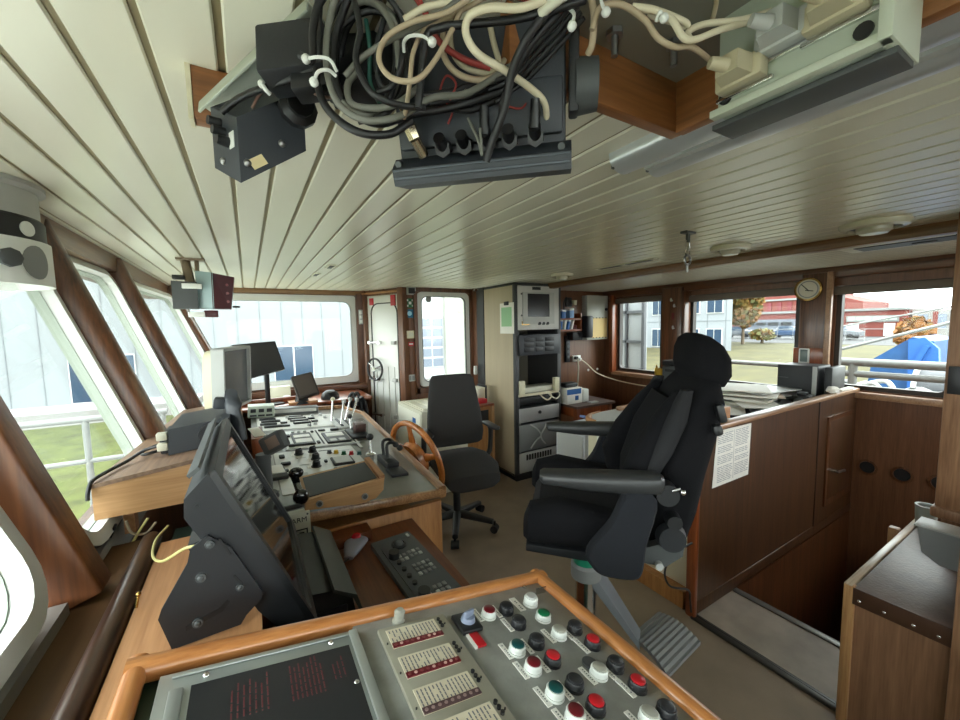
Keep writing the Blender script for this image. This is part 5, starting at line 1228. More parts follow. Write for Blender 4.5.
# dark side table with carton and pouches
st_ = thing('side_table', 'low dark topped side table beside the equipment rack', 'table', (3.35, 3.3, 0))
b = B(); b.prism([(3.03, 3.07, .725), (3.63, 3.06, .725), (3.67, 3.66, .725), (3.03, 3.66, .725)], (0, 0, .025)); part('table_top', b, M_dtab, st_)
b = B(); b.bb(3.06, 3.60, 3.10, 3.12, .62, .72); b.bb(3.06, 3.08, 3.1, 3.62, .62, .72); part('apron', b, W_edge, st_)
for x, y in ((3.08, 3.12), (3.58, 3.11), (3.08, 3.60), (3.60, 3.60)):
    b = B(); b.bb(x-.025, x+.025, y-.025, y+.025, 0, .72, .003); part('leg', b, W_edge, st_)
cb = thing('blue_white_carton', 'blue and white carton on dark side table against rack', 'box', (3.12, 3.3, .75))
b = B(); b.bb(3.03, 3.26, 3.22, 3.40, .752, .93, .003); part('carton', b, M_paper, cb); b = B(); b.bb(3.028, 3.24, 3.216, 3.221, .86, .92); b.bb(3.15, 3.2, 3.216, 3.221, .79, .84); part('blue_print', b, M_blue, cb)
b = B(); b.bb(3.28, 3.37, 3.22, 3.34, .752, .90, .012); solo('white_tub', b, M_white, 'white tub right of the blue and white carton', 'tub')
b = B(); b.bb(3.05, 3.24, 3.26, 3.38, .932, .985, .02); solo('black_pouch', b, M_black, 'black pouch lying on top of blue and white carton', 'pouch')
b = B(); b.bb(3.30, 3.42, 3.12, 3.18, .752, .764, .003); solo('remote_control', b, M_lgray, 'small pale remote lying at front of dark side table', 'remote')
b = B(M.Translation((2.95, 2.72, .70)) @ rot(0, 18, 25)); b.box((0, 0, 0), (.30, .24, .02)); b.mi(1)
for k in range(5): b.box((-.1+.05*k, 0, .0105), (.012, .2, .002))
solo('blue_brochure', b, [mat('brochure_blue', (104, 128, 182), .5), M_white], 'blue striped brochure leaning in front of dark side table', 'brochure')
b = B(); b.prism([(2.62, 2.40, .60), (3.2, 2.40, .60), (3.2, 2.95, .60), (2.70, 2.95, .60)], (0, 0, .03)); b.bb(2.9, 3.1, 2.5, 2.9, 0, .6); solo('low_brown_shelf', b, W_edge, 'low brown shelf between side table and chart table', 'shelf')
# open pigeon-hole shelf with blue booklets, speaker, grey wall cabinet, sockets
ph = thing('wall_pigeonhole', 'small wooden two-tier wall shelf right of the rack', 'shelf', (3.55, 3.8, 1.55))
b = B(); b.bb(3.30, 3.76, 3.72, 3.86, 1.56, 1.585); b.bb(3.30, 3.76, 3.72, 3.86, 1.705, 1.725); b.bb(3.74, 3.76, 3.72, 3.86, 1.585, 1.79); b.bb(3.30, 3.32, 3.72, 3.86, 1.585, 1.80); b.bb(3.30, 3.76, 3.855, 3.87, 1.56, 1.80); part('carcase', b, W_edge, ph)
for k, (x, z, w, h, a, m, lab) in enumerate(((3.56, 1.587, .03, .13, 8, M_blue, 'blue booklet leftmost in lower tier of wall shelf'), (3.62, 1.587, .03, .14, 12, M_paper, 'white booklet second in lower tier of wall shelf'), (3.68, 1.587, .03, .13, 14, M_blue, 'blue booklet third in lower tier of wall shelf'), (3.74, 1.587, .03, .14, 16, M_paper, 'white booklet rightmost in lower tier of wall shelf'),
        (3.58, 1.767, .07, .11, 6, M_blue, 'blue packet at left of the upper shelf tier'), (3.72, 1.767, .08, .12, -4, mat('blue_pale', (120, 160, 206), .5), 'pale blue packet at right of the upper shelf tier'))):
    x -= .17; z -= (.04 if z > 1.7 else 0)
    b = B(M.Translation((x, 3.77, z)) @ rot(0, a, 0)); b.box((w/2, 0, h/2), (w, .09, h), None, .003); b.mi(1); b.box((w/2, 0, h*.9), (w*1.02, .092, h*.2), None, .002)
    solo('booklet', b, [m, M_white], lab, 'booklet')
b = B(); b.lathe([(.0005, 0), (.035, 0), (.035, .03), (.028, .05), (.0005, .055)], M.Translation((3.68, 3.78, 1.587)), 16); solo('small_jar', b, M_maroon, 'small dark red jar at right end of the lower shelf tier', 'jar')
lp = thing('wall_lamp', 'small wall lamp with cream shade above the pigeonhole shelf', 'lamp', (3.85, 3.84, 1.86))
b = B(); b.bb(3.60, 3.70, 3.84, 3.87, 1.88, 2.0, .006); part('bracket', b, M_black, lp); b = B(); b.cyl((3.70, 3.80, 1.90), (3.70, 3.80, 1.96), .03, .035, 18); part('shade', b, M_cream, lp); b = B(); b.tube([(3.60, 3.83, 1.96), (3.56, 3.80, 2.0), (3.52, 3.80, 1.93), (3.54, 3.82, 1.84)], .008, 8, 5); part('lead', b, M_black, lp)
sp = thing('wall_speaker', 'black wall speaker between shelf and grey wall cabinet', 'speaker', (4.0, 3.75, 1.46))
b = B(); b.bb(3.79, 3.90, 3.66, 3.86, 1.47, 1.755, .012); part('housing', b, M_blk2, sp); b = B(); b.bb(3.80, 3.89, 3.652, 3.662, 1.485, 1.74, .004); part('grille', b, M_black, sp); b = B(); b.bb(3.62, 3.79, 3.74, 3.86, 1.44, 1.545, .006); part('bracket', b, M_black, sp)
gc = thing('grey_wall_cabinet', 'pale grey wall cabinet with yellow notice near the aft window', 'cabinet', (4.2, 3.8, 1.42))
b = B(); b.bb(3.905, 4.30, 3.77, 3.87, 1.435, 2.03, .004); part('body', b, mat('cabinet_grey', (176, 176, 164), .45), gc)
b = B(); b.bb(3.99, 4.28, 3.762, 3.77, 1.46, 1.73); part('yellow_notice', b, mat('yellow_notice', (218, 190, 128), .6), gc)
b = B(); b.cyl((4.26, 3.77, 1.845), (4.26, 3.755, 1.845), .02, seg=16); part('lock', b, M_black, gc)
b = B()
for k in range(5): b.bb(4.0+.06*k, 4.02+.06*k, 3.757, 3.763, 1.722, 1.735); b.bb(4.0+.06*k, 4.02+.06*k, 3.757, 3.763, 1.455, 1.468)
part('notice_marks', b, M_dgray, gc)
sk = thing('double_socket', 'white double wall socket with plugged cord under the wall shelf', 'socket', (3.95, 3.86, 1.17))
b = B(); b.bb(3.72, 3.86, 3.84, 3.87, 1.15, 1.23, .006); part('plate', b, M_white, sk); b = B(); b.cyl((3.755, 3.84, 1.20), (3.755, 3.80, 1.20), .022, seg=14); part('plug', b, M_black, sk); b = B(); b.cyl((3.82, 3.84, 1.18), (3.82, 3.80, 1.18), .02, seg=14); part('plug', b, M_white, sk)
b = B(); b.tube([(3.82, 3.80, 1.18), (3.95, 3.80, 1.10), (4.10, 3.76, .97), (4.28, 3.6, .88), (4.32, 3.3, .85), (4.33, 3.0, .85)], .007, 8, 6); solo('appliance_cable', b, M_crm, 'white cord drooping from double socket to aft panel', 'cord')
b = B(); b.tube([(3.755, 3.79, 1.19), (3.755, 3.78, 1.08), (3.75, 3.78, .95), (3.745, 3.8, .70)], .009, 8, 5); solo('appliance_cable', b, M_offw, 'white cord hanging straight down from double socket', 'cord')
b = B(); b.bb(3.585, 3.655, 3.83, 3.87, 1.15, 1.50, .006); b.mi(1)
for k in range(4): b.cyl((3.62, 3.83, 1.22+.07*k), (3.62, 3.825, 1.22+.07*k), .02, seg=14)
solo('switch_strip', b, [M_black, M_dgray], 'tall black switch strip on wall close to the rack', 'switch')
for k, (px, py, lab) in enumerate(((588, 370, 'small white hook left on panel below grey cabinet'), (597, 369, 'small white hook right on panel below grey cabinet'))):
    c = on(px, py, Y=3.865); b = B(); b.sph((c.x, 3.86, c.z), .018, (1, .7, 1), seg=12); solo('coat_peg', b, M_white, lab, 'hook')
# barometer, thermometer, hooks on the post
bm_ = thing('barometer', 'round brass barometer on the post between aft windows', 'barometer', (4.27, 1.52, 1.83))
Tv = M(((0, 0, -1, 4.29), (1, 0, 0, 1.515), (0, 1, 0, 1.915), (0, 0, 0, 1)))
b = B(Tv); b.lathe([(.096, 0), (.102, .01), (.10, .028), (.088, .034), (.083, .010)], seg=32, hollow=True); part('bezel', b, M_brass, bm_)
b = B(Tv); b.lathe([(.087, .001), (.087, .02), (.0005, .02)], seg=32); part('dial', b, M_dial, bm_)
b = B(Tv); b.box((.02, .015, .023), (.085, .007, .003), rot(0, 0, 48), .001); b.box((-.01, -.012, .023), (.06, .007, .003), rot(0, 0, 10), .001); part('pointer', b, M_black, bm_)
b = B(Tv); b.ring([(.075*math.cos(2*math.pi*k/32), .075*math.sin(2*math.pi*k/32), .0195) for k in range(32)], [(.066*math.cos(2*math.pi*k/32), .066*math.sin(2*math.pi*k/32), .0195) for k in range(32)], (0, 0, .001)); part('dial_ring', b, M_gray, bm_)
b = B(); b.bb(4.265, 4.285, 1.375, 1.60, 1.24, 1.40, .004); solo('backing_board', b, W_edge, 'reddish backing board behind the digital thermometer', 'board')
dt = thing('digital_thermometer', 'white framed digital thermometer on the reddish board', 'thermometer', (4.26, 1.51, 1.25))
b = B(); b.bb(4.252, 4.266, 1.475, 1.555, 1.255, 1.395, .008); part('case', b, M_white, dt); b = B(); b.bb(4.249, 4.254, 1.488, 1.542, 1.275, 1.385, .003); part('display', b, mat('lcd_green', (92, 104, 100), .3), dt)
hk = thing('key_hooks', 'row of small key hooks on the dark post between windows', 'hook', (4.27, 2.8, 1.55))
for y, z in ((2.80, 1.90), (2.76, 1.83), (2.77, 1.58)):
    b = B(); b.cyl((4.28, y, z), (4.25, y, z), .006, seg=8); b.sph((4.25, y, z+.01), .014, (.6, 1, 1.6), seg=10); part('hook', b, M_lgray, hk)
b = B(); b.bb(4.274, 4.281, 2.775, 2.805, 1.68, 1.76); part('red_key_tag', b, M_maroon, hk)

# ------------------------------------------------------------------ on the ceiling
for x, y, r, lab in ((2.49, 1.27, .105, 'round ceiling light in the middle before the aft beam'), (2.53, .66, .125, 'round ceiling light nearest the right edge'), (2.40, 2.62, .10, 'round ceiling light above the equipment rack')):
    t = thing('ceiling_light', lab, 'ceiling light', (x, y, 2.02))
    b = B(M.Translation((x, y, 0))); b.lathe([(r, 2.09), (r, 2.082), (r*.93, 2.068), (r*.74, 2.063), (r*.70, 2.085)], seg=32, hollow=True); part('ring', b, mat('light_ring%d' % int(x*1000), (206, 202, 182), .25), t)
    b = B(M.Translation((x, y, 0))); b.lathe([(r*.73, 2.085), (r*.73, 2.074), (r*.48, 2.074), (r*.48, 2.085)], seg=32, hollow=True); part('painted_shadow_ring', b, M_dgray, t)  # dark grey ring paints in the shadow between rim and diffuser
    b = B(M.Translation((x, y, 0))); b.lathe([(r*.52, 2.08), (r*.50, 2.055), (r*.38, 2.040), (.0005, 2.036)], seg=32); part('diffuser', b, mat('light_glass%d' % int(x*1000), (190, 186, 170), .2), t)
t = thing('ceiling_hook', 'metal hook with hanging chain and clip below the ceiling planks', 'hook', (1.89, 1.163, 1.91))
b = B(); b.bb(1.85, 1.93, 1.145, 1.18, 2.08, 2.092, .003); b.cyl((1.89, 1.163, 2.09), (1.89, 1.163, 2.04), .010); part('eye_plate', b, M_dgray, t)
b = B(); b.tube([(1.905, 1.163, 2.05), (1.908, 1.163, 2.0), (1.90, 1.163, 1.97)], .003, 6, 3); b.tube([(1.875, 1.163, 2.05), (1.872, 1.163, 2.0), (1.88, 1.163, 1.97)], .003, 6, 3); part('wire', b, M_chrome, t)
b = B(); b.tube([(1.89+.025*math.cos(a), 1.163, 1.955+.022*math.sin(a)) for a in [k*math.pi/5 for k in range(10)]], .006, 8, 3, True); b.cyl((1.89, 1.163, 1.94), (1.89, 1.163, 1.895), .006); part('clip', b, M_metal, t)
for x, y, w, l, lab in ((.53, 2.93, .05, .16, 'nearer pale ceiling vent slot left of the door'), (.50, 3.40, .05, .16, 'farther pale ceiling vent slot left of the door'), (2.45, 2.0, .07, .55, 'long pale ceiling grille before the aft beam')):
    t = thing('ceiling_vent', lab, 'vent', (x, y, 2.08)); b = B(); b.bb(x-w/2, x+w/2, y-l/2, y+l/2, 2.083, 2.092, .002); part('frame', b, M_offw, t)
    b = B(); b.bb(x-w*.3, x+w*.3, y-l*.42, y-l*.05, 2.081, 2.085); b.bb(x-w*.3, x+w*.3, y+l*.05, y+l*.42, 2.081, 2.085); part('slot', b, M_dgray, t)
t = thing('recessed_fitting', 'long recessed black fitting in the ceiling above the stairwell window', 'vent', (3.3, .74, 2.07))
b = B(); b.bb(3.18, 3.46, .35, 1.0, 2.078, 2.092, .002); part('frame', b, M_offw, t); b = B(); b.bb(3.23, 3.41, .42, .93, 2.074, 2.082); part('opening', b, M_black, t); b = B(); b.bb(3.2, 3.44, .50, .52, 2.07, 2.08); b.bb(3.3, 3.34, .6, .7, 2.068, 2.08, .004); part('catch', b, M_dgray, t)
# fluorescent fitting with two reflectors (unlit)
fl = thing('fluorescent_fitting', 'unlit ceiling light fitting with two long metal reflectors', 'ceiling light', (.94, .2, 2.03))
for x in (.885, .985):
    b = B(); n = 12; rr = []
    for y in (.735, -.9):
        rr.append([V((x+.048*math.cos(math.pi*k/n), y-(.03 if x > .9 and y > 0 else 0), 2.085-.038*math.sin(math.pi*k/n))) for k in range(n+1)]+[V((x-.048, y-(.03 if x > .9 and y > 0 else 0), 2.09)), V((x+.048, y-(.03 if x > .9 and y > 0 else 0), 2.09))])
    b.rings(rr); part('reflector', b, M_lamp, fl)
    b = B(); b.bb(x-.035, x+.035, .70 if x > .9 else .73, .71 if x > .9 else .74, 2.055, 2.088, .003); part('end_cap', b, M_dgray, fl)
b = B(); b.bb(.92, .94, -.9, .69, 2.05, 2.09); part('spine', b, M_lgray, fl)

# wooden frame holding the electronics, seen from below
wf = thing('ceiling_frame', 'brown wooden frame fixed to the ceiling around the hanging electronics', 'frame', (.45, .4, 2.0))
b = B(); b.bb(.33, .725, .462, .485, 2.0, 2.092, .002); part('board', b, W_blk, wf)
b = B(); b.bb(.702, .725, .05, .462, 1.998, 2.092, .002); part('board', b, wood('ceiling_block_y', (112, 70, 38), (156, 102, 58), 'y', .45, 18, 0), wf)
b = B(); b.bb(.02, .702, -.1, .462, 2.086, 2.0935); part('back_plate', b, mat('frame_plate', (136, 134, 122), .5, .2), wf)
for x, y in ((.60, .40), (.655, .335), (.50, .43)):
    b = B(); b.cyl((x, y, 2.088), (x, y, 2.05), .005, seg=10); b.cyl((x, y, 2.086), (x, y, 2.078), .013, seg=6); part('bolt', b, M_metal, wf)
wl = thing('ceiling_block', 'short wooden ceiling block left of the hanging speaker', 'block', (.02, .84, 2.0))
b = B(); b.bb(-.055, .10, .828, .86, 2.006, 2.092, .002); part('board', b, W_blk, wl)
b = B(); b.bb(-.062, -.055, .826, .862, 2.003, 2.092); part('end_strip', b, M_cream, wl)
# aluminium bar with black block
ab_ = thing('aluminium_bar', 'pale aluminium angle bar holding speaker and black block', 'bar', (.05, .6, 2.02))
a, c = at(212, 112, .62), at(318, 14, .53); d = (c-a); sx = V((0, 0, 1))
Tm = frame((a+c)/2, d, V((.2, .3, 1)))
b = B(Tm); b.box((0, 0, 0), (d.length, .036, .005), None, .001); b.box((0, -.018, -.010), (d.length, .004, .022), None, .001); part('angle', b, mat('bar_green_grey', (176, 182, 168), .4, .2), ab_)
bb_ = thing('junction_block', 'black ribbed block at top left of the cable bundle', 'electronics', at(290, 50, .5))
Tm = frame(at(290, 46, .50), r_+u_*.09-f_*.05, -f_+u_*.1)
b = B(Tm); b.box((0, 0, -.02), (.088, .066, .05), None, .004); part('housing', b, M_blk2, bb_)
b = B(Tm); b.box((.02, -.042, -.02), (.05, .024, .03), None, .003); part('lower_plate', b, M_black, bb_)
# hanging speaker / radio box, lower left of the bundle
sb_ = thing('hanging_radio', 'black hanging radio box with wing knob below aluminium bar', 'radio', at(262, 135, .58))
q0, q1, q2 = at(241, 183, .55), at(306, 151, .60), at(215, 168, .595); q3 = q1+(q2-q0)
up = V((0, 0, .088))+(q0-q1)*.0
b = B(); b.prism([q0, q1, q3, q2], up); part('housing', b, M_char, sb_)
e1 = (q1-q0).normalized(); e2 = (q2-q0).normalized(); nrm = e1.cross(V((0, 0, 1))).normalized(); nrm = nrm if nrm.dot(EYE-q0) > 0 else -nrm
def onface(px, py, o, n):
    q = f_ + (px-480)/FPX*r_ - (py-360)/FPX*u_; return EYE+q*((o-EYE).dot(n)/q.dot(n))
nl = e2.cross(V((0, 0, 1))).normalized(); nl = nl if nl.dot(EYE-q0) > 0 else -nl
nb_ = V((0, 0, -1))
c = onface(256, 161, q0, nb_) if False else onface(258, 162, q0, nrm)
b = B(frame(c, e1, nrm)); b.box((0, 0, .0005), (.022, .014, .001)); part('sticker', b, mat('sticker_cream', (226, 208, 160), .5), sb_)
c = onface(232, 140, q0, nl); b = B(frame(c, V((0, 0, 1)), nl)); b.box((0, 0, .0005), (.022, .014, .001)); part('maker_plate', b, M_white, sb_)
c = onface(300, 100, q1, nrm)
b = B(frame(q1+up*.72+nrm*.0-e1*.012, e1, nrm)); b.lathe([(.027, .0), (.027, .012), (.018, .018), (.018, .024), (.0005, .024)], None, 10); part('wing_knob', b, M_black, sb_)
b = B()
for k in range(3):
    s0 = q0+up*(.55+.12*k)+nl*.0+(q2-q0)*(.35+.15*k); b.cyl(s0-nl*.005, s0+nl*.016, .008, .006, 12)
part('rear_connector', b, M_black, sb_)
b = B()
for s0 in (q0+up*.25+e1*.012, q0+up*.3+e1*.07, q0+(q2-q0)*.6+up*.2): b.sph(s0+nrm*.0, .0055, seg=10)
part('screw', b, M_metal, sb_)
# hanging display seen from its back
hd = thing('hanging_display', 'dark grey hanging display seen from behind with connectors along its foot', 'display', (.31, .53, 1.86))
wx = V((.735, -.678, 0)).normalized(); wn = V((-.678, -.735, 0)).normalized()
HO = at(481, 150, .585); HO = V((HO.x, HO.y, 1.86))
Th = M(((wx.x, 0, wn.x, HO.x), (wx.y, 0, wn.y, HO.y), (0, 1, 0, 0), (0, 0, 0, 1)))      # local x right, y up (world z), z to the camera
Th = M.Translation((HO.x, HO.y, 1.872)) @ Th.to_3x3().to_4x4() @ rot(14, 0, 0) @ M.Translation((0, -1.845, -.008))
b = B(Th); b.bb(-.132, .124, 1.878, 2.045, -.06, -.01, .006); part('main_housing', b, M_char, hd)
b = B(Th); b.prism([(-.138, 1.845, -.05), (-.138, 1.845, .012), (-.138, 1.868, .016), (-.138, 1.885, -.006), (-.138, 1.885, -.05)], (.27, 0, 0)); part('foot_moulding', b, M_char, hd)
b = B(Th); b.bb(-.136, .130, 1.853, 1.857, .010, .0175, .001); b.bb(-.136, .130, 1.864, 1.867, .011, .018, .001); part('foot_rib', b, mat('foot_rib', (72, 78, 86), .45), hd)
b = B(Th); b.bb(-.125, .12, 1.895, 1.965, -.012, .004, .004); part('raised_back', b, M_char, hd)
b = B(Th); b.bb(.03, .065, 1.955, 1.972, .0, .006, .002); part('latch', b, M_blk2, hd)
for sx in (-.128, .118):
    b = B(Th); b.cyl((sx, 1.878, .004), (sx, 1.875, .013), .005, seg=14); part('corner_screw', b, M_dgray, hd)
b = B(Th); b.bb(.128, .142, 1.92, 2.04, -.055, -.005, .004); part('side_arm', b, M_blk2, hd)
b = B(Th); b.cyl((.138, 1.955, -.03), (.168, 1.955, -.03), .036, .033, 28); part('clamp_knob', b, M_dgray, hd)
M_conb = mat('connector_black', (20, 20, 22), .35)
for k, (x, t) in enumerate(((-.055, 0), (-.022, 0), (.012, 1), (.045, 0), (.082, 1))):
    b = B(Th); z0 = 1.893; b.cyl((x, z0, .0), (x, z0-.004, .016), .0125, .0125, 6); b.cyl((x, z0-.002, .008), (x, z0+.008, .03), .0085, seg=14)
    if t: b.cyl((x, z0+.006, .026), (x+.002, z0+.04, .03), .008, .006, 14)
    part('connector', b, M_conb, hd)
b = B(Th); b.cyl((-.088, 1.885, .004), (-.094, 1.905, .02), .008, seg=14); b.cyl((-.094, 1.905, .02), (-.10, 1.925, .024), .0095, seg=6); b.cyl((-.10, 1.925, .024), (-.104, 1.95, .024), .0075, seg=14); part('coax_plug', b, mat('nickel', (190, 176, 150), .25, .9), hd)
b = B(Th); b.bb(-.058, .002, 1.948, 1.962, .018, .026, .002); fh = part('fuse_holder', b, M_black, hd)
b = B(Th); b.sph((-.045, 1.955, .027), .0035, seg=10); b.sph((-.012, 1.955, .027), .0035, seg=10); part('fuse_screw', b, M_chrome, fh)
# pale steel box with D-connectors at right
sx_ = thing('connector_box', 'pale green steel box with beige connectors at top right', 'electronics', (.70, .0, 1.945))
b = B(); b.bb(.618, .70, .165, .34, 1.952, 2.086, .002); part('housing', b, M_paleg, sx_)
b = B(); b.bb(.606, .622, .155, .345, 1.948, 1.958, .001); b.bb(.604, .70, .153, .165, 1.948, 2.086, .001); part('flange', b, mat('flange_pale', (190, 196, 180), .4), sx_)
b = B(); b.bb(.632, .690, .155, .355, 1.941, 1.949, .001); part('under_rail', b, M_dgray, sx_)
for y in (.328, .18):
    b = B(); b.cyl((.617, y, 1.972), (.614, y, 1.972), .009, seg=16); part('hole', b, M_black, sx_)
for y, z, m in ((.304, 1.990, M_conn), (.255, 2.012, M_lgray), (.203, 2.008, M_conn)):
    b = B(); b.bb(.596, .618, y-.030, y+.030, z-.016, z+.016, .004); cn = part('connector_shell', b, m, sx_)
    b = B(); b.prism([(.596, y-.02, z-.012), (.596, y+.02, z-.012), (.570, y+.014, z-.010), (.570, y-.014, z-.010)], (0, 0, .024)); b.cyl((.572, y, z), (.552, y+.012, z+.004), .009, .007, 12); part('connector_hood', b, m, cn)
    b = B(); b.bb(.613, .619, y-.036, y+.036, z-.022, z-.016, .001); part('clip', b, M_chrome, cn)

# cables of the bundle: each a thing of its own
def cable(lab, m, r, *pts, name='cable', sub=7):
    p = B(); p.tube([at(*q) for q in pts], r, 8, sub); return solo(name, p, m, lab, 'cable', sharp=60)
cable('grey cable forming outer edge of the left coil', M_grc, .0042, (338, -14, .47), (328, 30, .48), (327, 70, .48), (338, 103, .485), (365, 120, .49), (400, 116, .495), (432, 98, .50), (470, 92, .52), (520, 60, .53))
cable('black cable just inside the outer grey coil', M_bkc, .0048, (352, -12, .49), (336, 35, .50), (335, 75, .50), (348, 108, .505), (378, 124, .51), (412, 114, .51), (450, 108, .53), (500, 92, .54))
cable('thick black cable at left flank of the coil', M_bkc, .005, (320, -14, .50), (317, 40, .50), (318, 85, .50), (330, 112, .50), (358, 132, .505), (390, 134, .51), (412, 120, .515))
cable('grey cable curving low through the left coil', M_grc, .0042, (360, 70, .50), (348, 84, .495), (352, 104, .49), (378, 108, .49), (400, 102, .49), (418, 88, .495))
cable('dark cable running down the middle of the left coil', M_bkc, .0038, (352, -10, .455), (360, 30, .455), (356, 60, .455), (368, 88, .455), (384, 100, .46), (404, 106, .47), (425, 108, .48))
cable('black cable loop high inside the left coil', M_bkc, .004, (336, 70, .52), (340, 30, .52), (366, 12, .52), (392, 16, .52), (408, 36, .52), (410, 70, .53), (398, 96, .53))
cable('grey cable crossing the left coil diagonally', M_grc, .0034, (345, 76, .465), (362, 58, .46), (386, 42, .455), (418, 26, .455), (446, 10, .455), (470, -12, .455))
cable('green cable upright deep inside the coil', mat('green_cable', (40, 84, 74), .5), .0032, (366, 20, .53), (370, 50, .53), (370, 82, .53), (380, 104, .53))
cable('dark grey cable arching behind the green cable', M_dgray, .0036, (384, 20, .54), (376, 52, .54), (380, 84, .54), (402, 104, .53))
cable('large tan loop in the middle of the bundle', M_tan, .0031, (478, -8, .44), (448, 12, .44), (412, 22, .44), (386, 38, .44), (379, 60, .44), (392, 78, .44), (416, 80, .44), (434, 62, .445), (452, 30, .45), (462, 8, .455))
cable('tan cable doubling the large tan loop', M_tan, .0028, (494, -8, .46), (452, 16, .46), (428, 26, .46), (414, 50, .46), (410, 80, .46), (407, 104, .48), (404, 118, .50))
cable('pale cable arching over top of bundle', M_crm, .004, (404, 20, .47), (424, 8, .465), (450, 2, .46), (472, -6, .455), (500, -16, .455))
cable('thick cream cable ending at the right connector', M_crm, .0045, (545, 0, .43), (520, 8, .43), (490, 8, .43), (470, 16, .44), (466, 34, .45), (478, 54, .46), (504, 70, .48), (530, 88, .51), (544, 102, .53), (547, 120, .555))
cable('white sheathed cable at upper right of the bundle', M_offw, .0055, (540, 14, .44), (552, 4, .43), (566, -6, .42), (580, -16, .42))
cable('red cable slanting behind the tan loop', M_rdc, .004, (414, -6, .49), (424, 10, .49), (434, 34, .50), (446, 48, .51), (466, 60, .52), (490, 68, .53))
cable('red wire at top beside cream cable', M_rdc, .003, (516, -4, .48), (540, 4, .46), (556, 12, .45), (570, 2, .44), (578, -10, .44))
cable('beige cable sweeping low behind red cable', M_tan, .004, (443, 30, .51), (444, 56, .515), (458, 74, .52), (480, 80, .525), (500, 74, .53))
cable('brown grey cable beneath beige cable', M_conn, .0038, (450, 20, .52), (452, 50, .525), (466, 68, .53), (490, 72, .535), (505, 60, .54))
cable('black cable crossing the bundle from left to right', M_bkc, .0045, (418, 108, .47), (426, 40, .455), (440, 28, .45), (470, 24, .45), (510, 20, .45), (545, 12, .44), (585, 0, .44))
cable('black cable hanging free in front of the display', M_bkc, .0052, (548, 10, .44), (526, 40, .45), (512, 72, .47), (504, 110, .49), (492, 142, .51), (486, 162, .52))
cable('black cable tied beside the hanging cable', M_bkc, .0042, (560, 12, .45), (536, 38, .46), (518, 66, .475), (508, 86, .49), (502, 108, .51), (500, 128, .55))
for k in range(4):
    cable(('outermost', 'second outermost', 'third', 'innermost')[k]+' black strand of fan at upper right of hanging display', M_bkc, .003, (575+3*k, 0+6*k, .45+.01*k), (556+4*k, 24+4*k, .47+.01*k), (530+4*k, 52+4*k, .49+.01*k), (510+4*k, 74+3*k, .51+.01*k), (486+3*k, 84+6*k, .54))
cable('black cable loop over top of display back', M_bkc, .0046, (420, 96, .53), (450, 92, .535), (484, 80, .54), (500, 72, .54), (490, 84, .54), (478, 92, .545), (458, 100, .55), (430, 104, .54))
cable('black cable lying lower along the display back', M_bkc, .0046, (408, 112, .525), (440, 108, .54), (470, 110, .55), (496, 100, .55), (510, 92, .545))
cable('black cable at upper left corner of bundle', M_bkc, .0046, (300, 55, .47), (312, 60, .47), (313, 30, .47), (318, 6, .47), (330, -12, .47))
cable('black cable from the hanging radio up to coil', M_bkc, .0048, (222, 112, .56), (240, 98, .55), (264, 88, .53), (292, 78, .51), (318, 66, .50), (334, 58, .50))
cable('thin brown wire from hanging radio to coil', mat('brown_wire', (112, 84, 72), .5), .002, (252, 108, .56), (262, 92, .55), (282, 82, .53), (300, 86, .52), (320, 96, .51), (336, 98, .5))
cable('thin red wire curling above the connectors', M_rdc, .0015, (448, 124, .56), (452, 110, .55), (440, 96, .54), (446, 76, .53), (456, 84, .53), (450, 100, .53))
cable('thin red wire beside display latch', M_rdc, .0015, (505, 106, .55), (522, 108, .55), (528, 94, .55), (512, 88, .55), (496, 82, .54))
cable('two tone cable ending at black plugs', M_grc, .002, (468, 118, .545), (478, 140, .545), (482, 155, .545), (480, 128, .535))
cable('tan cable hanging at right of hanging display', M_tan, .0042, (590, -8, .47), (594, 16, .48), (592, 44, .49), (588, 54, .50))
cable('tan cable arching from display toward connector box', M_tan, .0036, (592, 30, .47), (600, 8, .465), (622, 5, .465), (645, 20, .475), (658, 38, .485), (675, 47, .49), (692, 47, .50), (712, 62, .55), (720, 72, .57))
cable('upper pale cable running right to the connectors', M_crm, .004, (632, 7, .47), (654, 10, .47), (672, 20, .475), (688, 40, .48), (720, 30, .49), (760, 18, .51), (800, 2, .54), (830, -10, .56))
cable('lower pale cable running right to the connectors', M_crm, .004, (690, 40, .485), (688, 32, .49), (705, 24, .495), (745, 19, .50), (790, 4, .53), (815, -10, .54))
cable('pale doubled loop tied right of hanging display', M_crm, .004, (640, 8, .48), (660, 12, .48), (684, 22, .485), (686, 26, .49), (668, 20, .49), (648, 14, .49))
cable('grey cable running under pale cables to connector', M_grc, .0038, (756, 38, .56), (780, 26, .56), (812, 10, .57), (840, -8, .58))
cable('tan cable dropping to top at far right', M_tan, .003, (712, 22, .52), (716, 4, .52), (716, -12, .52))
cable('black cable running up the middle of coil', M_bkc, .004, (404, 46, .475), (400, 70, .48), (392, 86, .49), (378, 92, .50))
cable('pale cable stub behind the hanging black cable', M_conn, .004, (490, 26, .52), (494, 44, .525), (499, 62, .53), (500, 76, .535))
mod = B(frame(at(366, 52, .57), r_, -f_+u_*.5)); mod.box((0, 0, -.02), (.10, .13, .05), None, .004)
solo('relay_module', mod, M_black, 'black relay module hidden behind the left cable coil', 'electronics')
first = None
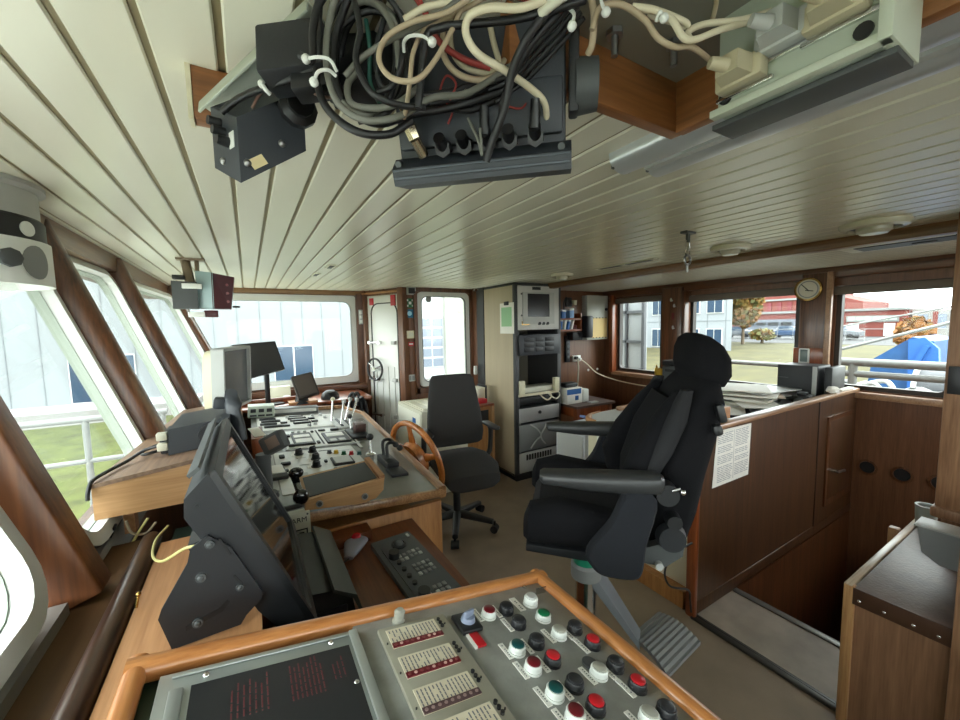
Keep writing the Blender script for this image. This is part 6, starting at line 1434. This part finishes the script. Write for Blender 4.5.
for k in range(9):
    a0 = R_.uniform(0, 6.28); rx, ry = R_.uniform(30, 43), R_.uniform(46, 60); ox, oy = 366+R_.uniform(-6, 6), 62+R_.uniform(-6, 6); dd = .505+.006*k
    pts = [(ox+rx*math.cos(a0+t*.42), oy+ry*math.sin(a0+t*.42)*(1 if math.sin(a0+t*.42) > 0 else 1.2), dd+.012*math.sin(t*1.1)) for t in range(14 if k % 3 else 12)]
    p = B(); p.tube([at(*q) for q in pts], R_.choice((.0036, .0042, .0046)), 8, 5)
    solo('cable', p, M_bkc if k % 4 else M_grc, 'black cable ring wound inside the left coil' if k % 4 else 'grey cable ring wound inside the left coil', 'cable', group='cable rings of the left coil' if k % 4 else 'grey rings of the left coil', sharp=60)
def tie(lab, *pts, r=.002):
    p = B(); p.tube([at(*q) for q in pts], r, 6, 5); p.sph(at(*pts[0]), .0055, seg=8); return solo('cable_tie', p, M_white, lab, 'cable tie')
tie('white cable tie high on left coil', (306, 59, .465), (318, 57, .46), (330, 60, .462), (337, 72, .47))
tie('white cable tie below it on left coil', (314, 82, .465), (318, 72, .46), (328, 70, .462), (336, 76, .47))
tie('white cable tie at centre of the bundle', (432, 42, .45), (422, 36, .45), (410, 36, .45), (404, 42, .46), (404, 52, .47))
tie('white cable tie on lead above hanging radio', (262, 84, .525), (266, 90, .52), (270, 94, .525), r=.003)
tie('white cable tie beside wooden frame', (606, 12, .455), (602, 4, .455), (600, -6, .455))
tie('white tie on the pale doubled loop', (664, 18, .465), (660, 12, .465), (656, 22, .47))
tie('white cable tie at upper right of cables', (572, 26, .44), (574, 14, .44), (568, 8, .45))

# ------------------------------------------------------------------ round fitting at the left edge, small red indicators
rn = thing('clear_view_housing', 'white hooded round fitting with black band at left ceiling edge', 'fitting', (-.69, 1.71, 1.8))
cx, cy = -.69, 1.71; KZ = 1.42
Tm = M.Translation((cx, cy, 1.65*(1-KZ))) @ M.Diagonal((1.45, 1.45, KZ, 1))
b = B(Tm); b.lathe([(.128, 1.959), (.128, 1.950), (.116, 1.944), (.116, 1.885), (.0005, 1.885)], seg=40); part('upper_drum', b, M_lgray, rn)
b = B(Tm); b.lathe([(.118, 1.890), (.122, 1.885), (.122, 1.840), (.118, 1.835), (.0005, 1.835)], seg=40); part('black_band', b, M_black, rn)
b = B(Tm); n = 30; rr = []
for k in range(n+1):
    a = rad(-205+320*k/n-20); c_, s_ = math.cos(a), math.sin(a)
    lo = 1.752
    rr.append([V((.128*c_, .128*s_, lo)), V((.128*c_, .128*s_, 1.842)), V((.118*c_, .118*s_, 1.842)), V((.118*c_, .118*s_, lo))])
b.rings(rr); part('hood', b, M_white, rn)
b = B(Tm); b.lathe([(.095, 1.84), (.095, 1.78), (.0005, 1.78)], seg=32); part('inner_drum', b, M_gray, rn)
d = V((math.cos(rad(-41)), math.sin(rad(-41)), 0)); pn = V((cx, cy, 0))+d*.183
b = B(Tm); rr = []
for k in range(20):
    t = 2*math.pi*k/20; a = rad(-19+12.5*math.cos(t)); z = 1.797+.034*math.sin(t); rr.append(V((.1285*math.cos(a), .1285*math.sin(a), z)))
b.prism(rr, (.0012, -.0005, 0)); part('side_opening', b, M_gray, rn)
b = B(frame((pn.x, pn.y, 1.862), V((0, 0, 1)), (pn-V((cx, cy, 0))))); b.lathe([(.012, 0), (.026, .006), (.026, .018), (.018, .022), (.0005, .022)], seg=8); part('hand_knob', b, M_dgray, rn)
d2 = V((math.cos(rad(-21)), math.sin(rad(-21)), 0)); pn = V((cx, cy, 0))+d2*.1755
b = B(frame((pn.x, pn.y, 1.953), V((0, 0, 1)), d2)); b.lathe([(.021, 0), (.021, .004), (.0005, .005)], seg=20); part('round_label', b, M_white, rn)
ri = thing('red_indicators', 'boxed dark red indicator unit hanging from ceiling at far left corner', 'indicator', (-.2, 2.9, 1.78))
b = B(); b.prism([(-.36, 2.85, 1.785), (-.24, 2.85, 1.785), (-.24, 2.85, 1.94), (-.36, 2.85, 1.945)], (0, .08, 0)); part('grey_box', b, M_dgray, ri)
b = B(); b.prism([(-.245, 2.88, 1.79), (-.163, 2.84, 1.785), (-.158, 2.84, 1.998), (-.245, 2.88, 2.01)], (.0, .10, 0)); part('blue_grey_side', b, mat('blue_grey_box', (146, 168, 172), .4), ri)
b = B(); b.prism([(-.170, 2.84, 1.785), (-.078, 2.87, 1.785), (-.050, 2.87, 1.98), (-.165, 2.84, 1.998)], (0, .10, 0)); part('red_face', b, mat('dark_red_face', (70, 20, 28), .35), ri)
b = B()
for z in (1.83, 1.88, 1.93): b.cyl((-.09, 2.865, z), (-.09, 2.858, z), .008, seg=10)
part('indicator_lamp', b, mat('lamp_dull_red', (120, 60, 64), .3), ri)
b = B(); b.bb(-.31, -.215, 2.83, 2.85, 1.90, 1.93, .003); b.bb(-.29, -.21, 2.83, 2.86, 1.735, 1.765, .003); part('white_bracket', b, M_white, ri)
b = B(); b.bb(-.215, -.145, 2.84, 2.88, 1.735, 1.775, .004); part('small_red_box', b, MATS['dark_red_face'], ri)
b = B(); b.cyl((-.27, 2.92, 1.90), (-.30, 2.98, 2.09), .025, seg=12); b.cyl((-.24, 2.92, 1.90), (-.24, 2.96, 2.09), .012, seg=10); b.bb(-.34, -.2, 2.92, 2.99, 2.078, 2.092); part('ceiling_bracket', b, mat('bracket_tan', (128, 112, 92), .5), ri)
b = B(); b.bb(-.36, -.30, 2.90, 2.96, 1.96, 1.985, .003); part('black_plug', b, M_black, ri)
b = B(); b.cyl((-.07, 2.9, 1.80), (-.03, 2.9, 1.80), .006, seg=8); part('pin', b, M_black, ri)
# ------------------------------------------------------------------ outside
G = -3.5
M_grass = mat('grass', (66, 72, 28), .95, var=.35, vs=1.2)
M_lawn = mat('lawn_autumn', (68, 64, 33), .95, var=.3, vs=.8)
M_pave = mat('quay_paving', (110, 108, 104), .9, var=.1, vs=2)
M_hang = mat('hangar_cladding', (118, 123, 126), .6, var=.02, vs=.3)
M_seam = mat('hangar_seam', (102, 106, 110), .6)
M_bwin = mat('building_glass', (40, 58, 78), .12, spec=.7)
M_brick = mat('red_brick', (100, 46, 38), .8, var=.12, vs=2)
M_wbld = mat('white_building', (126, 131, 136), .6, var=.03, vs=.4)
M_rwhite = mat('railing_white', (112, 114, 112), .45)
b = B(); b.bb(-120, 12, -60, 34.5, G-.3, G); b.bb(-120, 12, 34.5, 90, G-.3, G-.01)
b.prism([(12, -60, G), (12, 90, G), (12, 90, G-.3), (12, -60, G-.3)], (23, 0, 0)) if False else None
struct('ground', b, M_grass)
b = B(); b.rings([[V((19, -60, -2.2)), V((19, 31, -2.2)), V((19, 31, -3.9)), V((19, -60, -3.9))], [V((36, -60, -.78)), V((36, 44, -.78)), V((36, 44, -3.9)), V((36, -60, -3.9))], [V((48, -60, -.74)), V((48, 60, -.74)), V((48, 60, -3.9)), V((48, -60, -3.9))]])
struct('ground_bank', b, M_lawn)
b = B(); b.bb(47.8, 130, -80, 90, -1.5, -.72); struct('ground_yard', b, mat('yard_asphalt', (64, 64, 66), .9, var=.1, vs=1))
b = B(); b.bb(12, 60, -80, 80, G-.3, G-.02); struct('ground_apron', b, M_pave)
b = B(); b.bb(-120, 12, 30.5, 35.9, G, G+.02); struct('ground_path', b, M_pave)
b = B(); b.bb(-12, 12, -60, 12, G-.2, G+.02); struct('ground_bounce', b, mat('bounce_ground_pale', (186, 186, 180), .9, var=.05, vs=1))  # pale ground added beside the ship to bounce neutral daylight indoors
# hangar along the quay
hg_ = thing('hangar', 'long white clad hangar filling the view beyond the front and far windows', 'building', (-10, 38, G))
b = B(); b.bb(-60, 12.9, 35.9, 50, G, 16); part('wall', b, M_hang, hg_)
b = B()
x = -58
while x < 12.5: b.bb(x-.025, x+.025, 35.87, 35.9, G, 16); x += 1.55
part('cladding_seam', b, M_seam, hg_)
b = B(); b.bb(-60, 12.9, 35.8, 35.9, G, G+.5); part('plinth', b, mat('plinth_grey', (166, 168, 170), .7), hg_)
def bwin(x0, x1, z0, z1, Y, par, n=2, mm_=M_bwin):
    b = B(); b.bb(x0, x1, Y-.08, Y+.02, z0, z1); w = part('window', b, M_lgray, par)
    g = B(); d = (x1-x0)/n
    for k in range(n): g.bb(x0+d*k+.06, x0+d*(k+1)-.06, Y-.1, Y-.07, z0+.08, z1-.08)
    part('pane', g, mm_, w)
bwin(1.7, 4.7, -3.0, .35, 35.9, hg_)
bwin(-10.3, -9.0, -3.0, .4, 35.9, hg_, 1); bwin(-7.9, -6.9, -3.0, .2, 35.9, hg_, 1)
# office block seen through the small window
of = thing('office_block', 'white office block with gridded window beyond the small window', 'building', (19, 40, G))
b = B(); b.bb(13.0, 30, 36.2, 50, G, 14); part('wall', b, mat('office_white', (156, 160, 162), .6), of)
b = B(); b.bb(17.2, 30, 35.7, 36.3, G, 12); part('beige_wing', b, mat('office_beige', (150, 152, 144), .6), of)
b = B(); b.bb(14.3, 16.95, 36.1, 36.25, -2.4, 2.7); gw = part('grid_window', b, M_lgray, of)
for i in range(2):
    for j in range(5):
        g = B(); g.bb(14.4+1.5*i, 15.75+1.5*i-(.3 if i else 0), 36.05, 36.12, -2.3+1.0*j, -1.5+1.0*j); part('pane', g, mat('grid_glass', (104, 112, 124), .2) if not MATS.get('grid_glass') else MATS['grid_glass'], gw)
b = B(); b.bb(18.6, 20.3, 35.6, 35.72, 3.1, 3.35); part('name_board', b, mat('board_grey', (160, 160, 140), .6), of)
# ship's own railing on the starboard wing
def rail(name, lab, pts, z0, z1, mid, m=M_rwhite, r=.025, posts=()):
    t = thing(name, lab, 'railing', (*pts[0][:2], z0)); b = B()
    for i in range(len(pts)-1): b.cyl((*pts[i], z1), (*pts[i+1], z1), r, seg=10)
    part('top_rail', b, m, t)
    if mid:
        for z in mid:
            b = B()
            for i in range(len(pts)-1): b.cyl((*pts[i], z), (*pts[i+1], z), r*.8, seg=10)
            part('mid_rail', b, m, t)
    for (x, y) in posts:
        b = B(); b.cyl((x, y, z0), (x, y, z1), r*.9, seg=10); part('post', b, m, t)
    return t
b = B(); b.bb(-4.5, -.85, 3.2, 6.4, -1.6, -1.5); struct('ground_wing_deck', b, M_pave)
b.bm if False else None
rail('deck_railing', 'white railing outside the raked front windows', ((-4.4, 6.0), (-.9, 6.0)), -1.5, .69, (.21,), r=.035, posts=((-4.4, 6.0), (-3.0, 6.0), (-1.635, 6.0), (-.95, 6.0)))
# aft: white building, tree, brick works, lawn fence
wbk = thing('white_block', 'white two-storey building with blue windows beyond the aft windows', 'building', (40, 26, -1))
b = B(); b.prism([(35, 17.5, -.9), (35, 42, -.9), (52, 42, -.9), (52, 27, -.9)], (0, 0, 10.4)); part('wall', b, M_wbld, wbk)
for y in (18.9, 20.9, 22.9, 24.3, 26.6, 29.0, 31.4, 33.8):
    for z0, z1 in ((-.75, 1.05), (2.35, 4.05)):
        b = B(); b.bb(34.9, 35.05, y-.7, y+.7, z0, z1); w = part('window', b, M_lgray, wbk)
        b = B(); b.bb(34.86, 34.92, y-.62, y-.04, z0+.08, z1-.08); b.bb(34.86, 34.92, y+.04, y+.62, z0+.08, z1-.08); part('pane', b, M_bwin, w)
b = B()
for z in (1.7, 4.7, 7.5): b.bb(34.97, 35.0, 17.5, 42, z-.03, z+.03)
for k in range(16): b.bb(34.97, 35.0, 18+1.55*k-.02, 18+1.55*k+.02, -.9, 9.5)
part('panel_joint', b, M_seam, wbk)
def tree(name, lab, x, y, z, h, w, m, n=700, seed=1):
    rr = random.Random(seed); t = thing(name, lab, 'tree', (x, y, z)); b = B()
    b.cyl((x, y, z), (x, y, z+h*.55), .16, .08, 10)
    for k in range(7):
        a = rr.uniform(0, 6.28); b.cyl((x, y, z+h*rr.uniform(.3, .5)), (x+w*.5*math.cos(a), y+w*.5*math.sin(a), z+h*rr.uniform(.6, .9)), .05, .02, 6)
    part('trunk', b, mat('bark', (92, 80, 66), .9) if 'bark' not in MATS else MATS['bark'], t)
    b = B(); L = []
    for k in range(n):
        while True:
            p = V((rr.uniform(-1, 1), rr.uniform(-1, 1), rr.uniform(-1, 1)))
            if .25 < p.length < 1 and rr.random() < p.length: break
        c = V((x, y, z+h*.62))+V((p.x*w*.55, p.y*w*.55, p.z*h*.40)); s = rr.uniform(.12, .26)
        a = V((rr.uniform(-1, 1), rr.uniform(-1, 1), rr.uniform(-1, 1))).normalized(); c2 = a.orthogonal().normalized(); d = a.cross(c2)
        b.mi(rr.choice((0, 0, 1, 2)))
        vs = [b.bm.verts.new(c+q*s) for q in (c2, d, -c2, -d)]; f = b.bm.faces.new(vs); f.material_index = b.i
    part('foliage', b, m, t, sharp=5); return t
leaf = [mat('leaf_yellow', (112, 90, 40), .8), mat('leaf_green', (76, 76, 38), .8), mat('leaf_orange', (120, 78, 34), .8)]
leaf2 = [mat('leaf_olive', (112, 112, 70), .8), mat('leaf_rust', (160, 116, 72), .8), leaf[0]]
tree('autumn_tree', 'yellow autumn tree beside the white building', 44, 20.9, -.75, 7.4, 3.0, leaf, 2200, 3)
tree('small_shrub', 'low brownish shrub under the autumn tree', 46.5, 20.2, -.75, 1.5, 2.2, leaf2, 300, 5)
tree('orange_shrub', 'orange shrub behind the blue covered boat', 33, 6.6, -1.0, 2.6, 1.4, [leaf[2], leaf[2], leaf[0]], 500, 8)
bk_ = thing('brick_works', 'long red brick works building beyond the lawn', 'building', (75, 25, -.7))
b = B(); b.bb(70, 85, 14.6, 35, -.72, 2.7); b.bb(80, 97, 27.5, 44, -.72, 10); b.prism([(80, 21.5, 2.6), (80, 27.6, 2.6), (80, 27.6, 6.3), (80, 25.5, 5.6), (80, 21.5, 4.2)], (12, 0, 0)); part('wall', b, M_brick, bk_)
b = B(); b.bb(69.7, 85, 14.4, 35, 2.65, 2.95); b.bb(79.7, 80, 27.5, 44, 5.0, 5.3); part('cornice', b, M_rwhite, bk_)
b = B(); b.bb(69.85, 70.02, 15.4, 20.4, 1.2, 2.0); w = part('strip_window', b, M_rwhite, bk_)
b = B()
for k in range(6): b.bb(69.8, 69.9, 15.55+.79*k, 16.2+.79*k, 1.4, 1.85)
part('pane', b, mat('strip_glass', (150, 160, 150), .2), w)
for y in (16.2, 19.6):
    b = B(); b.bb(69.85, 70.02, y-.5, y+.5, -.6, 1.0); w = part('door', b, M_lgray, bk_)
for k in range(7):
    b = B(); b.bb(79.85, 80.02, 29+1.5*k, 29.6+1.5*k, 3.2, 4.7); part('window', b, M_maroon, bk_)
b = B(); b.bb(66, 69.9, 24.8, 31.5, -.72, 1.75); part('loading_wing', b, mat('wing_grey', (102, 108, 118), .6), bk_)
b = B()
for k in range(4): b.bb(65.9, 66.02, 25.1+1.6*k, 26.4+1.6*k, .9, 1.35)
part('wing_window', b, M_black, bk_)
gh = thing('white_hall', 'pale hall with tall windows right of the brick works', 'building', (75, 7, -.7))
b = B(); b.bb(70, 85, -12, 14.3, -.72, 2.5); part('wall', b, mat('hall_wall', (120, 118, 114), .6), gh)
for k in range(9):
    b = B(); b.bb(69.9, 70.02, 13.0-1.5*k, 13.8-1.5*k, .3, 2.0); part('window', b, MATS['grid_glass'], gh)
    b = B(); b.bb(69.88, 70.0, 12.2-1.5*k, 12.6-1.5*k, -.7, 2.3); part('brick_pier', b, M_brick, gh)
for k, (x, y, m, lab) in enumerate(((58, 22.4, mat('car_blue', (34, 62, 96), .3), 'blue parked car before the brick works'), (58, 28.2, mat('car_silver', (96, 100, 106), .3), 'silver parked car left of the blue car'), (58, 17.6, MATS['car_silver'], 'silver parked car right of window post'))):
    c = thing('parked_car', lab, 'car', (x, y, -.68)); b = B()
    b.loft([((x, y-2.1, .0), V((.8, 0, 0)), V((0, 0, .28))), ((x, y-1.6, .05), V((.85, 0, 0)), V((0, 0, .38))), ((x, y+1.6, .05), V((.85, 0, 0)), V((0, 0, .38))), ((x, y+2.1, .0), V((.8, 0, 0)), V((0, 0, .3)))], 16, 4); part('body', b, m, c)
    b = B(); b.loft([((x, y, .38), V((.78, 0, 0)), V((0, 1.3, 0))), ((x, y+.1, .88), V((.62, 0, 0)), V((0, .8, 0)))], 16, 4); part('cabin', b, M_bwin, c)
    for dy in (-1.3, 1.3):
        for s in (-1, 1): b = B(); b.cyl((x+s*.65, y+dy, -.36), (x+s*.86, y+dy, -.36), .32, seg=18); part('wheel', b, M_rub, c)
b = B()
ln = thing('yard_fence', 'thin grey yard fence behind the lawn', 'fence', (53, 20, -.7))
b = B(); b.cyl((53, 5, .6), (53, 26, .6), .03, seg=6); b.cyl((53, 5, -.4), (53, 26, -.4), .03, seg=6); part('fence_rail', b, M_gray, ln)
for k in range(15): b = B(); b.cyl((53, 5+1.5*k, -.72), (53, 5+1.5*k, .65), .03, seg=6); part('post', b, M_gray, ln)
# after deck: rails, life-boat under blue cover, rope and grey winch
b = B(); b.bb(4.44, 11.5, -.6, 5.5, -.35, -.25); struct('ground_after_deck', b, mat('after_deck', (84, 84, 82), .7, var=.05))
rail('boat_deck_railing', 'white railing crossing the wide aft window', ((5.4, 2.75), (5.4, 1.62)), -.25, 1.12, (.75,), r=.028, posts=((5.4, 2.72), (5.4, 2.10), (5.4, 1.66)))
t = rail('stairwell_railing', 'thick white double rail across the stairwell window', ((5.4, 1.62), (5.4, .3)), -.25, 1.20, (1.08,), r=.042, posts=((5.4, 1.5), (5.4, .4)))
b = B(); b.cyl((6.5, 2.05, 1.22), (6.5, .6, 1.75), .018, seg=8); b.cyl((6.5, 1.95, 1.55), (6.5, .6, 1.86), .010, seg=8); solo('stay_wire', b, M_rwhite, 'pale stay wire slanting above the blue boat cover', 'wire')
bt = thing('covered_boat', 'boat under a bright blue tarpaulin on the after deck', 'boat', (9, 1.9, -.25))
cx0 = 9.2
b = B(); b.prism([(8.5, 2.18, .55), (8.5, 2.14, 1.0), (8.5, 1.72, 1.36), (8.5, 1.50, 1.30), (8.5, 1.55, .55)], (1.4, 0, 0)); part('tarpaulin', b, mat('blue_tarpaulin', (22, 68, 114), .55, var=.2, vs=6, bump=.4, bs=8), bt)
b = B(); b.prism([(8.42, 1.72, .60), (8.42, 1.40, .60), (8.42, 1.44, 1.20), (8.42, 1.58, 1.36), (8.42, 1.74, 1.32)], (.1, 0, 0)); b.box((8.40, 1.60, 1.1), (.04, .06, .3), rot(20, 0, 0)); part('folded_flap', b, mat('blue_dark', (30, 84, 150), .6, bump=.6, bs=12), bt)
b = B(); b.loft([((8.7, 2.45, .3), V((.5, 0, 0)), V((0, 0, .25))), ((8.7, 1.3, .3), V((.55, 0, 0)), V((0, 0, .30)))], 16, 3); part('hull', b, M_rwhite, bt)
wn_ = thing('grey_winch', 'grey drum winch beside the blue covered boat', 'winch', (7.8, 1.1, -.25))
b = B(); b.cyl((7.6, 1.42, .72), (7.6, .92, .72), .26, seg=28); part('drum', b, mat('winch_grey', (74, 76, 80), .5), wn_); b = B(); b.bb(7.4, 7.9, .9, 1.45, -.25, .5, .02); part('base', b, M_gray, wn_)
b = B(); b.cyl((7.6, 1.46, .72), (7.6, 1.42, .72), .32, seg=28); b.cyl((7.6, .92, .72), (7.6, .88, .72), .32, seg=28); part('drum_flange', b, M_lgray, wn_)
for k, (y, z, lab) in enumerate(((2.2, .40, 'white bundled cover leftmost on the after deck'), (1.72, .40, 'white bundled cover in middle of the after deck'), (1.26, .40, 'white bundled cover near the grey winch'), (.84, .40, 'white bundled cover rightmost on the after deck'))):
    b = B(); b.sph((6.55, y, z+.29), .20, (1.2, .75, .82), seg=14)
    for v in b.bm.verts: v.co += V((R_.uniform(-.03, .03), R_.uniform(-.03, .03), R_.uniform(-.03, .03)))
    solo('bundled_cover', b, M_rwhite, lab, 'cover', sharp=20)
b = B(); b.tube([(6.1, 1.62, .82), (6.05, 1.5, .92), (6.05, 1.42, .80), (6.1, 1.52, .70), (6.1, 1.60, .86), (6.05, 1.40, .95), (6.0, 1.3, .82)], .025, 8, 6); solo('coiled_hose', b, M_lgray, 'pale grey hose coiled over the white bundles', 'hose')
b = B(); b.bb(5.9, 7.2, .7, 2.6, -.25, .52); solo('deck_locker', b, M_rwhite, 'low white deck locker carrying the bundled covers', 'locker')
b = B(); b.prism([(5.95, 2.0, .90), (5.95, 1.62, 1.02), (6.2, 1.62, 1.02), (6.2, 2.0, .90)], (0, 0, .02)); b.bb(5.95, 6.2, 1.7, 1.95, .525, .92); solo('slanting_hatch', b, mat('hatch_pale', (92, 98, 100), .4), 'pale slanting hatch cover outside behind the computer case', 'hatch')
# white gate frame close outside the small aft window
gt = thing('deck_door', 'white deck door with black frame bars outside the small aft window', 'door', (5.3, 3.9, -.25))
b = B(); b.bb(5.2, 5.26, 3.85, 4.45, -.25, 2.6); part('leaf', b, mat('door_leaf', (128, 132, 134), .5), gt)
b = B(); b.bb(5.15, 5.2, 3.82, 3.87, -.25, 2.6); b.bb(5.16, 5.2, 4.15, 4.18, -.25, 2.6)
for z in (.9, 1.36, 1.82): b.bb(5.16, 5.2, 3.85, 4.45, z-.02, z+.02)
part('frame_bar', b, mat('bar_dark', (64, 66, 70), .5), gt)

# ------------------------------------------------------------------ sky and exposure
w = bpy.data.worlds.new('sky'); SC.world = w; w.use_nodes = True; nt = w.node_tree; nt.nodes.clear()
o = nt.nodes.new('ShaderNodeOutputWorld'); bg = nt.nodes.new('ShaderNodeBackground')
tc = nt.nodes.new('ShaderNodeTexCoord'); mp = nt.nodes.new('ShaderNodeMapping'); mp.inputs['Scale'].default_value = (3, 3, 9)
n = nt.nodes.new('ShaderNodeTexNoise'); n.inputs['Scale'].default_value = 1.6; n.inputs['Detail'].default_value = 6
r = nt.nodes.new('ShaderNodeValToRGB'); r.color_ramp.elements[0].position = .38; r.color_ramp.elements[1].position = .62
r.color_ramp.elements[0].color = (.80, .86, .93, 1); r.color_ramp.elements[1].color = (1, .985, .96, 1)
nt.links.new(tc.outputs['Generated'], mp.inputs['Vector']); nt.links.new(mp.outputs[0], n.inputs['Vector']); nt.links.new(n.outputs['Fac'], r.inputs['Fac'])
nt.links.new(r.outputs[0], bg.inputs['Color']); bg.inputs['Strength'].default_value = 5.0; nt.links.new(bg.outputs[0], o.inputs['Surface'])
vs_ = SC.view_settings; vs_.view_transform = 'Standard'; vs_.look = 'None'; vs_.gamma = 1; vs_.use_curve_mapping = False; vs_.exposure = 1.25
cy = SC.cycles
cy.max_bounces = 10; cy.diffuse_bounces = 6; cy.glossy_bounces = 4; cy.transparent_max_bounces = 16; cy.use_denoising = True
cy.sample_clamp_indirect = 8; cy.caustics_reflective = False; cy.caustics_refractive = False
